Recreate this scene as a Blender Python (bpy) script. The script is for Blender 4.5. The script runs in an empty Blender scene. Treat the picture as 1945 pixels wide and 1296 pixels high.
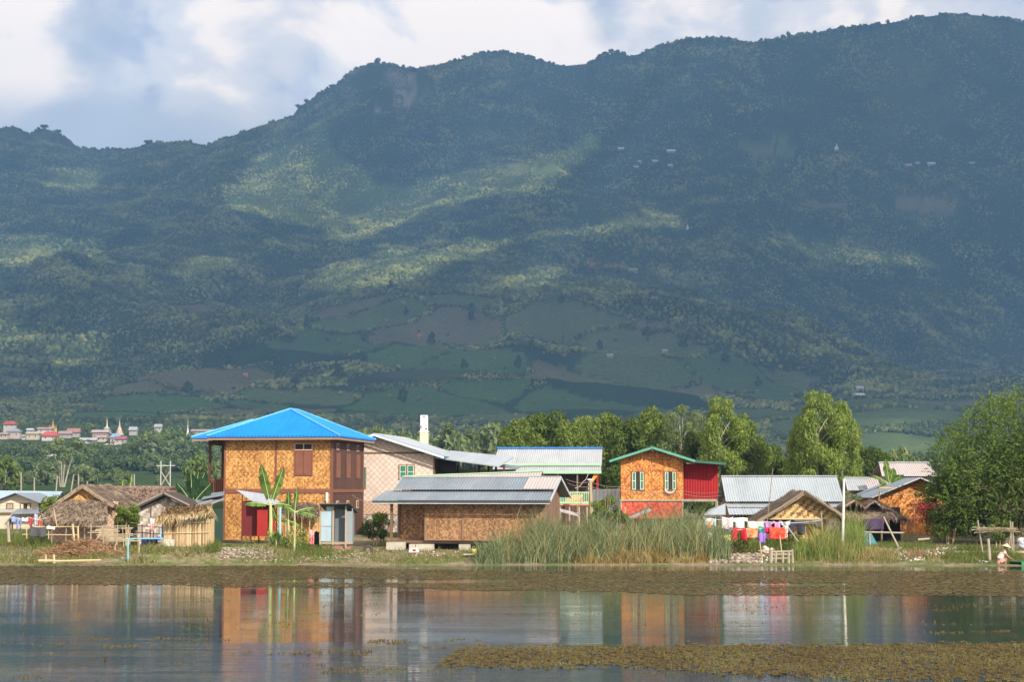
import bpy, bmesh, math, random
import numpy as np
from mathutils import Vector, Matrix
R = math.radians
SC = bpy.context.scene
COL = SC.collection
rnd = random.Random(7)
rng = np.random.default_rng(11)

# ---------------- camera ----------------
FPX, CX, CY, CH = 3400.0, 972.5, 648.0, 3.87
PITCH = math.atan((930.0 - CY) / FPX)
cam = bpy.data.cameras.new("camera"); camo = bpy.data.objects.new("camera", cam)
COL.objects.link(camo); SC.camera = camo
camo.location = (0, 0, CH); camo.rotation_euler = (R(90) + PITCH, 0, 0)
cam.sensor_width = 36; cam.lens = 36 * FPX / 1945; cam.clip_start = 0.5; cam.clip_end = 30000

# ---------------- sun, sky, exposure ----------------
SUN_AZ, SUN_EL = R(36), R(33)          # to the right of the viewer's back
SDIR = Vector((math.sin(SUN_AZ) * math.cos(SUN_EL), -math.cos(SUN_AZ) * math.cos(SUN_EL), math.sin(SUN_EL)))
sun = bpy.data.lights.new("sun", 'SUN'); suno = bpy.data.objects.new("sun", sun); COL.objects.link(suno)
sun.energy = 5.0; sun.angle = R(0.53); sun.color = (1.0, 0.93, 0.82)
suno.rotation_euler = SDIR.to_track_quat('Z', 'Y').to_euler()
W = bpy.data.worlds.new("World"); SC.world = W; W.use_nodes = True
def world():
    nt = W.node_tree; nt.nodes.clear(); N = nt.nodes.new; L = nt.links.new
    out = N('ShaderNodeOutputWorld'); bg = N('ShaderNodeBackground'); bg.inputs[1].default_value = 0.092
    sky = N('ShaderNodeTexSky'); sky.sky_type = 'NISHITA'; sky.sun_disc = False
    sky.sun_elevation = SUN_EL; sky.sun_rotation = math.pi - SUN_AZ; sky.altitude = 900; sky.air_density = 1.0
    tc = N('ShaderNodeTexCoord'); mp = N('ShaderNodeMapping'); mp.inputs['Scale'].default_value = (1, 1, 1.5)
    mp.inputs['Location'].default_value = (0.31, 0.0, 0.02)
    L(tc.outputs['Generated'], mp.inputs[0])
    def noise(sc, det, rough, dist=0.0):
        n = N('ShaderNodeTexNoise'); n.inputs['Scale'].default_value = sc; n.inputs['Detail'].default_value = det
        n.inputs['Roughness'].default_value = rough; n.inputs['Distortion'].default_value = dist
        L(mp.outputs[0], n.inputs['Vector']); return n
    def ramp(src, pts, interp='EASE'):
        r = N('ShaderNodeValToRGB'); r.color_ramp.interpolation = interp
        while len(r.color_ramp.elements) < len(pts): r.color_ramp.elements.new(0.5)
        for e, (p, c) in zip(r.color_ramp.elements, pts): e.position = p; e.color = (*c, 1)
        L(src, r.inputs[0]); return r
    def mix(f, a, b):
        m = N('ShaderNodeMix'); m.data_type = 'RGBA'
        L(f, m.inputs[0])
        for s, i in ((a, 6), (b, 7)):
            if isinstance(s, tuple): m.inputs[i].default_value = (*s, 1)
            else: L(s, m.inputs[i])
        return m.outputs[2]
    n1 = noise(7.5, 10, 0.50, 0.25); n2 = noise(15.0, 9, 0.52, 0.3); n3 = noise(2.6, 4, 0.45)
    cover = ramp(n1.outputs['Fac'], [(0.31, (0,0,0)), (0.48, (1,1,1))])
    tone = ramp(n2.outputs['Fac'], [(0.30, (7.0,7.6,9.2)), (0.44, (12.2,11.5,11.1)), (0.56, (18.0,15.3,12.8))])
    sep = N('ShaderNodeSeparateXYZ'); L(tc.outputs['Generated'], sep.inputs[0])
    # more and brighter cloud with height, blue haze near the ridge
    hr = ramp(sep.outputs[2], [(0.14, (0,0,0)), (0.23, (1,1,1))])
    base = mix(hr.outputs[0], (7.0,7.8,8.8), (7.8,8.2,8.9))
    deep = mix(ramp(n3.outputs['Fac'], [(0.40, (0,0,0)), (0.66, (1,1,1))]).outputs[0], base, sky.outputs[0])
    lowc = ramp(sep.outputs[2], [(0.192, (.12,.12,.12)), (0.222, (1,1,1))])
    cv = N('ShaderNodeMath'); cv.operation = 'MULTIPLY'; L(cover.outputs[0], cv.inputs[0]); L(lowc.outputs[0], cv.inputs[1])
    col = mix(cv.outputs[0], deep, tone.outputs[0])
    L(col, bg.inputs[0]); L(bg.outputs[0], out.inputs[0])
world()
SC.view_settings.view_transform = 'Standard'; SC.view_settings.look = 'None'
SC.view_settings.exposure = 0.36; SC.view_settings.gamma = 1; SC.view_settings.use_curve_mapping = False
SC.cycles.use_denoising = True; SC.cycles.max_bounces = 5; SC.cycles.diffuse_bounces = 2
SC.cycles.glossy_bounces = 3; SC.cycles.transparent_max_bounces = 6; SC.cycles.volume_bounces = 0

# ---------------- picture <-> place ----------------
cp, sp = math.cos(PITCH), math.sin(PITCH)
def at(px, py, d):
    """point at depth d (metres along +Y) seen at photo pixel (px, py)"""
    u, v = px - CX, CY - py
    t = d / (FPX * cp - v * sp)
    return Vector((u * t, d, CH + t * (FPX * sp + v * cp)))
def PX(px, d): return at(px, 930, d).x
def PZ(py, d): return at(CX, py, d).z
def pix(x, y, z):
    zc = z - CH; f = y * cp + zc * sp; v = -y * sp + zc * cp
    return CX + FPX * x / f, CY - FPX * v / f

# ---------------- numpy noise ----------------
def _h(i, j, s): 
    n = (i * 374761393 + j * 668265263 + s * 974711) & 0x7fffffff
    n = ((n ^ (n >> 13)) * 1274126177) & 0x7fffffff
    return ((n ^ (n >> 16)) & 0xffff) / 65535.0
def vnoise(x, y, s=0):
    x = np.asarray(x, float); y = np.asarray(y, float)
    i = np.floor(x).astype(np.int64); j = np.floor(y).astype(np.int64); f = x - i; g = y - j
    f = f * f * (3 - 2 * f); g = g * g * (3 - 2 * g)
    return (_h(i, j, s) * (1 - f) + _h(i + 1, j, s) * f) * (1 - g) + (_h(i, j + 1, s) * (1 - f) + _h(i + 1, j + 1, s) * f) * g
def fbm(x, y, s=0, o=4, ridged=False):
    t = 0.0; a = 0.5; q = 0.0
    for k in range(o):
        n = vnoise(x, y, s + k * 17)
        if ridged: n = 1 - np.abs(2 * n - 1)
        t = t + a * n; q += a; a *= 0.5; x = x * 2.03 + 3.7; y = y * 2.03 + 1.3
    return t / q
def sstep(a, b, x):
    t = np.clip((x - a) / (b - a), 0, 1); return t * t * (3 - 2 * t)

# ---------------- naming helpers ----------------
def tag(o, label=None, cat=None, group=None, kind=None):
    if label: o['label'] = label
    if cat: o['category'] = cat
    if group: o['group'] = group
    if kind: o['kind'] = kind
    return o
def mesh_obj(name, verts, faces, mat, parent=None, smooth=False):
    me = bpy.data.meshes.new(name)
    if isinstance(verts, np.ndarray):
        nv = len(verts); me.vertices.add(nv); me.vertices.foreach_set('co', verts.astype(np.float32).ravel())
        k = faces.shape[1]; nf = len(faces)
        me.loops.add(nf * k); me.loops.foreach_set('vertex_index', faces.astype(np.int32).ravel())
        me.polygons.add(nf); me.polygons.foreach_set('loop_start', np.arange(0, nf * k, k, dtype=np.int32))
        me.update(calc_edges=True)
    else:
        me.from_pydata([tuple(v) for v in verts], [], faces); me.update()
    if smooth: me.polygons.foreach_set('use_smooth', np.ones(len(me.polygons), dtype=bool))
    if mat: me.materials.append(mat)
    o = bpy.data.objects.new(name, me); COL.objects.link(o)
    if parent: o.parent = parent
    return o
def thing(name, label, cat, loc=(0, 0, 0), rz=0, group=None):
    o = bpy.data.objects.new(name, None); COL.objects.link(o); o.empty_display_size = 0.3
    o.location = loc; o.rotation_euler = (0, 0, rz); tag(o, label, cat, group); return o
def copy_tree(o, parent=None):
    c = o.copy(); COL.objects.link(c); c.parent = parent
    if parent is not None: c.matrix_parent_inverse = o.matrix_parent_inverse
    for ch in list(KIDS.get(o.name, ())) or [k for k in o.children]: copy_tree(ch, c)
    return c
KIDS = {}
class MB:
    """collects boxes, bars, sheets into one mesh"""
    def __init__(s): s.v = []; s.f = []; s.mk = []
    def add(s, vs, fs):
        n = len(s.v); s.v += [tuple(v) for v in vs]; s.f += [tuple(i + n for i in f) for f in fs]; return s
    def box(s, x0, x1, y0, y1, z0, z1):
        return s.add([(x0,y0,z0),(x1,y0,z0),(x1,y1,z0),(x0,y1,z0),(x0,y0,z1),(x1,y0,z1),(x1,y1,z1),(x0,y1,z1)],
                     [(0,3,2,1),(4,5,6,7),(0,1,5,4),(1,2,6,5),(2,3,7,6),(3,0,4,7)])
    def prism(s, poly, y0, y1):
        """poly of (x,z), extruded along y"""
        n = len(poly); vs = [(x, y0, z) for x, z in poly] + [(x, y1, z) for x, z in poly]
        return s.add(vs, [tuple(range(n)), tuple(range(2*n-1, n-1, -1))] + [(i, n+i, n+(i+1) % n, (i+1) % n) for i in range(n)])
    def slab(s, a, b, c, d, t):
        """quad a,b,c,d with thickness t downwards along its normal"""
        a, b, c, d = map(Vector, (a, b, c, d)); n = (b - a).cross(d - a).normalized()
        if n.z < 0: n = -n
        lo = [p - n * t for p in (a, b, c, d)]
        return s.add([a, b, c, d] + lo, [(0,1,2,3),(7,6,5,4),(0,4,5,1),(1,5,6,2),(2,6,7,3),(3,7,4,0)])
    def tube(s, pts, r, n=6, r1=None):
        pts = [Vector(p) for p in pts]; rings = []; base = len(s.v); m = len(pts)
        r1 = r if r1 is None else r1
        for i, p in enumerate(pts):
            t = (pts[min(i+1, m-1)] - pts[max(i-1, 0)]).normalized()
            a = t.cross(Vector((0, 0, 1)) if abs(t.z) < 0.9 else Vector((1, 0, 0))).normalized(); b = t.cross(a)
            rr = r + (r1 - r) * i / max(1, m - 1)
            s.v += [tuple(p + (a * math.cos(2*math.pi*k/n) + b * math.sin(2*math.pi*k/n)) * rr) for k in range(n)]
        for i in range(m - 1):
            for k in range(n):
                s.f.append((base+i*n+k, base+i*n+(k+1) % n, base+(i+1)*n+(k+1) % n, base+(i+1)*n+k))
        s.f.append(tuple(base + k for k in range(n))[::-1]); s.f.append(tuple(base + (m-1)*n + k for k in range(n)))
        return s
    def lathe(s, prof, n=16, c=(0, 0)):
        base = len(s.v)
        for r, z in prof: s.v += [(c[0] + r*math.cos(2*math.pi*k/n), c[1] + r*math.sin(2*math.pi*k/n), z) for k in range(n)]
        for i in range(len(prof) - 1):
            for k in range(n): s.f.append((base+i*n+k, base+i*n+(k+1) % n, base+(i+1)*n+(k+1) % n, base+(i+1)*n+k))
        s.f.append(tuple(base + k for k in range(n))[::-1]); s.f.append(tuple(base + (len(prof)-1)*n + k for k in range(n)))
        return s
    def corr(s, a, b, c, d, pitch=0.25, amp=0.03, t=0.015):
        """corrugated sheet: a-b is the upper edge (ridge), d-c the lower edge; waves run down the slope"""
        a, b, c, d = map(Vector, (a, b, c, d)); L_ = max((b - a).length, (c - d).length); pitch *= .62; amp *= .7; m = max(2, int(L_ / pitch) * 4)
        n = (b - a).cross(d - a).normalized()
        if n.z < 0: n = -n
        base = len(s.v)
        for i in range(m + 1):
            f = i / m; h = n * (amp * math.sin(2 * math.pi * i / 4 + 0.4))
            p, q = a.lerp(b, f) + h, d.lerp(c, f) + h
            s.v += [tuple(p), tuple(q), tuple(p - n * t), tuple(q - n * t)]
        for i in range(m):
            o = base + 4 * i
            s.f += [(o, o+1, o+5, o+4), (o+2, o+6, o+7, o+3), (o, o+4, o+6, o+2), (o+1, o+3, o+7, o+5)]
        s.f += [(base, base+2, base+3, base+1), (base+4*m, base+4*m+1, base+4*m+3, base+4*m+2)]
        return s
    def build(s, name, mat, parent=None, smooth=False):
        mk = sorted(set(s.mk)) if name in SPLIT else []
        if len(mk) < 2: return mesh_obj(name, s.v, s.f, mat, parent, smooth)
        fm = mk + [len(s.v)]; o = None
        for a, b in zip(fm[:-1], fm[1:]):
            fs = [tuple(i - a for i in f) for f in s.f if a <= f[0] < b]; q = mesh_obj(name, s.v[a:b], fs, mat, parent, smooth); o = o or q
        return o
SPLIT = {'post', 'porch_post', 'stilt', 'veranda_post', 'frame_post', 'side_wall', 'shutter', 'awning', 'bracket'}
def _marked(f):
    def g(s, *a, **k): s.mk.append(len(s.v)); return f(s, *a, **k)
    return g
for _n in ('add', 'tube', 'lathe', 'corr'): setattr(MB, _n, _marked(getattr(MB, _n)))
# ---------------- materials ----------------
class NT:
    def __init__(s, name):
        s.m = bpy.data.materials.new(name); s.m.use_nodes = True; s.t = s.m.node_tree; s.t.nodes.clear()
        s.out = s.n('ShaderNodeOutputMaterial')
    def n(s, t, **kw):
        x = s.t.nodes.new(t)
        for k, v in kw.items(): setattr(x, k, v)
        return x
    def set(s, sock, v):
        if isinstance(v, bpy.types.NodeSocket): s.t.links.new(v, sock)
        elif isinstance(v, (tuple, list)) and len(v) == 3 and sock.type == 'RGBA': sock.default_value = (*v, 1)
        else: sock.default_value = v
    def math(s, op, a, b=0.0, c=0.0):
        x = s.n('ShaderNodeMath', operation=op)
        for i, v in enumerate((a, b, c)): s.set(x.inputs[i], v)
        return x.outputs[0]
    def mix(s, f, a, b, mode='MIX'):
        x = s.n('ShaderNodeMix', data_type='RGBA', blend_type=mode); s.set(x.inputs[0], f); s.set(x.inputs[6], a); s.set(x.inputs[7], b); return x.outputs[2]
    def coord(s, scale=(1, 1, 1), which='Object', rot=(0, 0, 0)):
        tc = s.n('ShaderNodeTexCoord'); mp = s.n('ShaderNodeMapping'); mp.inputs['Scale'].default_value = scale
        mp.inputs['Rotation'].default_value = rot
        s.t.links.new(tc.outputs[which], mp.inputs[0]); return mp.outputs[0]
    def noise(s, vec, scale=1.0, det=3, rough=0.5, out='Fac', dist=0.0):
        x = s.n('ShaderNodeTexNoise'); s.set(x.inputs['Vector'], vec); x.inputs['Scale'].default_value = scale
        x.inputs['Detail'].default_value = det; x.inputs['Roughness'].default_value = rough; x.inputs['Distortion'].default_value = dist; return x.outputs[out]
    def white(s, vec):
        x = s.n('ShaderNodeTexWhiteNoise'); s.set(x.inputs[0], vec); return x.outputs['Value']
    def ramp(s, f, pts, interp='LINEAR'):
        r = s.n('ShaderNodeValToRGB'); r.color_ramp.interpolation = interp
        while len(r.color_ramp.elements) < len(pts): r.color_ramp.elements.new(0.5)
        for e, (p, c) in zip(r.color_ramp.elements, pts):
            e.position = p; e.color = (*c, 1) if isinstance(c, tuple) else (c, c, c, 1)
        s.set(r.inputs[0], f); return r.outputs[0]
    def island(s): return s.n('ShaderNodeNewGeometry').outputs['Random Per Island']
    def bump(s, h, dist=0.02, strength=0.6):
        b = s.n('ShaderNodeBump'); s.set(b.inputs['Height'], h); b.inputs['Distance'].default_value = dist; b.inputs['Strength'].default_value = strength; return b.outputs[0]
    def bsdf(s, col, rough=0.8, metal=0.0, normal=None, spec=0.5, **kw):
        p = s.n('ShaderNodeBsdfPrincipled'); s.set(p.inputs['Base Color'], col); s.set(p.inputs['Roughness'], rough)
        s.set(p.inputs['Metallic'], metal); s.set(p.inputs['Specular IOR Level'], spec)
        if normal is not None: s.set(p.inputs['Normal'], normal)
        for k, v in kw.items(): s.set(p.inputs[k], v)
        s.t.links.new(p.outputs[0], s.out.inputs[0]); return s.m
M = {}
def mat(f):
    def g(*a):
        k = (f.__name__,) + a
        if k not in M: M[k] = f(*a)
        return M[k]
    return g
def vmul(c, k): return tuple(x * k for x in c)
@mat
def plain(name, col, rough=0.75, metal=0.0, var=0.25):
    t = NT(name); c = t.coord(); n = t.noise(c, 1.7, 5, 0.6); n2 = t.noise(c, 14, 3, 0.6)
    f = t.math('ADD', t.math('MULTIPLY', n, 0.7), t.math('MULTIPLY', n2, 0.3))
    return t.bsdf(t.ramp(f, [(0.25, vmul(col, 1 - var)), (0.75, vmul(col, 1 + var * .6))]), rough, metal)
@mat
def leaf(name, dark, light, trans=0.25):
    t = NT(name); c = t.coord(which='Object'); n = t.noise(c, 0.8, 3, 0.6)
    f = t.math('ADD', t.math('MULTIPLY', t.island(), 0.6), t.math('MULTIPLY', n, 0.5))
    col = t.ramp(f, [(0.15, dark), (0.85, light)])
    d = t.n('ShaderNodeBsdfDiffuse'); t.set(d.inputs[0], col)
    tr = t.n('ShaderNodeBsdfTranslucent'); t.set(tr.inputs[0], t.mix(1.0, col, (1.0, 1.0, 0.45), 'MULTIPLY'))
    m = t.n('ShaderNodeMixShader'); m.inputs[0].default_value = trans
    t.t.links.new(d.outputs[0], m.inputs[1]); t.t.links.new(tr.outputs[0], m.inputs[2]); t.t.links.new(m.outputs[0], t.out.inputs[0]); return t.m
@mat
def weave(name, c_lo, c_mid, c_hi, cell=0.085, per=8, contrast=0.5, stain=0.5):
    """woven bamboo matting: twill steps that turn into nested diamonds, every strip its own shade"""
    t = NT(name); tc = t.n('ShaderNodeTexCoord'); sep = t.n('ShaderNodeSeparateXYZ'); t.t.links.new(tc.outputs['Object'], sep.inputs[0])
    h = t.math('DIVIDE', t.math('ADD', sep.outputs[0], sep.outputs[1]), cell); v = t.math('DIVIDE', sep.outputs[2], cell)
    hi, vi = t.math('FLOOR', h), t.math('FLOOR', v)
    dx = t.math('PINGPONG', hi, per); dz = t.math('PINGPONG', vi, per)
    tw = t.math('MODULO', t.math('ADD', dx, dz), 4.0)
    step = t.math('LESS_THAN', tw, 1.9)
    # strip-wise shade: long horizontal strips where step, vertical where not
    cmb = t.n('ShaderNodeCombineXYZ')
    t.set(cmb.inputs[0], t.math('MULTIPLY', hi, t.math('SUBTRACT', 1.0, t.math('MULTIPLY', step, 0.75))))
    t.set(cmb.inputs[1], t.math('MULTIPLY', vi, t.math('ADD', 0.25, t.math('MULTIPLY', step, 0.75)))); t.set(cmb.inputs[2], step)
    fl = t.n('ShaderNodeVectorMath', operation='FLOOR'); t.set(fl.inputs[0], cmb.outputs[0])
    w = t.white(fl.outputs[0])
    c = t.coord(); big = t.noise(c, 0.9, 4, 0.6); sm = t.noise(c, 5.0, 3, 0.65)
    f = t.math('ADD', t.math('MULTIPLY', w, 0.42), t.math('MULTIPLY', t.math('SUBTRACT', 1.0, step), contrast * 0.4))
    f = t.math('ADD', f, t.math('MULTIPLY', t.math('SUBTRACT', sm, 0.5), 1.0))
    f = t.math('ADD', f, t.math('MULTIPLY', t.math('SUBTRACT', big, 0.5), stain))
    col = t.ramp(f, [(0.05, c_hi), (0.38, c_mid), (0.78, c_lo)])
    return t.bsdf(col, 0.7, 0, t.bump(f, 0.02, 0.5))
@mat
def lattice(name, base, line, cell=0.33, stain=0.25):
    """pale mat with thin darker strips crossing as diamonds"""
    t = NT(name); tc = t.n('ShaderNodeTexCoord'); sep = t.n('ShaderNodeSeparateXYZ'); t.t.links.new(tc.outputs['Object'], sep.inputs[0])
    x = t.math('ADD', sep.outputs[0], sep.outputs[1]); z = sep.outputs[2]
    c = t.coord(); wob = t.math('MULTIPLY', t.noise(c, 6, 2), 0.06)
    a = t.math('ADD', t.math('ADD', x, z), wob); b = t.math('ADD', t.math('SUBTRACT', x, z), wob)
    la = t.math('GREATER_THAN', t.math('ABSOLUTE', t.math('SUBTRACT', t.math('FRACT', t.math('DIVIDE', a, cell)), 0.5)), 0.43)
    lb = t.math('GREATER_THAN', t.math('ABSOLUTE', t.math('SUBTRACT', t.math('FRACT', t.math('DIVIDE', b, cell)), 0.5)), 0.43)
    ln = t.math('MULTIPLY', t.math('MAXIMUM', la, lb), t.math('ADD', 0.35, t.math('MULTIPLY', t.noise(c, 9, 3, .7), 0.9)))
    n = t.noise(c, 1.1, 5, 0.65)
    cb = t.ramp(n, [(0.3, vmul(base, 1 - stain)), (0.7, base)])
    return t.bsdf(t.mix(t.math('MINIMUM', ln, 0.9), cb, line), 0.8)
@mat
def corrmat(name, col, rough=0.45, metal=0.6, rust=0.15, rustcol=(0.22, 0.12, 0.07)):
    t = NT(name); c = t.coord(); n = t.noise(c, 0.8, 6, 0.65); st = t.noise(t.coord((3.0, 0.3, 0.3)), 2.0, 4, 0.6); fine = t.noise(c, 18, 2, 0.5)
    sheet = t.white(t.n('ShaderNodeCombineXYZ').outputs[0])
    tc = t.n('ShaderNodeTexCoord'); sep = t.n('ShaderNodeSeparateXYZ'); t.t.links.new(tc.outputs['Object'], sep.inputs[0])
    cmb = t.n('ShaderNodeCombineXYZ'); t.set(cmb.inputs[0], t.math('FLOOR', t.math('DIVIDE', sep.outputs[0], 0.83)))
    t.set(cmb.inputs[1], 3.0); sh = t.white(cmb.outputs[0])
    f = t.math('ADD', t.math('MULTIPLY', n, 0.5), t.math('MULTIPLY', st, 0.35)); f = t.math('ADD', f, t.math('MULTIPLY', sh, 0.15))
    base = t.ramp(f, [(0.3, vmul(col, 0.78)), (0.7, vmul(col, 1.12))])
    rf = t.ramp(t.math('ADD', t.math('MULTIPLY', n, 0.6), t.math('MULTIPLY', st, 0.4)), [(0.52, 0.0), (0.72, rust)])
    return t.bsdf(t.mix(rf, base, rustcol), t.math('ADD', rough, t.math('MULTIPLY', n, 0.2)), metal, t.bump(fine, 0.004, 0.3))
@mat
def planks(name, col, w=0.16, axis=0, var=0.35):
    """boards; axis 0: vertical boards, axis 2: horizontal boards"""
    t = NT(name); tc = t.n('ShaderNodeTexCoord'); sep = t.n('ShaderNodeSeparateXYZ'); t.t.links.new(tc.outputs['Object'], sep.inputs[0])
    x = t.math('ADD', sep.outputs[0], sep.outputs[1]) if axis == 0 else sep.outputs[2]
    d = t.math('DIVIDE', x, w); cmb = t.n('ShaderNodeCombineXYZ'); t.set(cmb.inputs[0], t.math('FLOOR', d)); wn = t.white(cmb.outputs[0])
    gap = t.math('LESS_THAN', t.math('FRACT', d), 0.1)
    g = t.noise(t.coord((9, 9, 1) if axis == 0 else (1, 1, 9)), 2.2, 5, 0.65)
    f = t.math('ADD', t.math('MULTIPLY', wn, 0.45), t.math('MULTIPLY', g, 0.6))
    cc = t.ramp(f, [(0.2, vmul(col, 1 - var)), (0.85, vmul(col, 1 + var))])
    return t.bsdf(t.mix(t.math('MULTIPLY', gap, 0.75), cc, vmul(col, 0.2)), 0.75, 0, t.bump(f, 0.01, 0.4))
@mat
def thatch(name, dark, light, dirv=0):
    t = NT(name); g = t.noise(t.coord((14, 14, 2.0) if dirv == 0 else (2.0, 14, 14)), 1.4, 5, 0.7); n = t.noise(t.coord(), 0.9, 4, 0.6)
    f = t.math('ADD', t.math('MULTIPLY', g, 0.55), t.math('MULTIPLY', n, 0.45)); f = t.math('ADD', f, t.math('MULTIPLY', t.math('SUBTRACT', t.island(), 0.5), 0.65))
    return t.bsdf(t.ramp(f, [(0.28, dark), (0.7, light)]), 0.95, 0, t.bump(g, 0.06, 1.0), 0.15)
# ---------------- terrain ----------------
def pl(pts):
    a = np.array(pts, float); return lambda x: np.interp(x, a[:, 0], a[:, 1])
SKY = pl([(-500,300),(-200,260),(0,236),(22,240),(40,250),(70,236),(100,246),(125,264),(145,278),(200,280),(240,278),(275,264),(310,268),(350,264),(385,273),(430,255),(480,235),(530,222),(552,212),(565,192),(600,172),(640,148),(670,122),(700,112),(740,113),(790,124),(850,108),(900,92),(950,88),(1000,95),(1060,115),(1115,112),(1150,95),(1175,89),(1205,97),(1260,75),(1310,63),(1380,61),(1440,68),(1500,58),(1560,50),(1620,40),(1700,31),(1760,19),(1810,13),(1870,15),(1920,19),(1945,25),(2450,60)])
ST = [(200, pl([(0,968),(1,968)])), (300, pl([(0,938),(1,938)])), (500, pl([(0,921),(1945,921)])), (700, pl([(380,893),(520,905)])),
 (900, pl([(-300,850),(0,847),(400,848),(520,893)])), (1050, pl([(-300,826),(0,822),(250,826),(420,832),(560,880)])),
 (1170, pl([(0,836),(420,842),(560,868),(1945,866)])), (1400, pl([(0,806),(420,806),(600,824),(1000,832),(1500,835),(1700,815),(1945,820)])),
 (1700, pl([(0,782),(600,786),(1000,792),(1300,795),(1500,790),(1700,770),(1945,780)])),
 (2200, pl([(-300,720),(0,722),(300,712),(600,705),(900,700),(1100,715),(1300,722),(1500,752),(1700,760),(1945,770)])),
 (2700, pl([(-300,590),(0,600),(300,640),(600,648),(900,640),(1100,612),(1250,600),(1400,632),(1600,705),(1800,745),(1945,755)])),
 (3000, pl([(-400,560),(-100,535),(0,522),(150,508),(260,520),(400,560),(560,600),(720,556),(850,562),(1000,578),(1100,540),(1180,518),(1260,526),(1350,555),(1500,616),(1640,676),(1800,738),(2100,750)])),
 (3180, pl([(-400,600),(0,562),(150,550),(400,575),(560,604),(720,574),(1000,592),(1180,580),(1350,615),(1500,670),(1640,715),(1800,748),(2100,755)])),
 (3650, pl([(-300,500),(0,500),(150,510),(300,492),(450,500),(600,520),(750,485),(900,500),(1050,520),(1200,528),(1350,575),(1500,632),(1700,700),(1945,720)])),
 (4100, pl([(-300,400),(0,392),(200,410),(400,395),(600,440),(760,410),(900,385),(1050,365),(1150,385),(1280,404),(1400,420),(1600,500),(1945,580)])),
 (4250, pl([(-300,400),(0,395),(200,415),(400,385),(600,415),(760,405),(900,370),(1050,352),(1150,372),(1280,398),(1400,392),(1600,430),(1945,480)])),
 (4600, pl([(-300,330),(0,318),(200,345),(400,325),(520,290),(620,240),(800,250),(1000,258),(1130,262),(1300,270),(1600,290),(1945,310)])),
 (5000, SKY), (5250, lambda x: SKY(x) + 55), (6600, lambda x: SKY(x) + 330)]
NC = 1041; cols = np.linspace(-1110, 3050, NC)
ds = [200.0]
while ds[-1] < 6600: ds.append(ds[-1] * 1.0088)
ds = np.array(ds); ds[np.argmin(abs(ds - 5000))] = 5000; NR = len(ds)
YS = np.array([f(cols) for _, f in ST]); DS = np.array([d for d, _ in ST], float)
ZS = CH + (930 - YS) * DS[:, None] / FPX
HZ = np.array([np.interp(ds, DS, ZS[:, k]) for k in range(NC)]).T
def blur(a, n, ax):
    for _ in range(n):
        p = np.pad(a, [(1,1) if i == ax else (0,0) for i in range(2)], mode='edge')
        a = (p[:-2] + 2*p[1:-1] + p[2:]) / 4 if ax == 0 else (p[:, :-2] + 2*p[:, 1:-1] + p[:, 2:]) / 4
    return a
hb = blur(blur(HZ, 14, 1), 5, 0); w = sstep(4500, 4900, ds)[:, None] * (1 - sstep(5050, 5300, ds))[:, None]
HZ = hb * (1 - w) + HZ * w
HX = (cols - CX)[None, :] * ds[:, None] / FPX; HY = np.repeat(ds[:, None], NC, 1)
wx = HX + 220 * fbm(HX / 500, HY / 500, 5) ; wy = HY + 220 * fbm(HX / 500, HY / 500, 9)
amp = sstep(1300, 2600, HY) * (1 - sstep(4650, 4990, HY)) * 120 + sstep(5000, 5400, HY) * 60
HZ = HZ + amp * (fbm(wx / 430, wy / 800, 21, 5, True) - 0.62)
HZ = HZ + (sstep(1200, 3000, HY) * 14 + sstep(350, 1200, HY) * 2.5) * (1 - 0.75 * sstep(4800, 5000, HY)) * (fbm(HX / 70, HY / 110, 31, 4) - 0.5)
def hill(x, y):
    c = (x * FPX / y + CX - cols[0]) / (cols[1] - cols[0]); r = np.interp(y, ds, np.arange(NR))
    c = np.clip(c, 0, NC - 1.001); r = np.clip(r, 0, NR - 1.001); i = r.astype(int); j = c.astype(int); f = r - i; g = c - j
    return (HZ[i, j]*(1-g) + HZ[i, j+1]*g)*(1-f) + (HZ[i+1, j]*(1-g) + HZ[i+1, j+1]*g)*f

# land cover in world coordinates: parcels by nearest site
def parcels(X, Y):
    """cell id by jittered grid, stretched along x"""
    u = X / 150 + 0.35 * fbm(X / 200, Y / 200, 41); v = Y / 190 + 0.5 * fbm(X / 170, Y / 170, 43)
    i0 = np.floor(u).astype(np.int64); j0 = np.floor(v).astype(np.int64); best = np.full(u.shape, 9.); b2 = best.copy(); idv = np.zeros(u.shape)
    for di in (-1, 0, 1):
        for dj in (-1, 0, 1):
            i, j = i0 + di, j0 + dj; d = np.hypot(u - i - _h(i, j, 3), v - j - _h(i, j, 4)); m = d < best
            b2 = np.where(m, best, np.minimum(b2, d)); idv = np.where(m, _h(i, j, 77), idv); best = np.minimum(best, d)
    return idv, b2 - best
def inpoly(px, py, poly, soft=0.0):
    """signed softness: 1 inside, 0 outside with a noisy edge done by the caller"""
    x = np.asarray(px, float); y = np.asarray(py, float); r = np.zeros(x.shape, bool); n = len(poly)
    for k in range(n):
        x1, y1 = poly[k]; x2, y2 = poly[(k + 1) % n]
        if y1 == y2: continue
        c = ((y1 > y) != (y2 > y)) & (x < (x2 - x1) * (y - y1) / (y2 - y1) + x1); r ^= c
    return r
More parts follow.
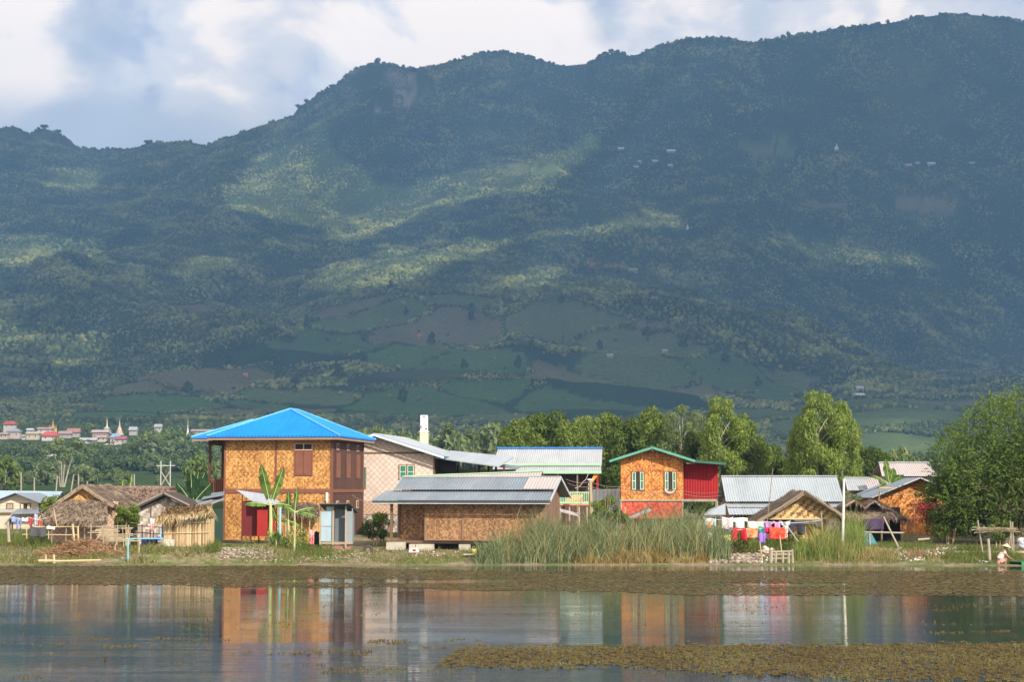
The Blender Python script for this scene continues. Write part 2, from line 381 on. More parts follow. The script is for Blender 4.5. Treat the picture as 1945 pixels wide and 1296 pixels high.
FZ = [[(120,800),(260,720),(420,665),(560,640),(600,590),(720,560),(860,555),(1000,575),(1060,560),(1180,600),(1300,620),(1420,690),(1560,720),(1500,760),(1300,790),(1000,800),(600,790)],
      [(1330,800),(1420,770),(1560,750),(1640,745),(1800,760),(1945,760),(1945,900),(1300,900)],
      [(-300,860),(420,905),(420,935),(-300,935)], [(0,700),(60,700),(60,735),(0,735)], [(330,570),(400,568),(410,592),(330,595)],
      [(1530,365),(1640,365),(1690,390),(1600,402),(1520,392)], [(960,305),(1060,315),(1060,335),(960,330)], [(1700,370),(1820,375),(1820,410),(1700,400)],[(1400,265),(1500,262),(1500,300),(1400,300)]]
def cover(X, Y, Z):
    px, py = pix(X, Y, Z); wob = 14
    qx = px + wob * (fbm(X / 60, Y / 60, 61) - .5) * 2; qy = py + wob * (fbm(X / 60, Y / 60, 67) - .5)
    zone = np.zeros(px.shape, bool)
    for p in FZ: zone |= inpoly(qx, qy, p)
    idv, edge = parcels(X, Y)
    big = inpoly(qx, qy, FZ[2]) | (Y < 620)
    field = zone & ((idv > 0.22) | big) & ((edge > 0.045) | big)
    return field, idv, px, py
F_, ID_, PXH, PYH = cover(HX, HY, HZ)
colr = np.zeros((NR, NC, 3)); n1 = fbm(HX / 45, HY / 60, 51, 4)[..., None]; n2 = fbm(HX / 260, HY / 300, 53, 3)[..., None]
forest = np.array([0.030, 0.050, 0.016]) * (0.6 + 0.8 * n1) + np.array([0.03, 0.028, 0.008]) * sstep(0.45, .7, n2)
pal = np.array([[0.115,0.13,0.06],[0.095,0.135,0.048],[0.08,0.13,0.04],[0.11,0.13,0.055],[0.135,0.125,0.068],[0.095,0.13,0.045],[0.13,0.125,0.065],[0.075,0.12,0.037]])
fc = pal[(ID_ * 7.99).astype(int)] * (0.78 + 0.45 * n1)
plain_g = np.array([0.05, 0.08, 0.03]) * (0.7 + 0.6 * n1)
colr = np.where(F_[..., None], fc, forest); colr = np.where((HY < 760)[..., None] & F_[..., None], plain_g, colr)
rock = sstep(0.52, 0.66, fbm(HX / 50, HZ / 90, 91, 4)) * inpoly(PXH, PYH, [(650,150),(800,130),(840,170),(760,210),(700,215),(640,190)])
colr = colr * (1 - rock[..., None]) + np.array([0.2, 0.18, 0.165]) * rock[..., None]
road = np.zeros(PXH.shape, bool)
for a, b in (((1075,497),(1130,497)), ((1120,500),(1185,502)), ((1335,462),(1345,455)), ((1360,442),(1395,433)), ((1610,336),(1640,330)), ((780,628),(806,640)), ((1030,665),(1075,672))):
    road |= inpoly(PXH, PYH, [(a[0], a[1]-2), (b[0], b[1]-2), (b[0], b[1]+3), (a[0], a[1]+3)])
colr = np.where(road[..., None], np.array([0.36, 0.17, 0.10]), colr)
def hill_mat():
    t = NT("hill_ground"); a = t.n('ShaderNodeVertexColor', layer_name='cover'); n = t.noise(t.coord(), 0.22, 6, 0.7)
    col = t.mix(1.0, a.outputs[0], t.ramp(n, [(0.3, 0.6), (0.7, 1.35)]), 'MULTIPLY')
    return t.bsdf(col, 1.0, 0, t.bump(t.noise(t.coord(), 0.09, 5, 0.7), 4.0, 0.7), 0.0)
V = np.stack([HX, HY, HZ], -1).reshape(-1, 3); ii, jj = np.meshgrid(np.arange(NR - 1), np.arange(NC - 1), indexing='ij'); b = (ii * NC + jj).ravel()
hills = mesh_obj('hills', V, np.stack([b, b + 1, b + NC + 1, b + NC], 1), hill_mat(), smooth=True); tag(hills, kind='structure')
ca = hills.data.color_attributes.new('cover', 'FLOAT_COLOR', 'POINT')
ca.data.foreach_set('color', np.concatenate([colr.reshape(-1, 3), np.ones((NR * NC, 1))], 1).astype(np.float32).ravel())

# ---------------- unseen cloud deck, added and shaped to shade the slopes around sunlit gaps ----------------
LIT = [[(600,215),(552,255),(470,295),(440,340),(400,390),(420,415),(590,440),(620,482),(680,475),(720,455),(740,440),(700,395),(720,345),(690,318),(640,285),(625,220)],
 [(690,345),(850,320),(980,298),(1060,268),(1140,258),(1165,280),(1135,312),(1060,372),(1010,378),(960,358),(870,392),(800,430),(700,475),(650,480),(690,420)],
 [(770,482),(950,448),(1080,425),(1180,405),(1280,403),(1300,425),(1240,448),(1120,465),(1000,482),(900,520),(820,512)],
 [(925,550),(960,522),(1030,514),(1110,525),(1085,552),(1000,560)], [(-500,470),(0,455),(180,465),(240,500),(150,512),(0,525),(-500,540)],
 [(290,515),(350,492),(470,495),(490,520),(380,545),(330,540)], [(580,530),(720,480),(840,500),(870,545),(740,562),(640,582),(600,565)],
 [(75,335),(130,325),(215,350),(205,372),(100,380)], [(-200,640),(0,625),(75,660),(60,680),(-200,690)], [(65,670),(140,650),(215,665),(205,700),(90,720),(60,700)],
 [(1480,470),(1560,474),(1650,492),(1840,506),(1815,530),(1660,534),(1550,506)], [(1600,800),(1945,780),(1945,1000),(1600,1000)], [(1110,375),(1150,350),(1170,365),(1130,390)]]
def deck():
    zc = 2150.0; st = 26.0; hx, hy, hz = SDIR
    gx = np.arange(-2800, 7600, st); gy = np.arange(-2400, 3900, st); X, Y = np.meshgrid(gx, gy)
    z = np.full(X.shape, 500.0)
    for _ in range(14):
        t = (zc - z) / hz; x = X - hx * t; y = Y - hy * t; z = 0.5 * z + 0.5 * np.where(y > 200, hill(x, np.maximum(y, 200)), 3.0)
    px, py = pix(x, np.maximum(y, 1), z)
    wx = 70 * (fbm(X / 260, Y / 260, 71, 4) - .5); wy = 45 * (fbm(X / 260, Y / 260, 75, 4) - .5)
    lit = np.zeros(X.shape, bool); soft = (rng.random(X.shape) - .5)
    for p in LIT: lit |= inpoly(px + wx + soft * 26, py + wy + soft * 16, p)
    lit |= rng.random(X.shape) < (0.025 + .34 * inpoly(px + wx, py + wy, [(1180,430),(1500,370),(2100,440),(2100,740),(1850,720),(1550,610),(1350,540),(1180,500)])) * (y > 3350)  # extra random holes brighten the slope behind the knoll
    on = (y > 1160 + wx) & (y < 5600) & (px > -1200) & (px < 3100) & ~lit
    return X, Y, on, zc, st
X, Y, on, zc, st = deck()
def shell(X, Y, on, zc, st):
    e = on.astype(float)
    for _ in range(6): e = blur(blur(e, 1, 0), 1, 1)
    th = 12 + 120 * np.clip(e, 0, 1) * (0.4 + 1.0 * fbm(X / 300, Y / 300, 81, 4)); nr, nc = X.shape
    top = np.stack([X, Y, zc + th], -1).reshape(-1, 3); bot = np.stack([X, Y, zc + 0 * th + 12 * fbm(X / 200, Y / 200, 83)], -1).reshape(-1, 3); n = nr * nc
    q = on[:-1, :-1]; i, j = np.nonzero(q); b = i * nc + j
    F = [np.stack([b, b+1, b+nc+1, b+nc], 1) + 0, np.stack([b, b+nc, b+nc+1, b+1], 1) + n]
    pad = np.zeros((nr + 1, nc + 1), bool); pad[1:nr, 1:nc] = q
    for di, dj, u, v in ((-1,0,0,1), (1,0,nc+1,nc), (0,-1,nc,0), (0,1,1,nc+1)):
        k = ~pad[i + 1 + di, j + 1 + dj]; bb = b[k]; F.append(np.stack([bb + v, bb + u, bb + u + n, bb + v + n], 1))
    F = np.concatenate(F); used, inv = np.unique(F.ravel(), return_inverse=True)
    return np.concatenate([top, bot])[used], inv.reshape(-1, 4)
cv, cf = shell(X, Y, on, zc, st)
cl = mesh_obj('shade_cloud', cv, cf, None); tag(cl, kind='structure')
t = NT('shade_cloud_white'); cl.data.materials.append(t.bsdf((0.85, 0.85, 0.87), 1.0, spec=0))

# ---------------- ground by the lake ----------------
def shore(x):                      # y of the waterline
    return 91.5 + 0.9 * (fbm(x / 9, x * 0 + 2, 101, 3) - .5) - 0.4 * sstep(15, 24, x)
def gz(x, y):
    x = np.asarray(x, float); y = np.asarray(y, float); s = y - shore(x)
    z = np.where(s < 0, s * 0.25, 0.34 * sstep(-0.6, 5.0, s) + 0.028 * np.clip(s, 0, 30))
    z = z + 0.17 * (fbm(x / 2.2, y / 2.2, 103, 4) - .5) * sstep(0, 1.5, s) * (1 - sstep(14, 30, s))
    z = z + 0.35 * sstep(1.0, 2.5, s) * (1 - sstep(5, 9, s)) * sstep(-21, -18.5, x) * (1 - sstep(-13, -11, x))      # rubble heap
    far = CH + (930 - np.interp(y, [120, 150, 200], [1015, 990, 968])) * y / FPX
    return np.where(y > 150, far, np.where(y > 120, z + (far - z) * sstep(120, 150, y), z))
gxs = np.arange(-120, 120.1, 0.3); gys = np.concatenate([np.arange(86, 100, 0.2), np.arange(100, 125, 0.4), np.arange(125, 200.1, 3)]); gys[-1] = 200
GX, GY = np.meshgrid(gxs, gys); GZ = gz(GX, GY)
k = gys >= 196; GZ[-1] = hill(GX[-1], GY[-1]); nr, nc = GX.shape
ii, jj = np.meshgrid(np.arange(nr - 1), np.arange(nc - 1), indexing='ij'); b = (ii * nc + jj).ravel()
def ground_mat():
    t = NT('bank_ground'); c = t.coord(); n = t.noise(c, 0.35, 5, 0.6); f = t.noise(c, 3.2, 5, 0.7)
    earth = t.ramp(f, [(0.3, (0.11, 0.08, 0.05)), (0.55, (0.25, 0.19, 0.13)), (0.75, (0.42, 0.35, 0.27))])
    green = t.ramp(f, [(0.3, (0.05, 0.075, 0.02)), (0.7, (0.16, 0.18, 0.06))])
    return t.bsdf(t.mix(t.ramp(n, [(0.42, 0.0), (0.58, 1.0)]), earth, green), 0.95, 0, t.bump(f, 0.08, 1.0), 0.1)
ground = mesh_obj('ground', np.stack([GX, GY, GZ], -1).reshape(-1, 3), np.stack([b, b+1, b+nc+1, b+nc], 1), ground_mat(), smooth=True); tag(ground, kind='structure')

# ---------------- lake ----------------
def water_mat():
    t = NT('lake_water'); c = t.coord(); 
    geo = t.n('ShaderNodeNewGeometry'); mp = t.n('ShaderNodeMapping'); mp.inputs['Scale'].default_value = (0.5, 2.4, 1); t.t.links.new(geo.outputs['Position'], mp.inputs[0])
    n1 = t.noise(mp.outputs[0], 1.6, 4, 0.6); 
    mp2 = t.n('ShaderNodeMapping'); mp2.inputs['Scale'].default_value = (0.06, 0.35, 1); t.t.links.new(geo.outputs['Position'], mp2.inputs[0])
    patch = t.ramp(t.noise(mp2.outputs[0], 1.0, 4, 0.6), [(0.42, 0.35), (0.62, 1.0)])
    sy = t.n('ShaderNodeSeparateXYZ'); t.t.links.new(geo.outputs['Position'], sy.inputs[0]); near = t.math('SUBTRACT', 1.0, t.math('MINIMUM', 1.0, t.math('MAXIMUM', 0.0, t.math('DIVIDE', t.math('SUBTRACT', sy.outputs[1], 40.5), 5.0))))
    h = t.math('MULTIPLY', t.math('MULTIPLY', n1, patch), t.math('ADD', 1.0, t.math('MULTIPLY', near, 2.6)))
    nm = t.bump(h, 0.014, 0.6)
    return t.bsdf((0.024, 0.034, 0.038), 0.012, 0, nm, 0.5, IOR=1.33)
lake = mesh_obj('lake', [(-700,-120,0),(700,-120,0),(700,99,0),(-700,99,0)], [(0,1,2,3)], water_mat()); tag(lake, kind='structure')

# ---------------- air ----------------
def haze():
    o = MB().box(-6500, 6500, -60, 7000, -3, 1750).build('haze', None); tag(o, kind='stuff')
    m = bpy.data.materials.new('haze_air'); m.use_nodes = True; nt = m.node_tree; nt.nodes.clear()
    out = nt.nodes.new('ShaderNodeOutputMaterial'); v = nt.nodes.new('ShaderNodeVolumePrincipled')
    v.inputs['Color'].default_value = (0.27, 0.55, 1.0, 1); v.inputs['Density'].default_value = 1.42e-4; v.inputs['Anisotropy'].default_value = 0.0
    nt.links.new(v.outputs[0], out.inputs['Volume']); o.data.materials.append(m)
haze()
# ---------------- foliage builders ----------------
def quads(P, Nrm, size, aspect=1.0, up=None):
    """one diamond leaf per point P, facing roughly Nrm"""
    n = len(P); r = rng.normal(size=(n, 3)); Nn = Nrm / (np.linalg.norm(Nrm, axis=1, keepdims=True) + 1e-9)
    a = r if up is None else up + 0.45 * r
    a = a - (a * Nn).sum(1, keepdims=True) * Nn; a /= np.linalg.norm(a, axis=1, keepdims=True) + 1e-9
    b = np.cross(Nn, a); s = (size * (0.6 + 0.8 * rng.random(n)))[:, None]
    v = np.stack([P - a * s, P + b * s * aspect * .5, P + a * s, P - b * s * aspect * .5], 1).reshape(-1, 3)
    return v, np.arange(n * 4).reshape(n, 4)
def lobes_points(lobes, n, inner=0.35):
    L_ = np.array(lobes, float); w = (L_[:, 3] * L_[:, 4] + L_[:, 3] * L_[:, 5] + L_[:, 4] * L_[:, 5]); w /= w.sum()
    k = rng.choice(len(L_), n, p=w); d = rng.normal(size=(n, 3)); d /= np.linalg.norm(d, axis=1, keepdims=True)
    r = (inner + (1 - inner) * rng.random(n) ** 0.5)[:, None]
    return L_[k, :3] + d * r * L_[k, 3:6], d
def crown_lobes(h0, h1, rad, n, shape='round', seed=0, lobe=0.36):
    q = random.Random(seed); out = []
    for i in range(n):
        f = (i + 0.5) / n; z = h0 + (h1 - h0) * f
        if shape == 'round': pr = math.sin(math.pi * min(0.97, 0.12 + 0.88 * f)) ** 0.6
        elif shape == 'cone': pr = (1 - f) ** 0.7 * min(1, 0.5 + f * 5) + 0.12
        elif shape == 'spread': pr = 0.45 + 0.6 * math.sin(math.pi * f)
        else: pr = (0.65 + 0.35 * math.sin(math.pi * (f * .8 + .15))) * (1 if f < .8 else (1.12 - f) / .32)
        a = i * 2.39996 + q.random(); rr = rad * pr * (0.35 + 0.6 * q.random()); s = rad * lobe * (0.7 + 0.6 * q.random()) * (0.55 + 0.45 * pr)
        out.append((rr * math.cos(a), rr * math.sin(a), z, s * 1.1, s * 1.1, s * (0.8 + 0.3 * q.random())))
    return out
def make_tree(name, label, cat, group, h, rad, shape, nl, nleaf, size, lm, tm, clear=0.25, aspect=0.7, seed=0, tr=0.02, lobe=0.36, leafup=None, loc=(0, 0, 0)):
    root = thing(name, label, cat, loc, 0, group); lb = crown_lobes(h * clear, h * 0.94, rad, nl, shape, seed, lobe)
    q = random.Random(seed + 5); b = MB(); top = Vector((q.uniform(-.3, .3) * rad * .3, q.uniform(-.3, .3) * rad * .3, h * 0.86))
    mid = Vector((q.uniform(-.15, .15) * rad, 0, h * 0.45)); b.tube([(0, 0, -0.4), (0.02, 0, h * clear * .6), mid, top], h * tr, 7, h * tr * 0.25)
    for L_ in lb[::max(1, len(lb) // 12)]:
        c = Vector(L_[:3]); s0 = Vector((0, 0, max(h * clear * .5, c.z - rad * 0.7))); s0 = Vector((mid.x * s0.z / (h * .45) if s0.z < h * .45 else mid.x, 0, s0.z))
        b.tube([s0, s0.lerp(c, .5) + Vector((0, 0, rad * .06)), c], h * tr * 0.28, 5, h * tr * 0.1)
    b.build('trunk', tm, root)
    P, D = lobes_points(lb, nleaf); v, f = quads(P, D + 0.6 * rng.normal(size=D.shape), np.full(nleaf, size), aspect, leafup)
    mesh_obj('crown', v, f, lm, root); return root
def place(src, x, y, z=None, s=1.0, sz=None, rz=0.0, label=None, group=None, first=set()):
    """moves the source itself the first time, then copies it with its parts"""
    o = src if src.name not in first else copy_tree(src)
    first.add(src.name); o.location = (x, y, float(gz(x, y) if y < 200 else hill(x, y)) if z is None else z)
    o.scale = (s, s, sz or s); o.rotation_euler = (0, 0, rz)
    if label: o['label'] = label
    if group: o['group'] = group
    return o
bark = plain('bark', (0.16, 0.12, 0.085)); bark_pale = plain('bark_pale', (0.34, 0.30, 0.24))

# ---------------- forest on the slopes (one mass) ----------------
PHI = (1 + 5 ** .5) / 2
ICO = np.array([(-1,PHI,0),(1,PHI,0),(-1,-PHI,0),(1,-PHI,0),(0,-1,PHI),(0,1,PHI),(0,-1,-PHI),(0,1,-PHI),(PHI,0,-1),(PHI,0,1),(-PHI,0,-1),(-PHI,0,1)]) / math.hypot(1, PHI)
ICF = np.array([(0,11,5),(0,5,1),(0,1,7),(0,7,10),(0,10,11),(1,5,9),(5,11,4),(11,10,2),(10,7,6),(7,1,8),(3,9,4),(3,4,2),(3,2,6),(3,6,8),(3,8,9),(4,9,5),(2,4,11),(6,2,10),(8,6,7),(9,8,1)])
def blobs(x, y, z, r, hr):
    n = len(x); j = 1 + 0.45 * (rng.random((n, 12, 1)) - .5); a = rng.random(n) * 6.28
    c, s = np.cos(a)[:, None], np.sin(a)[:, None]; B = ICO[None] * j
    X = (B[..., 0] * c - B[..., 1] * s) * r[:, None] + x[:, None]; Y = (B[..., 0] * s + B[..., 1] * c) * r[:, None] + y[:, None]
    Z = B[..., 2] * (r * hr)[:, None] + z[:, None]
    return np.stack([X, Y, Z], -1).reshape(-1, 3), (ICF[None] + (np.arange(n) * 12)[:, None, None]).reshape(-1, 3)
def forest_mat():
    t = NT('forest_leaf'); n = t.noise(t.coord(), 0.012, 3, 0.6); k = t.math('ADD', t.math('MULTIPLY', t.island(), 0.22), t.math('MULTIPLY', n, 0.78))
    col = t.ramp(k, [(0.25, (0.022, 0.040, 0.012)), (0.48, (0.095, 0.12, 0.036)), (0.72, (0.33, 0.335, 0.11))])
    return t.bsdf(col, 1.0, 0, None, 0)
def forest():
    N = 520000; d = np.sqrt(rng.random(N) * (5060 ** 2 - 1150 ** 2) + 1150 ** 2); px = rng.random(N) * 2940 - 500
    x = (px - CX) * d / FPX; z = hill(x, d); f, idv, qx, qy = cover(x, d, z)
    thin = fbm(x / 120, d / 160, 201, 3); keep = (~f) & (rng.random(N) < np.clip(0.30 + 1.7 * (thin - 0.25), 0.12, 1))
    low = inpoly(qx, qy, FZ[0]); keep |= (~f) & (d < 2300) & (rng.random(N) < .35); keep &= ~low | (thin > 0.5)
    keep |= f & low & (rng.random(N) < 0.004)
    keep &= ~((d < 1300) & f)
    keep &= ~(inpoly(qx, qy, [(640,150),(800,130),(840,170),(760,215),(700,225),(640,200)]) & (fbm(x / 45, z / 60, 93, 3) > .47))
    x, d, z = x[keep], d[keep], z[keep]; n = len(x); big = sstep(.4, .65, fbm(x / 90, d / 120, 207, 3)); r = (1.5 + 2.0 * rng.random(n) ** 1.6) * (.8 + .7 * big) * (.55 + .45 * sstep(1500, 2900, d)) * (1 - .2 * sstep(3200, 4200, d))
    m = 2000; pr = rng.random(m) * 2900 - 480; xr = (pr - CX) * 4996 / FPX; on_ = fbm(xr / 60, xr * 0, 211, 3) > .42; xr = xr[on_]; dr = np.full(len(xr), 4992.) + 10 * rng.random(len(xr)); x = np.append(x, xr); d = np.append(d, dr); z = np.append(z, hill(xr, dr)); r = np.append(r, 2.5 + 4.5 * rng.random(len(xr)) ** 2); n = len(x)
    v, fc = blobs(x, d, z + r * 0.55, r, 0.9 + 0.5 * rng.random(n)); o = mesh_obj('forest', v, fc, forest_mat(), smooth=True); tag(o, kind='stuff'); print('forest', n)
forest()
def treeline():
    """dark wood along the far side of the fields"""
    xs, ys, zs, rs = [], [], [], []
    for a, b, d, n, r in ((-500, 460, 660, 800, 2.4), (-500, 460, 780, 560, 2.6), (-500, 1000, 1130, 950, 4.2), (430, 1000, 760, 500, 4.2), (1380, 2000, 560, 560, 3.4), (900, 2000, 800, 600, 4.0)):
        px = a + (b - a) * rng.random(n); y = d + 26 * rng.random(n); x = (px - CX) * y / FPX; h = rng.random(n)
        xs.append(x); ys.append(y); zs.append(hill(x, y) + r * (0.4 + 1.2 * h)); rs.append(r * (0.6 + 0.6 * rng.random(n)))
    x, y, z, r = map(np.concatenate, (xs, ys, zs, rs)); P, D = [], []
    m = 55; k = np.repeat(np.arange(len(x)), m); d = rng.normal(size=(len(k), 3)); d /= np.linalg.norm(d, axis=1, keepdims=True)
    P = np.stack([x[k], y[k], z[k]], -1) + d * r[k, None]; v, f = quads(P, d + .5 * rng.normal(size=d.shape), np.full(len(k), 0.75), 0.8)
    o = mesh_obj('far_wood', v, f, leaf('far_wood', (0.04, 0.065, 0.02), (0.12, 0.16, 0.055), 0.2)); tag(o, kind='stuff')
treeline()
VH = [(2,27,800,806,813,(.42,.05,.04),(.6,.55,.5)),(8,36,815,820,832,(.30,.32,.36),(.62,.50,.42)),(-4,12,822,825,833,(.4,.3,.25),(.6,.5,.4)),(46,72,820,824,834,(.5,.42,.3),(.65,.56,.42)),(47,60,814,817,822,(.6,.62,.66),(.6,.6,.6)),
 (67,97,812,815,822,(.5,.25,.22),(.7,.68,.64)),(75,107,820,828,836,(.55,.06,.05),(.7,.66,.62)),(108,134,819,824,831,(.42,.26,.24),(.5,.42,.38)),(124,149,814,821,829,(.40,.17,.15),(.5,.45,.4)),(171,204,817,821,831,(.55,.42,.42),(.5,.28,.22)),(180,200,828,831,838,(.5,.4,.35),(.66,.56,.44)),
 (147,181,832,836,842,(.48,.52,.54),(.55,.52,.48)),(206,226,824,831,842,(.22,.42,.62),(.68,.42,.40)),(214,238,829,834,843,(.36,.10,.14),(.62,.5,.45)),(196,236,843,845,851,(.6,.55,.46),(.62,.56,.44)),(0,13,846,851,860,(.12,.32,.55),(.4,.3,.28)),(28,37,848,852,858,(.10,.28,.50),(.3,.4,.5)),
 (60,70,850,854,862,(.55,.5,.42),(.6,.55,.48)),(82,103,866,868,872,(.55,.52,.42),(.5,.46,.36)),(242,258,811,817,822,(.42,.44,.46),(.5,.48,.45)),(290,305,806,811,818,(.42,.42,.42),(.5,.5,.42)),(360,424,816,819,824,(.42,.34,.32),(.5,.44,.40)),
 (256,281,881,886,892,(.46,.46,.44),(.35,.3,.25)),(322,352,879,884,889,(.52,.48,.42),(.4,.34,.28)),(410,424,880,884,893,(.5,.5,.5),(.5,.46,.42)),(38,46,826,829,834,(.5,.4,.36),(.6,.55,.5))]
PG = [(98,796,814,(.62,.38,.06),5),(201,792,813,(.55,.50,.36),6),(225,795,814,(.50,.40,.30),7),(355,795,820,(.68,.64,.52),3)]
VH = [(*h[:5], tuple(c * .72 + .02 for c in h[5]), tuple(c * .72 for c in h[6])) for h in VH]
BX = [(h[0]-3, h[1]+3, h[2], h[4]) for h in VH] + [(p[0]-6, p[0]+6, p[1], p[2]) for p in PG]
# ---------------- trees one can tell apart ----------------
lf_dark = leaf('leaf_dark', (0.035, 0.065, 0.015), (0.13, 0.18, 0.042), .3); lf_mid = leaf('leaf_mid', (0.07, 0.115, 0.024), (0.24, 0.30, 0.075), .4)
lf_yel = leaf('leaf_yellow', (0.10, 0.16, 0.034), (0.31, 0.38, 0.10), .42); lf_grey = leaf('leaf_grey', (0.09, 0.13, 0.05), (0.24, 0.29, 0.13), .35)
lf_rust = leaf('leaf_rust', (0.07, 0.05, 0.025), (0.17, 0.12, 0.05))
G1 = 'trees behind the lakeside houses'
broad = make_tree('broadleaf_tree', 'x', 'tree', G1, 11, 4.2, 'round', 34, 13000, 0.23, lf_mid, bark, 0.10, 0.75, 3, lobe=.33)
broad2 = make_tree('broadleaf_tree', 'x', 'tree', G1, 11, 4.0, 'spread', 30, 12000, 0.24, lf_dark, bark, 0.12, 0.75, 8, lobe=.34)
pop = make_tree('poplar_tree', 'x', 'tree', G1, 14, 3.4, 'col', 40, 13000, 0.22, lf_yel, bark_pale, 0.10, 0.6, 14, lobe=.30, leafup=np.array([0, 0, 1.0]))
euc = make_tree('eucalyptus_tree', 'x', 'tree', G1, 14, 3.3, 'col', 26, 8000, 0.22, lf_grey, bark_pale, 0.22, 0.5, 21, lobe=.30, leafup=np.array([0, 0, -1.0]))
def T(src, px, top, d, wpx, label, h0=None):
    """tree whose crown is centred on px with its top at row top, wpx wide"""
    h0 = {'broadleaf_tree': (11, 4.4), 'poplar_tree': (14, 3.5), 'eucalyptus_tree': (14, 3.5)}[src.name.split('.')[0]]
    x = PX(px, d); z = float(gz(x, d) if d < 200 else hill(x, d)); H = PZ(top, d) - z
    place(src, x, d, z, wpx * d / FPX / 2 / h0[1], H / h0[0] * 1.03, rnd.random() * 6.28, label, G1)
for a in [(broad, 985, 797, 170, 76, 'bushy green tree at the left end of the wood, behind the blue-ridged roof'),
          (broad2, 1030, 788, 178, 84, 'dark-centred tree second from the left end of the wood, above the blue ridge'),
          (broad, 1078, 800, 168, 70, 'lower bushy tree above the middle of the blue-ridged roof'),
          (pop, 1108, 792, 176, 66, 'upright yellow-green tree above the right half of the blue-ridged roof'),
          (broad, 1150, 786, 172, 80, 'bright green tree above the right end of the blue-ridged roof'),
          (broad2, 1196, 800, 164, 70, 'dark tree between the blue-ridged roof and the orange woven house'),
          (broad, 1240, 776, 172, 74, 'rounded green tree straight above the ridge of the red and orange house'),
          (euc, 1293, 768, 168, 66, 'tall open tree with a pale stem above the right slope of the orange house'),
          (broad2, 1330, 820, 160, 70, 'low dark tree right behind the red corrugated wall'),
          (pop, 1368, 756, 156, 88, 'tall pale-green tree with pointed crown right of the red and orange house'),
          (broad, 1412, 790, 158, 70, 'yellow-green tree leaning against the tall pointed tree, above the left end of the grey roof'),
          (broad2, 1452, 850, 190, 60, 'small dark tree in the gap above the corrugated grey roof'),
          (pop, 1553, 745, 150, 96, 'tall dense light-green tree above the right end of the long corrugated roof'),
          (pop, 1600, 764, 152, 78, 'slightly lower light-green tree joined to the right side of the tallest one'),
          (pop, 1520, 790, 151, 50, 'narrow light-green tree on the left flank of the dense pair'),
          (broad2, 1490, 868, 170, 70, 'low dark tree behind the middle of the long corrugated roof'),
          (broad2, 1655, 852, 175, 60, 'low dark tree between the dense pale pair and the red-leaved bushes')]:
    T(a[0], a[1], a[2], a[3], a[4] * (1.6 if a[0] is not pop else 1.25), a[5])
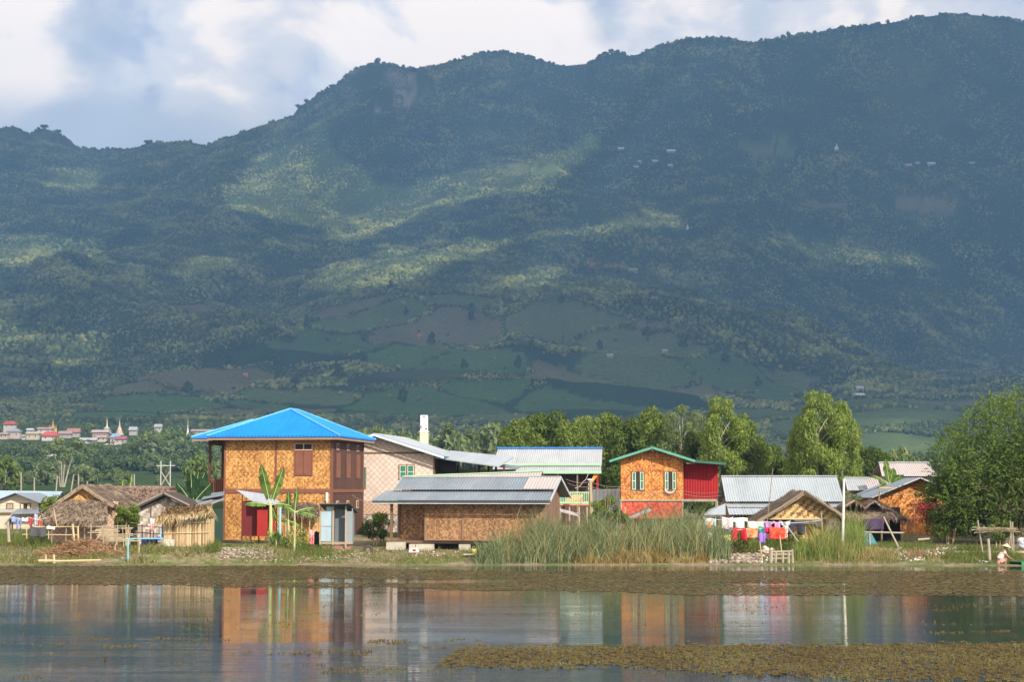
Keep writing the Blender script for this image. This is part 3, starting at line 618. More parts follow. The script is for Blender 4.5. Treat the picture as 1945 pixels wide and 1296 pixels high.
# ---------------- big tree by the water on the right ----------------
def big_tree():
    x, y = PX(1898, 104), 104.0; z = float(gz(x, y)); root = thing('tamarind_tree', 'huge feathery dark-green tree overhanging the right bank', 'tree', (x, y, z))
    b = MB(); b.tube([(0.3,0,-.3),(0.35,0,1.2),(0.7,0.1,2.6),(1.1,.2,5)], 0.30, 9, 0.12); b.tube([(0.5,0,1.6),(1.5,0,3),(3.0,.2,4.6)], 0.17, 7, 0.06); b.tube([(0.35,0,1.3),(-.9,-.2,3.0),(-2.4,-.3,4.6)], 0.16, 7, 0.05)
    q = random.Random(4); lb = []
    env = [(-3.9,2.9,1.2),(-3.3,4.2,1.4),(-3.7,5.6,.9),(-2.6,6.4,1.1),(-2.6,3.2,1.4),(-1.6,5.0,1.7),(-1.2,7.2,1.1),(-0.9,3.6,1.5),(0.2,6.0,1.7),(0.4,8.0,1.0),(0.8,4.2,1.7),(1.7,7.6,1.4),(2.2,5.4,1.9),(2.6,3.4,1.5),(3.2,7.6,1.4),(4.0,5.4,2.0),(4.4,7.6,1.3),(4.4,3.4,1.5),(-1.8,2.5,.8),(1.5,2.7,1.0),(-4.3,4.0,.6),(-0.3,2.7,.8),(3.4,2.6,.9),(-3.6,2.0,.8),(-2.4,1.8,.9),(-1.2,2.0,.9),(1.9,2.2,.9),(3.0,2.0,1.0),(-3.0,3.2,1.1),(-1.9,4.0,1.3),(0.1,4.4,1.5),(-3.2,1.9,.7),(4.6,2.2,1.0)]
    for (ex, ez, er) in env:
        for dy in (-1.5, 0.2, 1.8):
            k = 0.58 + .38 * q.random(); lb.append((.45 + ex * .84 + q.uniform(-.4, .4), dy * 1.3 + q.uniform(-.3, .3), ez + q.uniform(-.3, .3), er * k, er * k, er * k * .8))
    for L_ in lb[::4]: b.tube([(0.5, 0, 2.0), ((L_[0]+.5)*.5, L_[1]*.5, 1.2 + L_[2]*.55), L_[:3]], 0.09, 5, 0.02)
    b.build('trunk', bark, root)
    # sprays: short arching twigs lined with narrow leaflets
    nt = 6300; P, D = lobes_points(lb, nt, .45); D = D + np.array([0, 0, .55]); D /= np.linalg.norm(D, axis=1, keepdims=True); m = 9
    k = np.repeat(np.arange(nt), m); t = np.tile(np.linspace(0, 1, m), nt)[:, None]; ln = (0.35 + 0.55 * rng.random(nt))[k][:, None]
    Q = P[k] + D[k] * t * ln + np.array([0, 0, -.22]) * t * t * ln; sd = rng.normal(size=Q.shape) * .5
    v, f = quads(Q, sd + np.array([0, -.3, .6]), np.full(len(Q), 0.085), 0.8, D[k] * .5 + .8 * rng.normal(size=Q.shape))
    n2 = 16; kk = rng.choice(nt, 0)
    tips = []
    for i in range(26):   # long whips standing out of the top
        L_ = lb[q.choice([15, 18, 21, 27, 28, 33, 42, 43, 44, 45, 10, 11])]; p0 = Vector(L_[:3]) + Vector((q.uniform(-.5,.5), q.uniform(-.5,.5), L_[5]*.6)); d = Vector((q.uniform(-.45,.3), q.uniform(-.2,.2), 1)).normalized(); l = q.uniform(.7, 1.3)
        for s_ in np.linspace(0, 1, 26): tips.append(p0 + d * l * s_)
    tv, tf = quads(np.array([tuple(p) for p in tips]) + rng.normal(size=(len(tips), 3)) * .03, rng.normal(size=(len(tips), 3)), np.full(len(tips), .07), .8)
    mesh_obj('crown', np.concatenate([v, tv]), np.concatenate([f, tf + len(v)]), leaf('tamarind', (0.048, 0.085, 0.018), (0.17, 0.235, 0.06), .35), root)
big_tree()
G2 = 'dark trees in the shade right of the orange house'
dk = make_tree('shade_tree', 'x', 'tree', G2, 5, 2.2, 'spread', 22, 6000, 0.12, lf_dark, bark, 0.30, 0.6, 33, tr=.03)
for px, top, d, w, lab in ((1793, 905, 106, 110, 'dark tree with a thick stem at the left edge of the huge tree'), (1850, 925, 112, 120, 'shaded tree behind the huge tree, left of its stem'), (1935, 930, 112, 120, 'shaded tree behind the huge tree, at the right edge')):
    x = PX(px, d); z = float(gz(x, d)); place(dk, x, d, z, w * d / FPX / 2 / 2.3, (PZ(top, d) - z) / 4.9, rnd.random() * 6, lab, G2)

# ---------------- village trees far left, each one a thing ----------------
G3 = 'trees on the village hillside'; lf_vd = leaf('village_leaf', (0.06, 0.10, 0.03), (0.19, 0.25, 0.08), .35)
vt = [make_tree('village_tree', 'x', 'tree', G3, 9, 4.2, sh, 14, 700, 0.95, lm, bark_pale, cl, .8, sd, lobe=.42, tr=.025) for sh, lm, cl, sd in
      (('round', lf_vd, .08, 51), ('spread', lf_grey, .15, 52), ('col', lf_mid, .06, 53), ('round', lf_grey, .08, 54))]
VL = ['dark rounded tree on the village slope', 'greyish spreading tree on the village slope', 'upright bright-green tree on the village slope', 'greyish rounded tree on the village slope']
q = random.Random(12)
def vtree(px, d, h, k, lab=None):
    x = PX(px, d); z = float(hill(x, d)); tp = pix(x, d, z + h)[1]; bp = pix(x, d, z)[1]; r = h * .45 * FPX / d
    for a, b_, t0, t1 in BX:
        if a - r < px < b_ + r and tp < t1 - 2 and bp > t1 - 3: return
    place(vt[k], x, d, None, h / 9 * q.uniform(.9, 1.3), h / 9, q.random() * 6.28, lab or VL[k], G3)
for i in range(300):
    px = q.uniform(-25, 470); d = q.choice([760, 800, 840, 870, 910, 950, 990, 1030]) + q.uniform(-18, 18)
    if d > 1000: h = q.uniform(4, 8)
    elif d > 900: h = q.uniform(4, 8)
    else: h = q.uniform(6, 12)
    if 380 > px > 180 and d > 870: h *= 1.25
    vtree(px, d, h, q.choice([0, 0, 1, 3, 3, 2]))
for i in range(46):
    px = q.uniform(-20, 430); d = q.uniform(470, 620); h = q.uniform(3.0, 6.0) + (2.5 if px > 250 else 0); vtree(px, d, h, q.choice([0, 1, 3, 3]), ('dark bushy tree', 'greyish spreading tree', 'x', 'greyish bushy tree')[q.choice([0, 1, 3])] + ' at the edge of the green fields')
for px in (262, 285, 305, 322, 335, 350): vtree(px, 905, 17 + q.uniform(-2, 3), 2)
for i in range(34):
    px = 640 + 330 * (i + q.random()) / 34; d = q.uniform(430, 520); x = PX(px, d)
    place(vt[q.choice([1, 3, 3, 2])], x, d, None, q.uniform(.8, 1.3), q.uniform(1.15, 1.75), q.random() * 6, 'hazy grey-green tree in the belt between the white woven house and the wood', 'tree belt between the houses')
for i in range(9):
    px = (10, 24, 300, 378, 400, 412, 1690, 1712, 1735)[i]; d = (300, 330, 420, 300, 320, 330, 230, 232, 236)[i]; x = PX(px, d); z = float(hill(x, d)); H = (PZ((868, 880, 905, 868, 880, 876, 862, 858, 866)[i], d) - z)
    o = place(vt[(0, 0, 1, 0, 3, 3, 1, 1, 3)[i]], x, d, z, H / 9 * (.6 if i > 5 else .75), H / 9, i, ('round dark tree at the left edge in front of the fields', 'dark tree just right of the one at the left edge', 'grey bush in the fields left of the twin power poles', 'dark tree behind the broad dark banana leaves', 'tree seen under the veranda roof, left post', 'tree seen between the veranda posts', 'leftmost rusty-leaved bush behind the grey tile roof', 'middle rusty-leaved bush behind the grey tile roof', 'rightmost bush behind the grey tile roof')[i], 'bushes beyond the houses')
# bare trees in the fields at left
bt = thing('slender_tree', 'slender forked tree with thin pale stems in the green fields', 'tree', (PX(118, 420), 420, float(hill(PX(118, 420), 420))))
b = MB(); q2 = random.Random(2)
for i in range(7): a = q2.uniform(-1, 1); b.tube([(a*.5, 0, 0), (a*1.2, q2.uniform(-1,1), 4), (a*2.6, q2.uniform(-1,1), 8)], .16, 5, .06)
b.build('trunk', bark_pale, bt); P, D = lobes_points([(q2.uniform(-4,4), q2.uniform(-1,1), q2.uniform(7,11), 1.7, 1.7, 1.2) for i in range(12)], 900); v, f = quads(P, D, np.full(900, .4), .8); mesh_obj('crown', v, f, lf_grey, bt)
# lone trees on the ridge and the ploughed slopes
G4 = 'trees standing out along the mountain ridge'
rt = make_tree('ridge_tree', 'small dark tree standing out against the sky on the mountain ridge', 'tree', G4, 22, 10, 'spread', 9, 260, 3.0, lf_dark, bark, .3, .8, 61, lobe=.4, tr=.04)
for px, h, s in ((712, 24, .9), (724, 14, .6), (735, 12, .5), (1142, 16, .6), (1152, 17, .6), (1165, 20, .7), (1178, 15, .6), (862, 10, .6), (880, 12, .7), (902, 10, .6), (915, 12, .8), (938, 10, .7), (962, 13, .8), (985, 11, .7), (1012, 10, .7), (1028, 11, .7), (1508, 22, .5), (1560, 14, .6), (1612, 16, .9), (1640, 12, 1.1), (1702, 18, .5), (1395, 10, 1.2), (1855, 12, 1), (1930, 10, 1), (70, 14, 1.1), (95, 12, 1), (36, 10, .6), (575, 12, .9), (560, 14, 1.0), (270, 10, 1.1), (650, 12, .8), (625, 12, .9)):
    x = PX(px, 4995); place(rt, x, 4995, float(hill(x, 4995)) - 1, s, h / 22, rnd.random() * 6)
G5 = 'lone trees on the ploughed slopes'
st_ = make_tree('field_tree', 'lone dark tree on the shaded ploughed slope', 'tree', G5, 12, 5, 'round', 9, 420, 1.5, lf_dark, bark, .12, .8, 62, lobe=.42, tr=.03)
for px, py in ((472, 660), (458, 665), (548, 652), (895, 610), (1067, 575), (1300, 660), (1010, 668), (740, 552), (765, 765), (355, 745), (580, 620), (968, 655), (1140, 665), (1380, 690), (690, 690), (640, 720), (1440, 735), (520, 690), (770, 600), (820, 655), (1230, 640), (985, 700), (430, 690), (560, 735), (880, 700)):
    dd = np.linspace(1500, 3100, 500); xx = (px - CX) * dd / FPX; zz = hill(xx, dd); a, c = pix(xx, dd, zz); k = int(np.argmax(c < py))
    place(st_, float(xx[k]), float(dd[k]), None, rnd.uniform(.8, 1.3), rnd.uniform(.9, 1.6), rnd.random() * 6)
# ---------------- houses ----------------
class Frame:
    """local frame of a building: x along its front to the right, y into the depth, z up"""
    def __init__(s, name, label, cat, px, d, a=0, group=None, z0=None):
        s.X0, s.Y0 = PX(px, d), d; s.a = R(a); s.c, s.s = math.cos(s.a), math.sin(s.a)
        s.z0 = float(gz(s.X0, d) if d < 200 else hill(s.X0, d)) - 0.05 if z0 is None else z0
        s.root = thing(name, label, cat, (s.X0, s.Y0, s.z0), -s.a, group)
    def x(s, px, y=0.0):
        u = (px - CX) / FPX; return (u * (s.Y0 + y * s.c) - s.X0 - y * s.s) / (s.c + u * s.s)
    def z(s, py, x=0.0, y=0.0): return PZ(py, s.Y0 - x * s.s + y * s.c) - s.z0
    def p(s, px, py, y=0.0):
        x = s.x(px, y); return (x, y, s.z(py, x, y))
    def b(s, mb, name, mat, parent=None, smooth=False): return mb.build(name, mat, parent or s.root, smooth)
W_orange = weave('orange_weave', (0.15, 0.055, 0.014), (0.40, 0.18, 0.046), (0.62, 0.35, 0.11), 0.075, 9, .5, .8)
W_gold = weave('gold_weave', (0.17, 0.07, 0.02), (0.44, 0.22, 0.06), (0.66, 0.40, 0.15), 0.08, 8, .5, .8)
W_red = weave('red_weave', (0.16, 0.04, 0.010), (0.48, 0.155, 0.030), (0.74, 0.36, 0.085), 0.07, 7, .5, .8)
W_brown = weave('brown_weave', (0.08, 0.036, 0.016), (0.22, 0.11, 0.048), (0.44, 0.25, 0.115), 0.07, 9, .30)
W_basket = weave('basket_weave', (0.11, 0.06, 0.025), (0.46, 0.28, 0.10), (0.66, 0.47, 0.21), 0.12, 40, 1.0, .25)
W_white = lattice('white_lattice', (0.74, 0.62, 0.53), (0.42, 0.30, 0.23), 0.40)
W_grey = weave('grey_weave', (0.20, 0.16, 0.13), (0.40, 0.34, 0.29), (0.60, 0.54, 0.48), 0.15, 60, 1.0, .2)
W_mat = lattice('tan_lattice', (0.50, 0.32, 0.22), (0.70, 0.55, 0.42), 0.30)
wood_d = planks('dark_boards', (0.085, 0.035, 0.022), 0.22); wood_r = plain('red_brown_wood', (0.20, 0.075, 0.045)); wood_b = plain('brown_wood', (0.17, 0.10, 0.06))
wood_g = plain('weathered_wood', (0.36, 0.30, 0.23)); wood_v = planks('grey_boards', (0.22, 0.17, 0.13), 0.14); bam = plain('bamboo', (0.52, 0.40, 0.22), 0.6); bam_d = plain('old_bamboo', (0.26, 0.20, 0.14))
dark = plain('inside_shade', (0.03, 0.022, 0.018)); redp = corrmat('red_sheet', (0.33, 0.008, 0.010), .75, 0.0, .25, (.25, .03, .02)); red2 = plain('red_paint', (0.30, 0.010, 0.006))  # first colour: shade inside and under buildings, painted near-black
tin_blue = corrmat('blue_sheet', (0.0, 0.205, 0.72), .6, 0.0, .0); tin = corrmat('galvanised_sheet', (0.40, 0.44, 0.48), .5, .25, .25); tin_l = corrmat('bright_sheet', (0.38, 0.40, 0.42), .55, .1, .3, (.3, .27, .24))
tin_d = corrmat('dull_sheet', (0.22, 0.26, 0.30), .5, .2, .2); tin_o = corrmat('old_sheet', (0.42, 0.37, 0.36), .7, 0, .5, (.25, .18, .15)); white = plain('white_paint', (0.75, 0.75, 0.72)); green = plain('green_paint', (0.10, 0.42, 0.16)); green_l = plain('pale_green_paint', (0.35, 0.62, 0.36))
teal = plain('teal_paint', (0.03, 0.20, 0.15)); green_r = corrmat('dark_green_sheet', (0.035, 0.12, 0.09), .65, 0, .05); concrete = plain('concrete', (0.50, 0.46, 0.38)); brick = plain('brick', (0.34, 0.17, 0.11)); stone = plain('stone', (0.42, 0.36, 0.29))
th_b = thatch('brown_thatch', (0.06, 0.042, 0.030), (0.31, 0.235, 0.17)); th_y = thatch('straw_thatch', (0.20, 0.13, 0.06), (0.62, 0.46, 0.25)); th_g = thatch('grey_thatch', (0.10, 0.07, 0.05), (0.34, 0.25, 0.19))
blue_e = plain('blue_edge', (0.02, 0.19, 0.60)); black = plain('black_rubber', (0.02, 0.02, 0.02))

def frame_rect(mb, x0, x1, z0, z1, y, w=0.06, t=0.05):
    mb.box(x0 - w, x1 + w, y - t, y, z1, z1 + w).box(x0 - w, x1 + w, y - t, y, z0 - w, z0); return mb.box(x0 - w, x0, y - t, y, z0, z1).box(x1, x1 + w, y - t, y, z0, z1)
def window(F, x0, x1, z0, z1, y, shut, frm, openx=0.0, name='window'):
    w = F.b(frame_rect(MB(), x0, x1, z0, z1, y - .004), name, frm)
    MB().box(x0, x1, y - .02, y - .006, z0, z1).build('pane', dark, w); m = (x0 + x1) / 2; g = openx
    s = MB()
    for a, b_ in ((x0 + .01, m - g / 2 - .01), (m + g / 2 + .01, x1 - .01)):
        s.box(a, b_, y - .05, y - .025, z0 + .01, z1 - .01)
    sh = s.build('shutter', shut, w)
    if openx: 
        f = MB()
        for a, b_ in ((x0 + .01, m - g / 2 - .01), (m + g / 2 + .01, x1 - .01)):
            f.box(a, a + .04, y - .065, y - .052, z0 + .01, z1 - .01).box(b_ - .04, b_, y - .065, y - .052, z0 + .01, z1 - .01).box(a + .04, b_ - .04, y - .065, y - .052, (z0 + z1) / 2 - .02, (z0 + z1) / 2 + .02)
            f.box(a + .04, b_ - .04, y - .065, y - .052, z1 - .05, z1 - .01).box(a + .04, b_ - .04, y - .065, y - .052, z0 + .01, z0 + .05)
        f.build('shutter_frame', plain('cream_paint', (0.72, 0.68, 0.50)), w)
    return w
def fringe(mb, a, b, n, l=0.25, w=0.035, drop=(0, 0, -1), jit=0.12):
    """loose thatch ends hanging from the edge a-b"""
    a, b, dr = Vector(a), Vector(b), Vector(drop).normalized(); e = (b - a).normalized()
    for i in range(n):
        p = a.lerp(b, rnd.random()) + Vector((0, rnd.uniform(-.06, .06), rnd.uniform(-.05, .07))); q_ = p + (dr + e * rnd.uniform(-.35, .35) + Vector((0, rnd.uniform(-.3, .1), 0))) * l * rnd.uniform(.4, 1.3); o = e * w
        mb.add([p - o, p + o, q_], [(0, 1, 2)])
def shag(mb, a, b, c, d, n, l=0.5, w=0.03, lift=0.05):
    """loose straws lying over the slope; a-b upper edge, d-c lower edge"""
    a, b, c, d = map(Vector, (a, b, c, d)); nn = (b - a).cross(d - a).normalized(); nn = nn if nn.z > 0 else -nn; e = (b - a).normalized()
    for i in range(n):
        u, v = rnd.random(), rnd.random(); p = a.lerp(b, u).lerp(d.lerp(c, u), v); dn = (d.lerp(c, u) - a.lerp(b, u)).normalized()
        q_ = p + dn * l * rnd.uniform(.5, 1.2) + e * rnd.uniform(-.2, .2) + nn * lift * rnd.uniform(.2, 1.6); p = p + nn * lift * .3
        mb.add([p - e * w * rnd.uniform(.6, 1.8), p + e * w, q_], [(0, 1, 2)])
def thatched_slab(mb, a, b, c, d, t=0.22, dens=55, fr=True, lift=.07):
    """lumpy thick thatch slope with straws and a ragged lower edge"""
    A, B, C, D = map(Vector, (a, b, c, d)); m, n = max(4, int((B - A).length / .35)), max(4, int((D - A).length / .3)); nn = (B - A).cross(D - A).normalized(); nn = nn if nn.z > 0 else -nn
    base = len(mb.v)
    for i in range(m + 1):
        for j in range(n + 1):
            p = A.lerp(B, i/m).lerp(D.lerp(C, i/m), j/n); k = float(fbm(p.x * 1.3 + 7, p.y * 1.3 + p.z * 2, 301, 3)) - .5
            p = p + nn * (k * .20) + Vector((0, 0, -.03 * math.sin(math.pi * i / m))); mb.v += [tuple(p), tuple(p - nn * t)]
    f = lambda i, j, k: base + (i * (n + 1) + j) * 2 + k
    for i in range(m):
        for j in range(n):
            mb.f += [(f(i,j,0), f(i+1,j,0), f(i+1,j+1,0), f(i,j+1,0)), (f(i,j,1), f(i,j+1,1), f(i+1,j+1,1), f(i+1,j,1))]
    for i in range(m): mb.f += [(f(i,n,0), f(i+1,n,0), f(i+1,n,1), f(i,n,1)), (f(i,0,1), f(i+1,0,1), f(i+1,0,0), f(i,0,0))]
    for j in range(n): mb.f += [(f(0,j,0), f(0,j+1,0), f(0,j+1,1), f(0,j,1)), (f(m,j,1), f(m,j+1,1), f(m,j+1,0), f(m,j,0))]
    area = (B - A).length * (D - A).length; shag(mb, a, b, c, d, int(area * dens * 1.5), .40, .026, lift)
    if fr:
        L_ = (C - D).length; fringe(mb, D - nn * t * .5, C - nn * t * .5, int(L_ * 34), .42, .03, (D - A).normalized() + Vector((0, 0, -.8)))
        for p0, p1 in ((A, D), (B, C)): fringe(mb, p0 - nn * .1, p1 - nn * .1, int((p1 - p0).length * 12), .22, .025)

# --- two-storey house with the blue roof ---
def blue_house():
    F = Frame('blue_roof_house', 'two-storey orange woven bamboo house with bright blue hipped roof and dark wooden side', 'house', 630, 108, 9, z0=0.72)
    b, z1, ze = F.b, 3.0, 6.32
    b(MB().box(-6.7, 0, 0, .12, -.1, z1 - .08).box(-6.7, 0, 0, .12, z1 + .18, ze), 'wall', W_orange)
    s = MB().box(-.12, 0, .12, 7.9, -.1, ze); b(s, 'side_wall', wood_d)
    b(MB().box(-6.7, -6.58, .12, 7.9, -.1, ze).box(-6.58, -.12, 7.78, 7.9, -.1, ze), 'wall', W_orange)
    t = MB().box(-6.76, .05, -.05, .0, z1 - .08, z1 + .18)
    for x in (-6.74, -3.52, -.08): t.box(x, x + .1, -.04, -.001, z1 + .18, ze - .02)
    for x in (-6.74, -.08): t.box(x, x + .1, -.04, -.001, -.1, z1 - .08)
    t.box(-6.64, -.08, -.03, -.002, ze - .14, ze - .02)
    t.box(.002, .05, 0, 7.9, z1 - .05, z1 + .15).box(.002, .06, -.04, .06, -.1, z1 - .05).box(.002, .06, -.04, .06, z1 + .15, ze).box(.002, .05, 7.8, 7.9, -.1, ze).box(.002, .04, .06, 7.8, ze - .2, ze - .1); b(t, 'timber_trim', wood_r)
    # front window: two dark lights with white edges over a pair of brown shutters
    x0, x1 = F.x(562), F.x(593); w = window(F, x0, x1, F.z(902), F.z(857), 0, wood_r, wood_r)
    tr = frame_rect(MB(), x0, x1, F.z(854), F.z(844), -.004, .05, .06).box((x0+x1)/2 - .03, (x0+x1)/2 + .03, -.06, -.004, F.z(854), F.z(844)).build('transom', plain('pale_wood', (.62, .42, .30)), F.root); MB().box(x0, x1, -.02, -.006, F.z(854), F.z(844)).build('pane', dark, tr)
    window(F, F.x(567), F.x(592), F.z(962), F.z(957), 0, wood_r, wood_r, 0, 'window')
    # side windows
    yy = [1.35, 3.9, 6.4]
    for y in yy:
        sh = MB().box(.004, .05, y - .45, y + .45, z1 + .85, z1 + 2.35); o = b(sh, 'shutter', wood_r)
        MB().box(.052, .07, y - .47, y - .42, z1 + .8, z1 + 2.4).box(.052, .07, y + .42, y + .47, z1 + .8, z1 + 2.4).box(.052, .07, y - .03, y + .03, z1 + .8, z1 + 2.4).build('shutter_frame', wood_b, o)
        v = MB().box(.004, .03, y - .3, y + .3, z1 + 2.55, z1 + 2.95); o = b(v, 'vent', plain('pale_wood', (.62, .42, .30))); MB().box(.032, .036, y - .24, y - .04, z1 + 2.6, z1 + 2.9).box(.032, .036, y + .04, y + .24, z1 + 2.6, z1 + 2.9).build('pane', dark, o)
        v = MB().box(.004, .03, y - .3, y + .3, 1.95, 2.45); o = b(v, 'vent', plain('pale_wood', (.62, .42, .30))); MB().box(.032, .036, y - .2, y - .04, 2.0, 2.4).box(.032, .036, y + .04, y + .2, 2.0, 2.4).build('pane', wood_d, o)
    b(MB().box(-.34, -.2, -.1, -.052, z1 - .55, z1 - .05).tube([(-.27, -.09, z1 - .5), (-.27, -.09, z1 - 1.6)], .03), 'meter_box', white)
    # roof
    rib = MB(); E0, E1, Y0, Y1 = -7.65, .65, -.75, 8.6; r0, r1 = Vector((-3.55, 3.3, 8.12)), Vector((-3.55, 4.9, 8.12)); zr = ze + .02
    c = [Vector((E0, Y0, zr)), Vector((E1, Y0, zr)), Vector((E1, Y1, zr)), Vector((E0, Y1, zr))]
    rib.add(c + [r0, r1] + [v - Vector((0, 0, .06)) for v in c], [(0,1,4), (1,2,5,4), (2,3,5), (3,0,4,5), (6,7,1,0), (7,8,2,1), (8,9,3,2), (9,6,0,3), (9,8,7,6)])
    # raised ribs of the sheeting on every slope
    def ribs(p0, p1, apex0, apex1, step=.23):
        p0, p1 = Vector(p0), Vector(p1); L_ = (p1 - p0).length; e = (p1 - p0) / L_; up = ((apex0 + apex1) / 2 - (p0 + p1) / 2); up = up - e * up.dot(e); hl = up.length; up /= hl; nn = e.cross(up); nn = nn if nn.z > 0 else -nn
        a0, a1 = (apex0 - p0).dot(e), (apex1 - p0).dot(e); k = step / 2
        while k < L_:
            h = hl * min(1, k / max(a0, .01) if k < a0 else (1 if k <= a1 else (L_ - k) / (L_ - a1))); s = p0 + e * k - up * .02; t_ = p0 + e * k + up * (h - .03)
            w_ = e * .045; rib.add([s - w_, s + w_, t_ + w_, t_ - w_, s + nn * .07, t_ + nn * .07], [(0, 4, 5, 3), (4, 1, 2, 5), (0, 1, 4)]); k += step
    ribs(c[0], c[1], r0, r0); ribs(c[1], c[2], r0, r1); ribs(c[3], c[0], r1, r0) if False else ribs(c[0], c[3], r0, r1)
    q0, q1, q2, q3 = Vector((-9.0, .4, zr - .03)), Vector((-3.6, .4, zr - .03)), Vector((-3.6, 8.6, zr - .03)), Vector((-9.0, 8.6, zr - .03)); u0, u1 = Vector((-6.3, 4.2, 7.48)), Vector((-3.6, 4.2, 7.48))
    rib.add([q0, q1, q2, q3, u0, u1] + [v - Vector((0, 0, .06)) for v in (q0, q1, q2, q3)], [(0,1,5,4), (2,3,4,5), (3,0,4), (6,7,1,0), (8,9,3,2), (9,6,0,3), (9,8,7,6)])
    ribs(q0, q3, u0, u0)
    rf = b(rib, 'roof', tin_blue); cap = MB()
    for a_, b_ in ((c[0], r0), (c[1], r0), (c[2], r1), (c[3], r1), (r0, r1), (q0, u0), (u0, u1), (q3, u0)): cap.tube([a_ + Vector((0,0,.03)), b_ + Vector((0,0,.05))], .07, 6)
    cap.build('ridge_cap', plain('pale_blue_paint', (.10, .38, .78)), rf)
    MB().box(E0 + .06, E1 - .06, Y0 + .06, Y0 + .1, ze - .2, ze - .045).box(E1 - .1, E1 - .06, Y0 + .1, Y1, ze - .2, ze - .045).box(-8.95, E0, .45, .49, ze - .22, ze - .1).build('fascia', plain('eave_board', (.34, .20, .14)), rf)
    # veranda on the left
    v = MB()
    for y in (.8, 3.3): v.box(-8.0, -7.86, y, y + .14, z1 - .6, ze - .05)
    v.box(-6.92, -6.78, .8, .94, z1 - .3, ze - .05).box(-8.02, -6.78, .78, .92, ze - .45, ze - .1).box(-8.02, -7.88, .92, 3.4, ze - .45, ze - .1); b(v, 'veranda_post', wood_d)
    b(MB().box(-8.1, -6.72, .7, 7.8, z1 - .42, z1 - .25), 'veranda_floor', wood_d)
    rl = MB().box(-7.86, -6.92, .84, .9, z1 + .72, z1 + .8).box(-7.86, -6.92, .84, .9, z1 - .2, z1 - .12).box(-7.95, -7.9, .94, 3.3, z1 + .72, z1 + .8); k = -7.8
    while k < -6.95: rl.box(k, k + .05, .85, .88, z1 - .12, z1 + .72); k += .12
    k = 1.0
    while k < 3.3: rl.box(-7.94, -7.91, k, k + .05, z1 - .2, z1 + .72); k += .12
    b(rl, 'veranda_railing', plain('rail_wood', (.22, .09, .05)))
    b(MB().box(-6.75, .1, -.1, 7.95, -.5, -.1), 'plinth', concrete)
blue_house()

# --- white woven house behind it ---
def white_house():
    F = Frame('white_woven_house', 'pale pinkish lattice-woven gable house with grey roof, right of the blue-roofed one', 'house', 825, 117, 9, z0=.9); b = F.b
    xa = F.x(716); za = F.z(824, xa); xe, zE = F.x(848), F.z(867, F.x(848)); x0 = 2 * xa; sl = (za - zE) / (xe - xa); D = 9.0
    g = lambda x: za - abs(x - xa) * sl - .09
    b(MB().prism([(x0, -.4), (0, -.4), (0, g(0)), (xa, g(xa)), (x0, g(x0))], 0, .12), 'wall', W_white)
    b(MB().box(-.12, 0, .12, D, -.4, g(0)).box(x0, x0 + .12, .12, D, -.4, g(0)), 'side_wall', wood_d)  # dark boards carry the shade seen on the right side
    rf = MB().corr((xa, -.75, za), (xa, D, za), (xe, D, zE), (xe, -.75, zE), .3, .025).corr((xa, -.75, za), (xa, D, za), (2*xa - xe, D, zE), (2*xa - xe, -.75, zE), .3, .025); r = b(rf, 'roof', tin)
    bg = MB(); 
    for sx in (1, -1): a = Vector((xa, -.8, za - .03)); c = Vector((xa + sx * (xe - xa), -.8, zE - .03)); bg.add([a, c, c + Vector((0,0,-.16)), a + Vector((0,0,-.16)), a + Vector((0,.04,0)), c + Vector((0,.04,0)), c + Vector((0,.04,-.16)), a + Vector((0,.04,-.16))], [(0,3,2,1), (4,5,6,7), (0,1,5,4), (3,7,6,2), (1,2,6,5)])
    bg.build('bargeboard', plain('pale_blue_board', (.55, .68, .74)), r); MB().box(xe - .02, xe + .05, -.78, D, zE - .15, zE - .02).build('eave_board', plain('teal_board', (.04, .16, .2)), r)
    t = MB().box(x0, -.004, -.03, -.002, F.z(862), F.z(859)).box(-.06, .03, -.04, -.001, -.4, g(0) - .05); b(t, 'timber_trim', wood_b)
    window(F, F.x(760), F.x(787), F.z(910), F.z(884), 0, teal, plain('brown_frame', (.30, .20, .15)), .06); window(F, F.x(684), F.x(695), F.z(927), F.z(889), 0, teal, plain('brown_frame', (.30, .20, .15)))
    b(MB().box(x0, F.x(770), -.05, -.012, F.z(978), F.z(954)), 'woven_screen', W_mat); b(MB().box(x0 + .4, F.x(778), -.09, -.056, F.z(1012), F.z(980)), 'woven_screen', W_grey)
    # porch roofs to the right
    p1 = F.p(826, 869, -.4); p = MB().slab((p1[0], -.4, p1[2]), (p1[0], 5, p1[2] + .55), (F.x(952, -.4) , 5, p1[2] + .12), (F.x(948, -.4), -.4, F.z(886, F.x(948, -.4), -.4)), .07); pr = b(p, 'porch_roof', tin)
    b(MB().slab((F.x(925, 3), 3, F.z(882, 3, 3)), (F.x(880, 3), 6, F.z(876, 3, 3)), (F.x(978, 3), 6, F.z(884, 5, 3)), (F.x(980, 3), 3, F.z(890, 5, 3)), .09), 'porch_roof', tin_d)
    po = MB(); 
    for px in (868, 908, 926, 940, 955): x = F.x(px, 1.5); po.box(x, x + .13, 1.5, 1.63, -.3, F.z(884, x, 1.5))
    b(po, 'porch_post', wood_d); b(MB().box(.05, F.x(866, 1.0), 1.0, 1.1, -.3, F.z(874, 1.5, 1.0)), 'porch_wall', dark); b(MB().box(F.x(866, 4), F.x(980, 4), 4, 4.1, 1.5, F.z(892, 4, 4)), 'porch_wall', tin_o)  # the near-black sheet is porch shade put into colour
white_house()

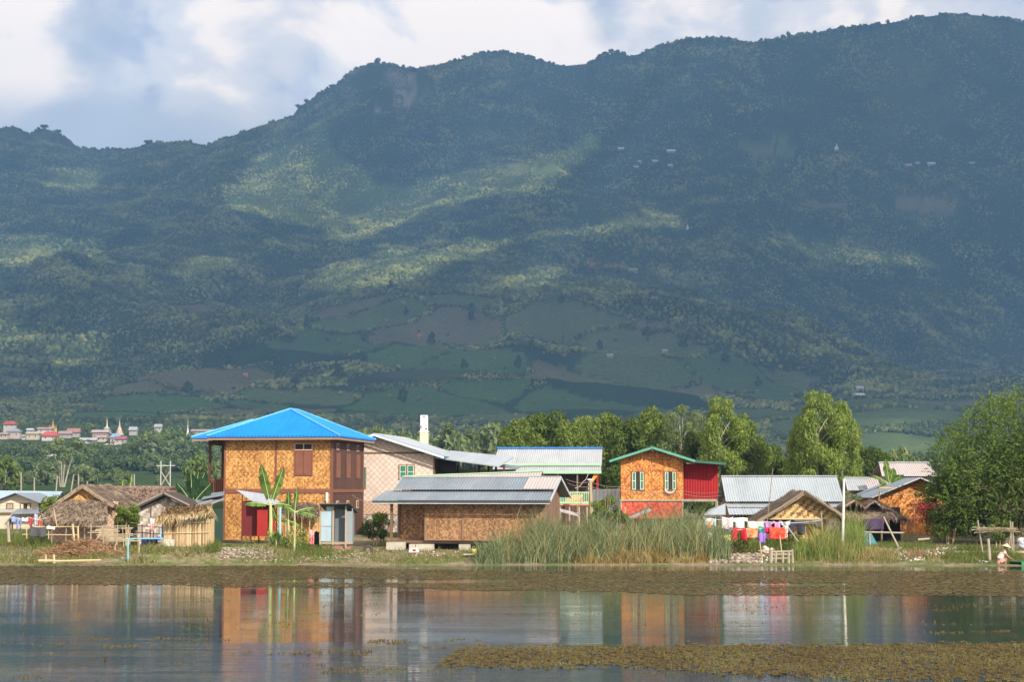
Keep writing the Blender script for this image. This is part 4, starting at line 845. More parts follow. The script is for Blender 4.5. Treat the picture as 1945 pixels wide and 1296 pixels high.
# --- white pillar with red marks ---
def pillar():
    F = Frame('water_tower_pillar', 'tall white rectangular pillar with red marks rising behind the white woven house', 'pillar', 805, 138); w = 7 / 24.6; zt, zm = F.z(789), F.z(821)
    F.b(MB().box(-w, w, 0, .5, zm + .06, zt), 'upper_shaft', white); F.b(MB().box(-w - .04, w + .04, -.04, .54, -.2, zm), 'lower_shaft', plain('cream_render', (.66, .58, .44))); F.b(MB().box(-w - .1, w + .1, -.09, .59, zm, zm + .06), 'ledge', white)
    F.b(MB().box(-.05, .05, -.006, -.001, zt - .18, zt - .08).box(-.09, -.02, -.006, -.001, zt - .14, zt - .1).box(-w + .02, -w + .1, -.006, -.001, zm + .25, zm + .5).box(w - .2, w - .06, -.006, -.001, zm + .18, zm + .3), 'red_mark', red2)
pillar()

# --- long low house with the grey two-tier roof ---
def long_house():
    F = Frame('long_grey_roof_house', 'long low brown woven house with two-tier grey metal roof, on concrete blocks', 'house', 1038, 97.5, 14, z0=.78); b = F.b
    xl, xr = F.x(708, -.75), .35; ye, yb = -.75, 4.6; ym = 1.9; zE = F.z(951, 0, ye); zr = F.z(907, 0, ym); xw = F.x(808); x2 = F.x(757, 1.2)
    zm = zE + .5; yk = .45
    r = b(MB().corr((xl + .9, ym, zr), (xr, ym, zr), (xr, yk - .1, zm + .08), (xl + .9, yk - .1, zm + .08), .26, .022).corr((xl + .35, yk + .15, zm + .02), (xr, yk + .15, zm + .02), (xr, ye, zE), (xl, ye, zE), .26, .022).corr((xl + .9, ym, zr), (xr, ym, zr), (xr, yb, zE + .15), (xl + .9, yb, zE + .15), .26, .022), 'roof', corrmat('slate_sheet', (.20, .235, .27), .55, .15, .12, (.36, .33, .30)))
    MB().box(xl + .9, xr, ym - .09, ym + .09, zr + .02, zr + .07).build('ridge_cap', tin_l, r)
    # newer bright sheet near the right end
    n = (Vector((0, yk - .1 - ym, zm + .08 - zr))).normalized(); MB().corr((xr - 1.75, ym, zr + .035), (xr + .02, ym, zr + .035), (xr + .02, yk - .1, zm + .115), (xr - 1.75, yk - .1, zm + .115), .26, .022).build('roof_patch', tin_o, r)
    MB().box(xl, xr, ye - .03, ye, zE - .16, zE - .03).build('gutter', plain('dark_gutter', (.05, .06, .07)), r); MB().box(xl, xr, ye - .035, ye + .01, zE - .2, zE - .165).build('eave_board', plain('pale_board', (.55, .60, .60)), r)
    bg = MB()
    for ya, za_, yb_, zb_ in ((ym, zr, ye, zE), (ym, zr, yb, zE + .15)): bg.slab((xr, ya, za_ + .05), (xr + .06, ya, za_ + .05), (xr + .06, yb_, zb_ + .04), (xr, yb_, zb_ + .04), .14)
    bg.build('bargeboard', plain('grey_board', (.42, .45, .47)), r)
    zf = .28; top = zE - .02; b(MB().box(xw, -.1, 0, .1, zf, top + .2), 'wall', W_brown)
    b(MB().box(x2, xw, 1.2, 1.3, zf, top + .4).box(xw, xw + .1, .1, 1.2, zf, top + .2), 'wall', W_brown)
    b(MB().prism([(0, 0)], 0, 0) if False else MB().add([(-.1, 0, zf), (-.1, 3.8, zf), (-.1, 3.8, top + .4), (-.1, ym, zr - .15), (-.1, 0, top + .1), (-.2, 0, zf), (-.2, 3.8, zf), (-.2, 3.8, top + .4), (-.2, ym, zr - .15), (-.2, 0, top + .1)], [(0,1,2,3,4), (9,8,7,6,5)]), 'gable_wall', planks('gable_boards', (.20, .11, .07), .18))
    t = MB()
    for x in (xw - .02, F.x(878), F.x(1012), -.18): t.box(x, x + .08, -.03, -.001, zf, top)
    t.box(xw + .06, -.18, -.03, -.001, zf, zf + .07); b(t, 'timber_trim', plain('trim_wood', (.26, .16, .10)))
    po = MB()
    for px, y in ((742, -.35), (756, 1.1)): x = F.x(px, y); po.box(x, x + .13, y, y + .13, -.4, zE - .03 + (y + .35) * .2)
    b(po, 'porch_post', wood_b); b(MB().box(x2 - .2, -.1, .12, 3.7, zf - .16, zf - .02), 'floor', wood_b)
    for a_, c_, y in ((735, 767, -.5), (778, 788, -.45), (791, 821, -.3), (872, 890, -.25), (1000, 1030, -.2)):
        x0, x1 = F.x(a_, y), F.x(c_, y); b(MB().box(x0, x1, y, y + .5, -.5, zf - .2 + (.1 if a_ < 770 else 0)), 'foundation_block', concrete)
    b(MB().box(x2, F.x(1000), .9, 3.6, -.4, zf - .2), 'underfloor_shade', dark)  # dark block fills the space under the floor with painted shade
long_house()

# --- grey roof with blue ridge, green trim and balcony ---
def blue_ridge_house():
    F = Frame('blue_ridge_house', 'grey corrugated roof house with blue ridge, light green trim and a green balcony', 'house', 1142, 138, 3); b = F.b
    xl, xr = F.x(936), 0.; zr, zm, zE = F.z(853, 0, 2.6), F.z(882, 0, .6), F.z(896, 0, -.6)
    r = b(MB().corr((xl + .25, 2.6, zr), (xr + .1, 2.6, zr), (xr + .05, .5, zm), (xl, .5, zm), .26, .03).corr((xl, .75, zm - .12), (xr, .75, zm - .12), (xr, -.6, zE), (xl, -.6, zE), .26, .03).corr((xl + .25, 2.6, zr), (xr + .1, 2.6, zr), (xr + .05, 5.4, zE), (xl, 5.4, zE), .26, .03), 'roof', tin_l)
    MB().box(xl + .2, xr + .12, 2.48, 2.72, zr + .02, zr + .13).build('ridge_cap', blue_e, r); MB().box(xl, xr + .02, .44, .5, zm - .13, zm + .05).build('trim', green_l, r); MB().box(xl, xr + .02, -.66, -.6, zE - .17, zE + .02).build('trim', green_l, r)
    b(MB().box(F.x(1020), F.x(1132), .9, 1.0, 0, zE + .2), 'wall', planks('maroon_boards', (.09, .04, .04), .2)); b(MB().box(xl + .5, F.x(1020), .9, 1.0, 0, zE + .2), 'wall', wood_v)
    b(MB().box(F.x(1132), F.x(1136), .6, 4.6, 0, zE + .3), 'side_wall', red2)
    b(MB().add([(F.x(1122), -.45, F.z(916)), (F.x(1126), -.45, F.z(916)), (F.x(1138), -.45, zE - .15), (F.x(1128), -.45, zE - .15), (F.x(1122), .8, F.z(916)), (F.x(1126), .8, F.z(916)), (F.x(1138), .8, zE - .15), (F.x(1128), .8, zE - .15)], [(0,1,2,3), (7,6,5,4), (0,3,7,4), (1,5,6,2), (0,4,5,1)]), 'bracket', plain('orange_paint', (.75, .30, .06)))
    for px in (1058, 1095): x = F.x(px); b(MB().box(x, x + .12, -.5, -.38, 0, zE - .18), 'porch_post', wood_v)
blue_ridge_house()
def balcony():
    F = Frame('green_balcony', 'raised platform with light green railing beside the long grey roof', 'balcony', 1118, 112, 0); b = F.b
    xl, xr = F.x(1063), 0.; zf, zt = F.z(957), F.z(935)
    rl = MB().box(xl, xr, 0, .05, zt - .06, zt).box(xl, xr, 0, .05, zf, zf + .1).box(xr - .05, xr, .05, 2.2, zt - .06, zt).box(xr - .05, xr, .05, 2.2, zf, zf + .1)
    for i in range(17): x = xl + (xr - xl - .05) * i / 16; rl.box(x, x + .045, .008, .04, zf + .1, zt - .06)
    b(rl, 'railing', green_l); b(MB().box(xl - .1, xr + .05, -.05, 2.4, zf - .12, zf - .01), 'platform', plain('orange_board', (.5, .24, .12)))
    po = MB()
    for x in (xl, xl + .6, xl + 1.2, xr - .1): po.tube([(x, .1, -.5), (x, .1, zf - .12)], .05)
    b(po, 'stilt', bam); b(MB().box(xl + .2, xr - .3, .8, 1.2, zf, zf + .55), 'bench', plain('orange_cloth', (.6, .25, .12))); b(MB().box(xl + .02, xl + .35, .4, .6, zf, zf + .8), 'panel', plain('blue_cloth', (.1, .3, .55)))
    b(MB().slab(F.p(1060, 966, -.6), F.p(1102, 976, -.6), F.p(1100, 981, -1.4), F.p(1060, 971, -1.4), .05), 'ramp_sheet', tin_o)
balcony()
def green_ridge_shed():
    F = Frame('low_shed', 'low corrugated shed roof with pale green ridge, just above the long grey roof', 'shed', 1025, 109, 8); b = F.b
    xl, xr = F.x(766, 1.5), 0.; zr, zE = F.z(896, 0, 1.5), F.z(912, 0, 0)
    r = b(MB().corr((xl, 1.5, F.z(905, xl, 1.5)), (xr, 1.5, zr), (xr, 0, zE), (xl, 0, zE - .1), .26, .025).corr((xl, 1.5, F.z(905, xl, 1.5)), (xr, 1.5, zr), (xr, 3.2, zE), (xl, 3.2, zE - .1), .26, .025), 'roof', tin_o)
    MB().slab((xl, 1.35, F.z(904, xl, 1.5)), (xr, 1.35, zr + .06), (xr, 1.65, zr + .06), (xl, 1.65, F.z(904, xl, 1.5)), .06).build('ridge_cap', green_l, r)
    b(MB().box(xl + .2, xr - .2, .3, .4, -.1, zE - .05).box(xr - .3, xr - .2, .4, 2.8, -.1, zE), 'wall', wood_v)
green_ridge_shed()

# --- red and orange house on stilts ---
def red_house():
    F = Frame('red_orange_house', 'raised house with orange woven front, red metal side, green roof edge and green shutters', 'house', 1298, 118, 5, z0=1.0); b = F.b
    W_ = 4.1; xa = -W_ / 2 + .05; zb, zl = F.z(951), F.z(986); zE = F.z(876, F.x(1320), -.7); za = F.z(850, xa, -.7); x1, x0 = .80, -W_ - .75; sl = (za - zE) / (x1 - xa); g = lambda x: za - abs(x - xa) * sl - .1; D = 4.2
    b(MB().prism([(-W_, zb + .06), (0, zb + .06), (0, g(0)), (xa, g(xa)), (-W_, g(-W_))], 0, .1), 'wall', W_red)
    b(MB().prism([(-W_ + .05, zl), (-.05, zl), (-.05, zb - .06), (-W_ + .05, zb - .06)], .02, .1), 'lower_wall', weave('crimson_weave', (.22, .02, .01), (.48, .05, .03), (.65, .12, .06), .12, 6))
    s = MB(); xw = F.x(1362, .5); zw = F.z(880, 2, .5); s.corr((.02, .5, zw), (xw, .5, zw), (xw, .5, zb + .1), (.02, .5, zb + .1), .27, .025).corr((xw, .5, zw), (xw, D, zw), (xw, D, zb + .1), (xw, .5, zb + .1), .27, .025); b(s, 'wing_wall', redp); b(MB().box(0, .02, .1, D, zb, g(0)), 'side_wall', wood_d); b(MB().slab((x1 - .05, -.7, zE + .04), (x1 - .05, D + .3, zE + .04), (F.x(1379, -.7), D + .3, F.z(880, 2, .2)), (F.x(1379, -.7), -.7, F.z(880, 2, .2)), .15), 'wing_roof', green_r); b(MB().box(.05, xw, .5, D, zb - .08, zb + .08), 'wing_floor', wood_g)
    b(MB().box(-W_, -W_ + .1, .1, D, zb, g(0)), 'side_wall', redp)
    b(MB().box(-W_ - .05, .05, -.05, .0, zb - .06, zb + .06).box(-W_, 0, .12, D, zb - .3, zb - .12), 'floor_beam', wood_g)
    r = b(MB().corr((xa, -.7, za), (xa, D + .5, za), (x1, D + .5, zE), (x1, -.7, zE), .28, .022).corr((xa, -.7, za), (xa, D + .5, za), (x0, D + .5, zE), (x0, -.7, zE), .28, .022), 'roof', green_r)
    bg = MB()
    for xe in (x0, x1): bg.slab((xa, -.76, za + .05), (xa, -.7, za + .05), (xe, -.7, zE + .05), (xe, -.76, zE + .05), .15)
    bg.box(x1, x1 + .05, -.7, D + .5, zE - .1, zE + .04); bg.build('bargeboard', plain('jade_paint', (.10, .33, .25)), r)
    MB().box(xa - .05, xa + .05, -.69, D, za - .28, za - .14).box(x1 - .6, x1 - .05, -.6, -.5, zE - .2, zE - .08).build('rafter', wood_b, r)
    for a_, c_ in ((1200, 1222), (1262, 1283)): window(F, F.x(a_), F.x(c_), F.z(931), F.z(897), 0, teal, wood_b, .26)
    po = MB()
    for x, y in ((-W_, .05), (-.08, .05), (2.2, .55), (2.2, D - .1), (xa, .2)): po.tube([(x, y, -.6), (x, y, zb - .05)], .07, 7)
    b(po, 'stilt', wood_g); b(MB().box(-W_, -.1, 2.5, 2.6, -.2, zb - .3), 'underfloor_shade', dark)  # dark sheet between the stilts paints the shade beneath the house
    c = MB(); 
    pts = [(F.x(1262), F.z(933)), (F.x(1267), F.z(937)), (F.x(1273), F.z(938)), (F.x(1280), F.z(935))]
    for i in range(3): c.slab((pts[i][0], -.2, pts[i][1]), (pts[i+1][0], -.2, pts[i+1][1]), (pts[i+1][0], -.06, pts[i+1][1] + .12), (pts[i][0], -.06, pts[i][1] + .12), .03)
    b(c, 'sill_cloth', plain('pink_cloth', (.62, .42, .42))); b(MB().add([F.p(1186, 984, -1.2), F.p(1235, 962, -1.2), F.p(1237, 966, -1.0), F.p(1190, 990, -1.0)], [(0,1,2,3)]), 'lean_to_sheet', tin_d)
    b(MB().slab(F.p(1186, 984, -1.0), F.p(1232, 965, -1.0), F.p(1236, 970, -2.0), F.p(1190, 988, -2.0), .05), 'lean_to_roof', tin_o)
red_house()

# --- long corrugated roof on the right ---
def corr_house():
    F = Frame('corrugated_house', 'house under a very long pale corrugated roof behind the washing lines', 'house', 1603, 113, 0); b = F.b
    xl = F.x(1377); zr, zm, zE = F.z(906, 0, 2.4), F.z(953, 0, 0), F.z(978, 0, -1.6); cm = corrmat('pale_corrugated', (.34, .38, .41), .65, .1, .3, (.30, .30, .29))
    r = b(MB().corr((xl, 2.4, zr), (0, 2.4, zr), (0, 0, zm), (xl, 0, zm), .24, .03).corr((xl, 2.4, zr), (0, 2.4, zr), (0, 4.8, zm), (xl, 4.8, zm), .24, .03), 'roof', cm); MB().box(xl, 0, 2.32, 2.5, zr + .02, zr + .08).build('ridge_cap', tin_l, r)
    b(MB().corr((xl, .3, zm - .12), (-.3, .3, zm - .12), (-.3, -.8, F.z(964, 0, -.8)), (xl, -.8, F.z(964, 0, -.8)), .24, .03).corr((xl, -.7, F.z(965, 0, -.7)), (-2.2, -.7, F.z(965, 0, -.7)), (-2.2, -1.6, zE), (xl, -1.6, zE), .3, .03), 'lower_roof', tin_o if False else tin)
    b(MB().box(xl + 3.2, xl + 5, .31, .33, zm - .12, zm - .03).box(-2.2, -.2, .31, .33, zm - .16, zm - .05), 'plank', white)
    b(MB().corr((F.x(1377, -.4), -.4, F.z(956, 0, -.4)), (xl - .05, -.4, F.z(956, 0, -.4)), (xl - .05, -1.9, F.z(978, 0, -1.9)), (F.x(1338, -1.9), -1.9, F.z(977, 0, -1.9)), .3, .03) if False else MB().slab(F.p(1376, 957, -.2), F.p(1345, 968, -.2), F.p(1336, 978, -1.8), F.p(1376, 978, -1.8), .05), 'side_roof', tin)
    b(MB().box(xl + .3, -.3, .2, .3, -.2, zm - .1).box(-.4, -.3, .3, 4.4, -.2, zm + .2).box(xl + .3, xl + .4, .3, 4.4, -.2, zm + .2), 'wall', wood_v); po = MB()
    for i in range(8): x = xl + .2 + (-.6 - xl) * i / 7; po.tube([(x, -1.3, -.3), (x, -1.3, zE - .02)], .05)
    b(po, 'porch_post', bam_d)
corr_house()

# --- woven gable hut with thatch ---
def thatch_hut():
    F = Frame('woven_gable_hut', 'small thatched hut with coarse golden basket-woven gable behind the washing', 'hut', 1580, 103, 0); b = F.b
    xa = F.x(1524); za = F.z(932, xa); xl, zl_ = F.x(1432), F.z(990); xr, zr_ = F.x(1602), F.z(981); D = 4.2
    m = MB(); thatched_slab(m, (xa, -.6, za), (xa, D, za), (xl, D, zl_), (xl, -.6, zl_), .2, 60); thatched_slab(m, (xa, -.6, za), (xa, D, za), (xr, D, zr_), (xr, -.6, zr_), .2, 60); r = b(m, 'roof', th_b)
    MB().tube([(xa - .1, -.7, za - .1), (xl + .1, -.7, zl_ - .12)], .04).tube([(xa + .1, -.7, za - .1), (xr - .1, -.7, zr_ - .12)], .04).build('rafter', bam_d, r)
    sl = (za - zl_) / (xa - xl); sr = (za - zr_) / (xr - xa); xw0, xw1 = F.x(1447), F.x(1590); zb = F.z(986)
    b(MB().prism([(xw0, zb), (xw1, zb), (xw1, za - (xw1 - xa) * sr - .2), (xa, za - .25), (xw0, zb + .05)], 0, .06), 'gable_wall', W_basket)
    b(MB().box(F.x(1456), F.x(1590), -.04, -.002, zb - .05, zb + .05), 'floor_beam', bam); b(MB().box(F.x(1508), F.x(1570), .5, .56, .0, zb), 'wall', W_gold); b(MB().box(F.x(1506), F.x(1546), -.1, -.06, zb - .32, zb - .05).box(F.x(1546), F.x(1558), -.1, -.06, zb - .45, zb - .05), 'awning', plain('dark_tarp', (.10, .08, .08)))
    po = MB()
    for px in (1450, 1478, 1500, 1515, 1526, 1548, 1568, 1590): x = F.x(px); po.tube([(x, .05, -.5), (x + rnd.uniform(-.06, .06), .05, zb)], .045)
    b(po, 'stilt', bam_d); b(MB().box(F.x(1446), F.x(1560), 2.0, 2.06, 0, zb), 'back_shade', dark)  # near-black sheet stands in for the shade below the gable
thatch_hut()
def hump_shed():
    F = Frame('thatched_open_shed', 'dark open shed under a sagging thatch with two peaked vents, left of the huge tree', 'shed', 1722, 106, 0); b = F.b
    xl, xr = F.x(1592), F.x(1724); zt, zE = F.z(958, 0, 1.4), F.z(984, 0, -.8); m = MB()
    thatched_slab(m, (xl + .3, 1.4, zt), (xr - 1.6, 1.4, zt + .15), (xr - .9, -.8, zE + .05), (xl, -.8, zE), .16, 60)
    thatched_slab(m, (xr - 1.9, 1.2, zt + .25), (xr - 1.5, 1.5, zt + .2), (xr + .4, 1.4, F.z(990)), (xr - .6, -.9, F.z(985)), .14, 60)
    for px, top in ((1617, 948), (1656, 950)):
        x = F.x(px, .2); h = F.z(top, 0, .2); thatched_slab(m, (x, -.3, h), (x, 1.4, h + .05), (x - .75, 1.4, h - .5), (x - .7, -.3, h - .45), .1, 60); thatched_slab(m, (x, -.3, h), (x, 1.4, h + .05), (x + .8, 1.4, h - .55), (x + .75, -.3, h - .5), .1, 60)
    b(m, 'roof', th_g); po = MB()
    for px in (1600, 1636, 1668, 1707, 1718): x = F.x(px); po.tube([(x, -.4, -.4), (x, -.4, zE)], .05)
    b(po, 'post', bam_d); b(MB().box(xl + .3, xr - .2, 1.6, 1.7, -.2, zt - .2).box(xl + .3, xl + .4, -.3, 1.6, -.2, zE), 'wall', dark)  # walls coloured near-black for the shade under the thatch
hump_shed()
def right_house():
    F = Frame('orange_gable_house', 'bright orange woven gable house half hidden by the huge tree', 'house', 1790, 115, 0); b = F.b
    xa = F.x(1741); za = F.z(908, xa); xl, zl_ = F.x(1648), F.z(946); sl = (za - zl_) / (xa - xl); xr = 2 * xa - xl; D = 7; g = lambda x: za - abs(x - xa) * sl - .1; x0, x1 = F.x(1669), F.x(1806)
    b(MB().prism([(x0, 0), (x1, 0), (x1, g(x1)), (xa, g(xa)), (x0, g(x0))], 0, .1), 'wall', W_red); b(MB().box(x0, x0 + .1, .1, D, 0, g(x0)).box(x1 - .1, x1, .1, D, 0, g(x1)), 'side_wall', W_red)
    r = b(MB().corr((xa, -.7, za), (xa, D, za), (xl, D, zl_), (xl, -.7, zl_), .3, .03).corr((xa, -.7, za), (xa, D, za), (xr, D, zl_), (xr, -.7, zl_), .3, .03), 'roof', tin_d); bg = MB()
    for xe in (xl, xr): bg.slab((xa, -.75, za + .03), (xa, -.7, za + .03), (xe, -.7, zl_ + .03), (xe, -.75, zl_ + .03), .08)
    bg.build('bargeboard', tin_l, r); t = MB().box(x0, x1, -.03, -.002, F.z(941), F.z(939)); [t.box(F.x(p), F.x(p) + .06, -.03, -.002, 0, F.z(941)) for p in (1669, 1732, 1790)]; t.box(x0, x1, -.028, -.003, F.z(928), F.z(926)); b(t, 'timber_trim', plain('orange_trim', (.62, .36, .16)))
right_house()
def simple_roofs():
    for nm, lab, px0, px1, r_, e_, d, mt in (('tile_roof_house', 'house with dull pinkish-grey corrugated roof behind the orange gable', 1672, 1778, 880, 905, 131, tin_o), ('small_grey_house', 'small grey metal-roofed house right of the long corrugated roof', 1606, 1662, 909, 932, 127, tin_l)):
        F = Frame(nm, lab, 'house', px1, d, 0); xl = F.x(px0); zr, zE = F.z(r_, 0, 2), F.z(e_, 0, 0)
        rf = F.b(MB().corr((xl + .25, 2, zr), (0, 2, zr), (.1, -.2, zE), (xl, -.2, zE), .26, .03).corr((xl + .25, 2, zr), (0, 2, zr), (.1, 4.2, zE), (xl, 4.2, zE), .26, .03), 'roof', mt); MB().box(xl + .2, .05, 1.92, 2.08, zr + .02, zr + .09).build('ridge_cap', tin_l, rf)
        F.b(MB().box(xl + .3, -.2, .2, .3, 0, zE - .02).box(-.3, -.2, .3, 3.8, 0, zE).box(xl + .3, xl + .4, .3, 3.8, 0, zE), 'wall', wood_v)
        if px0 < 1650: F.b(MB().corr((F.x(1640), 0, F.z(912)), (F.x(1663), 0, F.z(905)), (F.x(1664), -1.6, F.z(930, 0, -1.6)), (F.x(1638), -1.6, F.z(930, 0, -1.6)), .26, .03), 'porch_roof', tin_o)
    F = Frame('white_fence_wall', 'whitish metal sheet fence between the wooden post and the orange woven house', 'fence', 1176, 122, 0); F.b(MB().corr((F.x(1125), 0, F.z(930)), (0, 0, F.z(929)), (0, 0, 0), (F.x(1125), 0, 0), .4, .02), 'sheeting', corrmat('white_sheet', (.62, .66, .70), .6, 0, .1)); F.b(MB().box(-.03, .06, -.08, .02, 0, F.z(926)), 'post', white)
simple_roofs()

# --- left group ---
def left_house():
    F = Frame('grey_gable_house', 'low cream-walled house with shallow grey gable roof at the left edge', 'house', 73, 124, 0); b = F.b
    xa = F.x(36); za = F.z(937, xa); xr, zE = F.x(84), F.z(956); xl = 2 * xa - xr; sl = (za - zE) / (xr - xa); g = lambda x: za - abs(x - xa) * sl - .08; x0 = F.x(4); D = 6
    b(MB().prism([(x0, 0), (0, 0), (0, g(0)), (xa, g(xa)), (x0, g(x0))], 0, .1), 'wall', planks('cream_boards', (.60, .50, .38), .2, 2, .12)); b(MB().box(-.1, 0, .1, D, 0, g(0)).box(x0, x0 + .1, .1, D, 0, g(0)), 'side_wall', wood_v)
    b(MB().corr((xa, -.6, za), (xa, D, za), (xr, D, zE), (xr, -.6, zE), .3, .02).corr((xa, -.6, za), (xa, D, za), (xl, D, zE), (xl, -.6, zE), .3, .02), 'roof', tin_d)
    window(F, F.x(18), F.x(28), F.z(967), F.z(958), 0, wood_g, wood_b); window(F, F.x(44), F.x(61), F.z(967), F.z(958), 0, plain('orange_shutter', (.5, .2, .08)), wood_b, .28)
    b(MB().corr((F.x(-6), -.3, F.z(965) if False else F.z(968)), (F.x(40), -.3, F.z(968)), (F.x(38), -1.3, F.z(971, 0, -1.3)), (F.x(-8), -1.3, F.z(971, 0, -1.3)), .3, .02), 'porch_roof', tin); b(MB().corr((F.x(40), -.3, F.z(968)), (F.x(92), -.3, F.z(967)), (F.x(94), -1.8, F.z(976, 0, -1.8)), (F.x(38), -1.8, F.z(977, 0, -1.8)), .3, .02), 'porch_roof', tin_d)
    b(MB().box(F.x(2), F.x(90), -.9, -.8, 0, F.z(974)), 'porch_wall', plain('cream_wall', (.55, .47, .36)))
    F2 = Frame('blue_grey_roof_house', 'house with wide bluish-grey metal roof behind the cream gable house', 'house', 100, 134, 0); F2.b(MB().corr((F2.x(-40), 3, F2.z(932, 0, 3)), (0, 3, F2.z(934, 0, 3)), (F2.x(104), 0, F2.z(958)), (F2.x(-40), 0, F2.z(958)), .3, .02).corr((F2.x(-40), 3, F2.z(932, 0, 3)), (0, 3, F2.z(934, 0, 3)), (0, 6, F2.z(958)), (F2.x(-40), 6, F2.z(958)), .3, .02), 'roof', corrmat('blue_grey_sheet', (.36, .46, .54), .5, .2, .1)); F2.b(MB().box(F2.x(-38), -.3, .3, .4, 0, F2.z(959)).box(-.4, -.3, .4, 5.6, 0, F2.z(959)), 'wall', wood_v)
left_house()
def big_thatch():
    F = Frame('thatched_house', 'large thatched house with golden woven gable above a deep shaggy front eave', 'house', 240, 104, 0); b = F.b
    xa = F.x(160); za = F.z(920, xa); xl, xr = F.x(112), F.x(246); z1 = F.z(953); D = 6; xk = F.x(205)
    zr_ = F.z(952, 0, 0); m = MB(); thatched_slab(m, (xa, -.2, za), (xa + .2, D, za), (xl, D, F.z(958)), (xl - .2, -.2, F.z(957)), .2, 60); thatched_slab(m, (xa, -.2, za), (xa + .2, D, za), (xr + .2, D, F.z(968)), (F.x(222), -.2, F.z(960)), .2, 60)
    thatched_slab(m, (F.x(115), .1, z1 + .12), (F.x(206), .1, z1 + .1), (F.x(222), -2.0, F.z(990, 0, -2)), (F.x(90), -2.0, F.z(990, 0, -2)), .22, 70)
    r = b(m, 'roof', th_b); sl = (za - z1) / (xa - F.x(118)); b(MB().prism([(F.x(122), z1), (F.x(204), z1), (xa, za - .25)], .25, .32), 'gable_wall', W_gold)
    b(MB().box(F.x(112), F.x(225), .3, .4, -.1, z1), 'wall', W_mat); b(MB().box(F.x(100), F.x(220), -.4, -.34, .2, F.z(996)), 'wall', W_mat); po = MB()
    for px in (103, 130, 165, 200, 222): x = F.x(px, -1.6); po.tube([(x, -1.6, -.4), (x, -1.6, F.z(988, 0, -1.6))], .05)
    b(po, 'post', bam_d)
    F = Frame('long_thatched_house', 'long pinkish-brown thatched roof behind the thatched house, left of the banana leaves', 'house', 352, 111, 0); m = MB(); thatched_slab(m, (F.x(205, 2), 2, F.z(922, 0, 2)), (F.x(352, 2), 2, F.z(924, 0, 2)), (F.x(362), -.4, F.z(962)), (F.x(195), -.4, F.z(962)), .2, 60, True, .12); thatched_slab(m, (F.x(205, 2), 2, F.z(922, 0, 2)), (F.x(352, 2), 2, F.z(924, 0, 2)), (F.x(352), 4.4, F.z(960)), (F.x(200), 4.4, F.z(960)), .2, 20)
    F.b(m, 'roof', thatch('pink_thatch', (.13, .09, .07), (.38, .27, .21))); F.b(MB().box(F.x(215), -.2, .3, .4, -.1, F.z(955)).box(-.3, -.2, .4, 4, -.1, F.z(955)), 'wall', wood_v)
big_thatch()
def woven_hut():
    F = Frame('grey_woven_hut', 'grey twill-woven hut with dark gable roof left of the straw-roofed cubicle', 'hut', 352, 103, 0, z0=.7); b = F.b
    xa = F.x(317); za = F.z(936, xa); xl, zl_ = F.x(266), F.z(961); xr, zr_ = F.x(366), F.z(960); x0, x1 = F.x(262) + .1, F.x(366); zc = F.z(952)
    b(MB().prism([(x0, -.2), (x1, -.2), (x1, zr_ - .2), (xa, za - .28), (x0, zl_ - .2)], 0, .1), 'wall', W_grey); b(MB().box(x1 - .1, x1, .1, 4, -.2, zr_ - .2).box(x0, x0 + .1, .1, 4, -.2, zl_ - .2), 'side_wall', wood_v)
    b(MB().slab((xa, -.6, za), (xa, 4.2, za), (xl, 4.2, zl_), (xl, -.6, zl_), .14).slab((xa, -.6, za), (xa, 4.2, za), (xr, 4.2, zr_), (xr, -.6, zr_), .14), 'roof', thatch('black_thatch', (.035, .03, .028), (.12, .10, .09)))
    b(MB().slab((xa, -.66, za + .04), (xa, -.6, za + .04), (xl - .05, -.6, zl_ + .03), (xl - .05, -.66, zl_ + .03), .1).slab((xa, -.66, za + .04), (xa, -.6, za + .04), (xr + .05, -.6, zr_ + .03), (xr + .05, -.66, zr_ + .03), .1), 'bargeboard', plain('grey_wood', (.24, .20, .17)))
woven_hut()
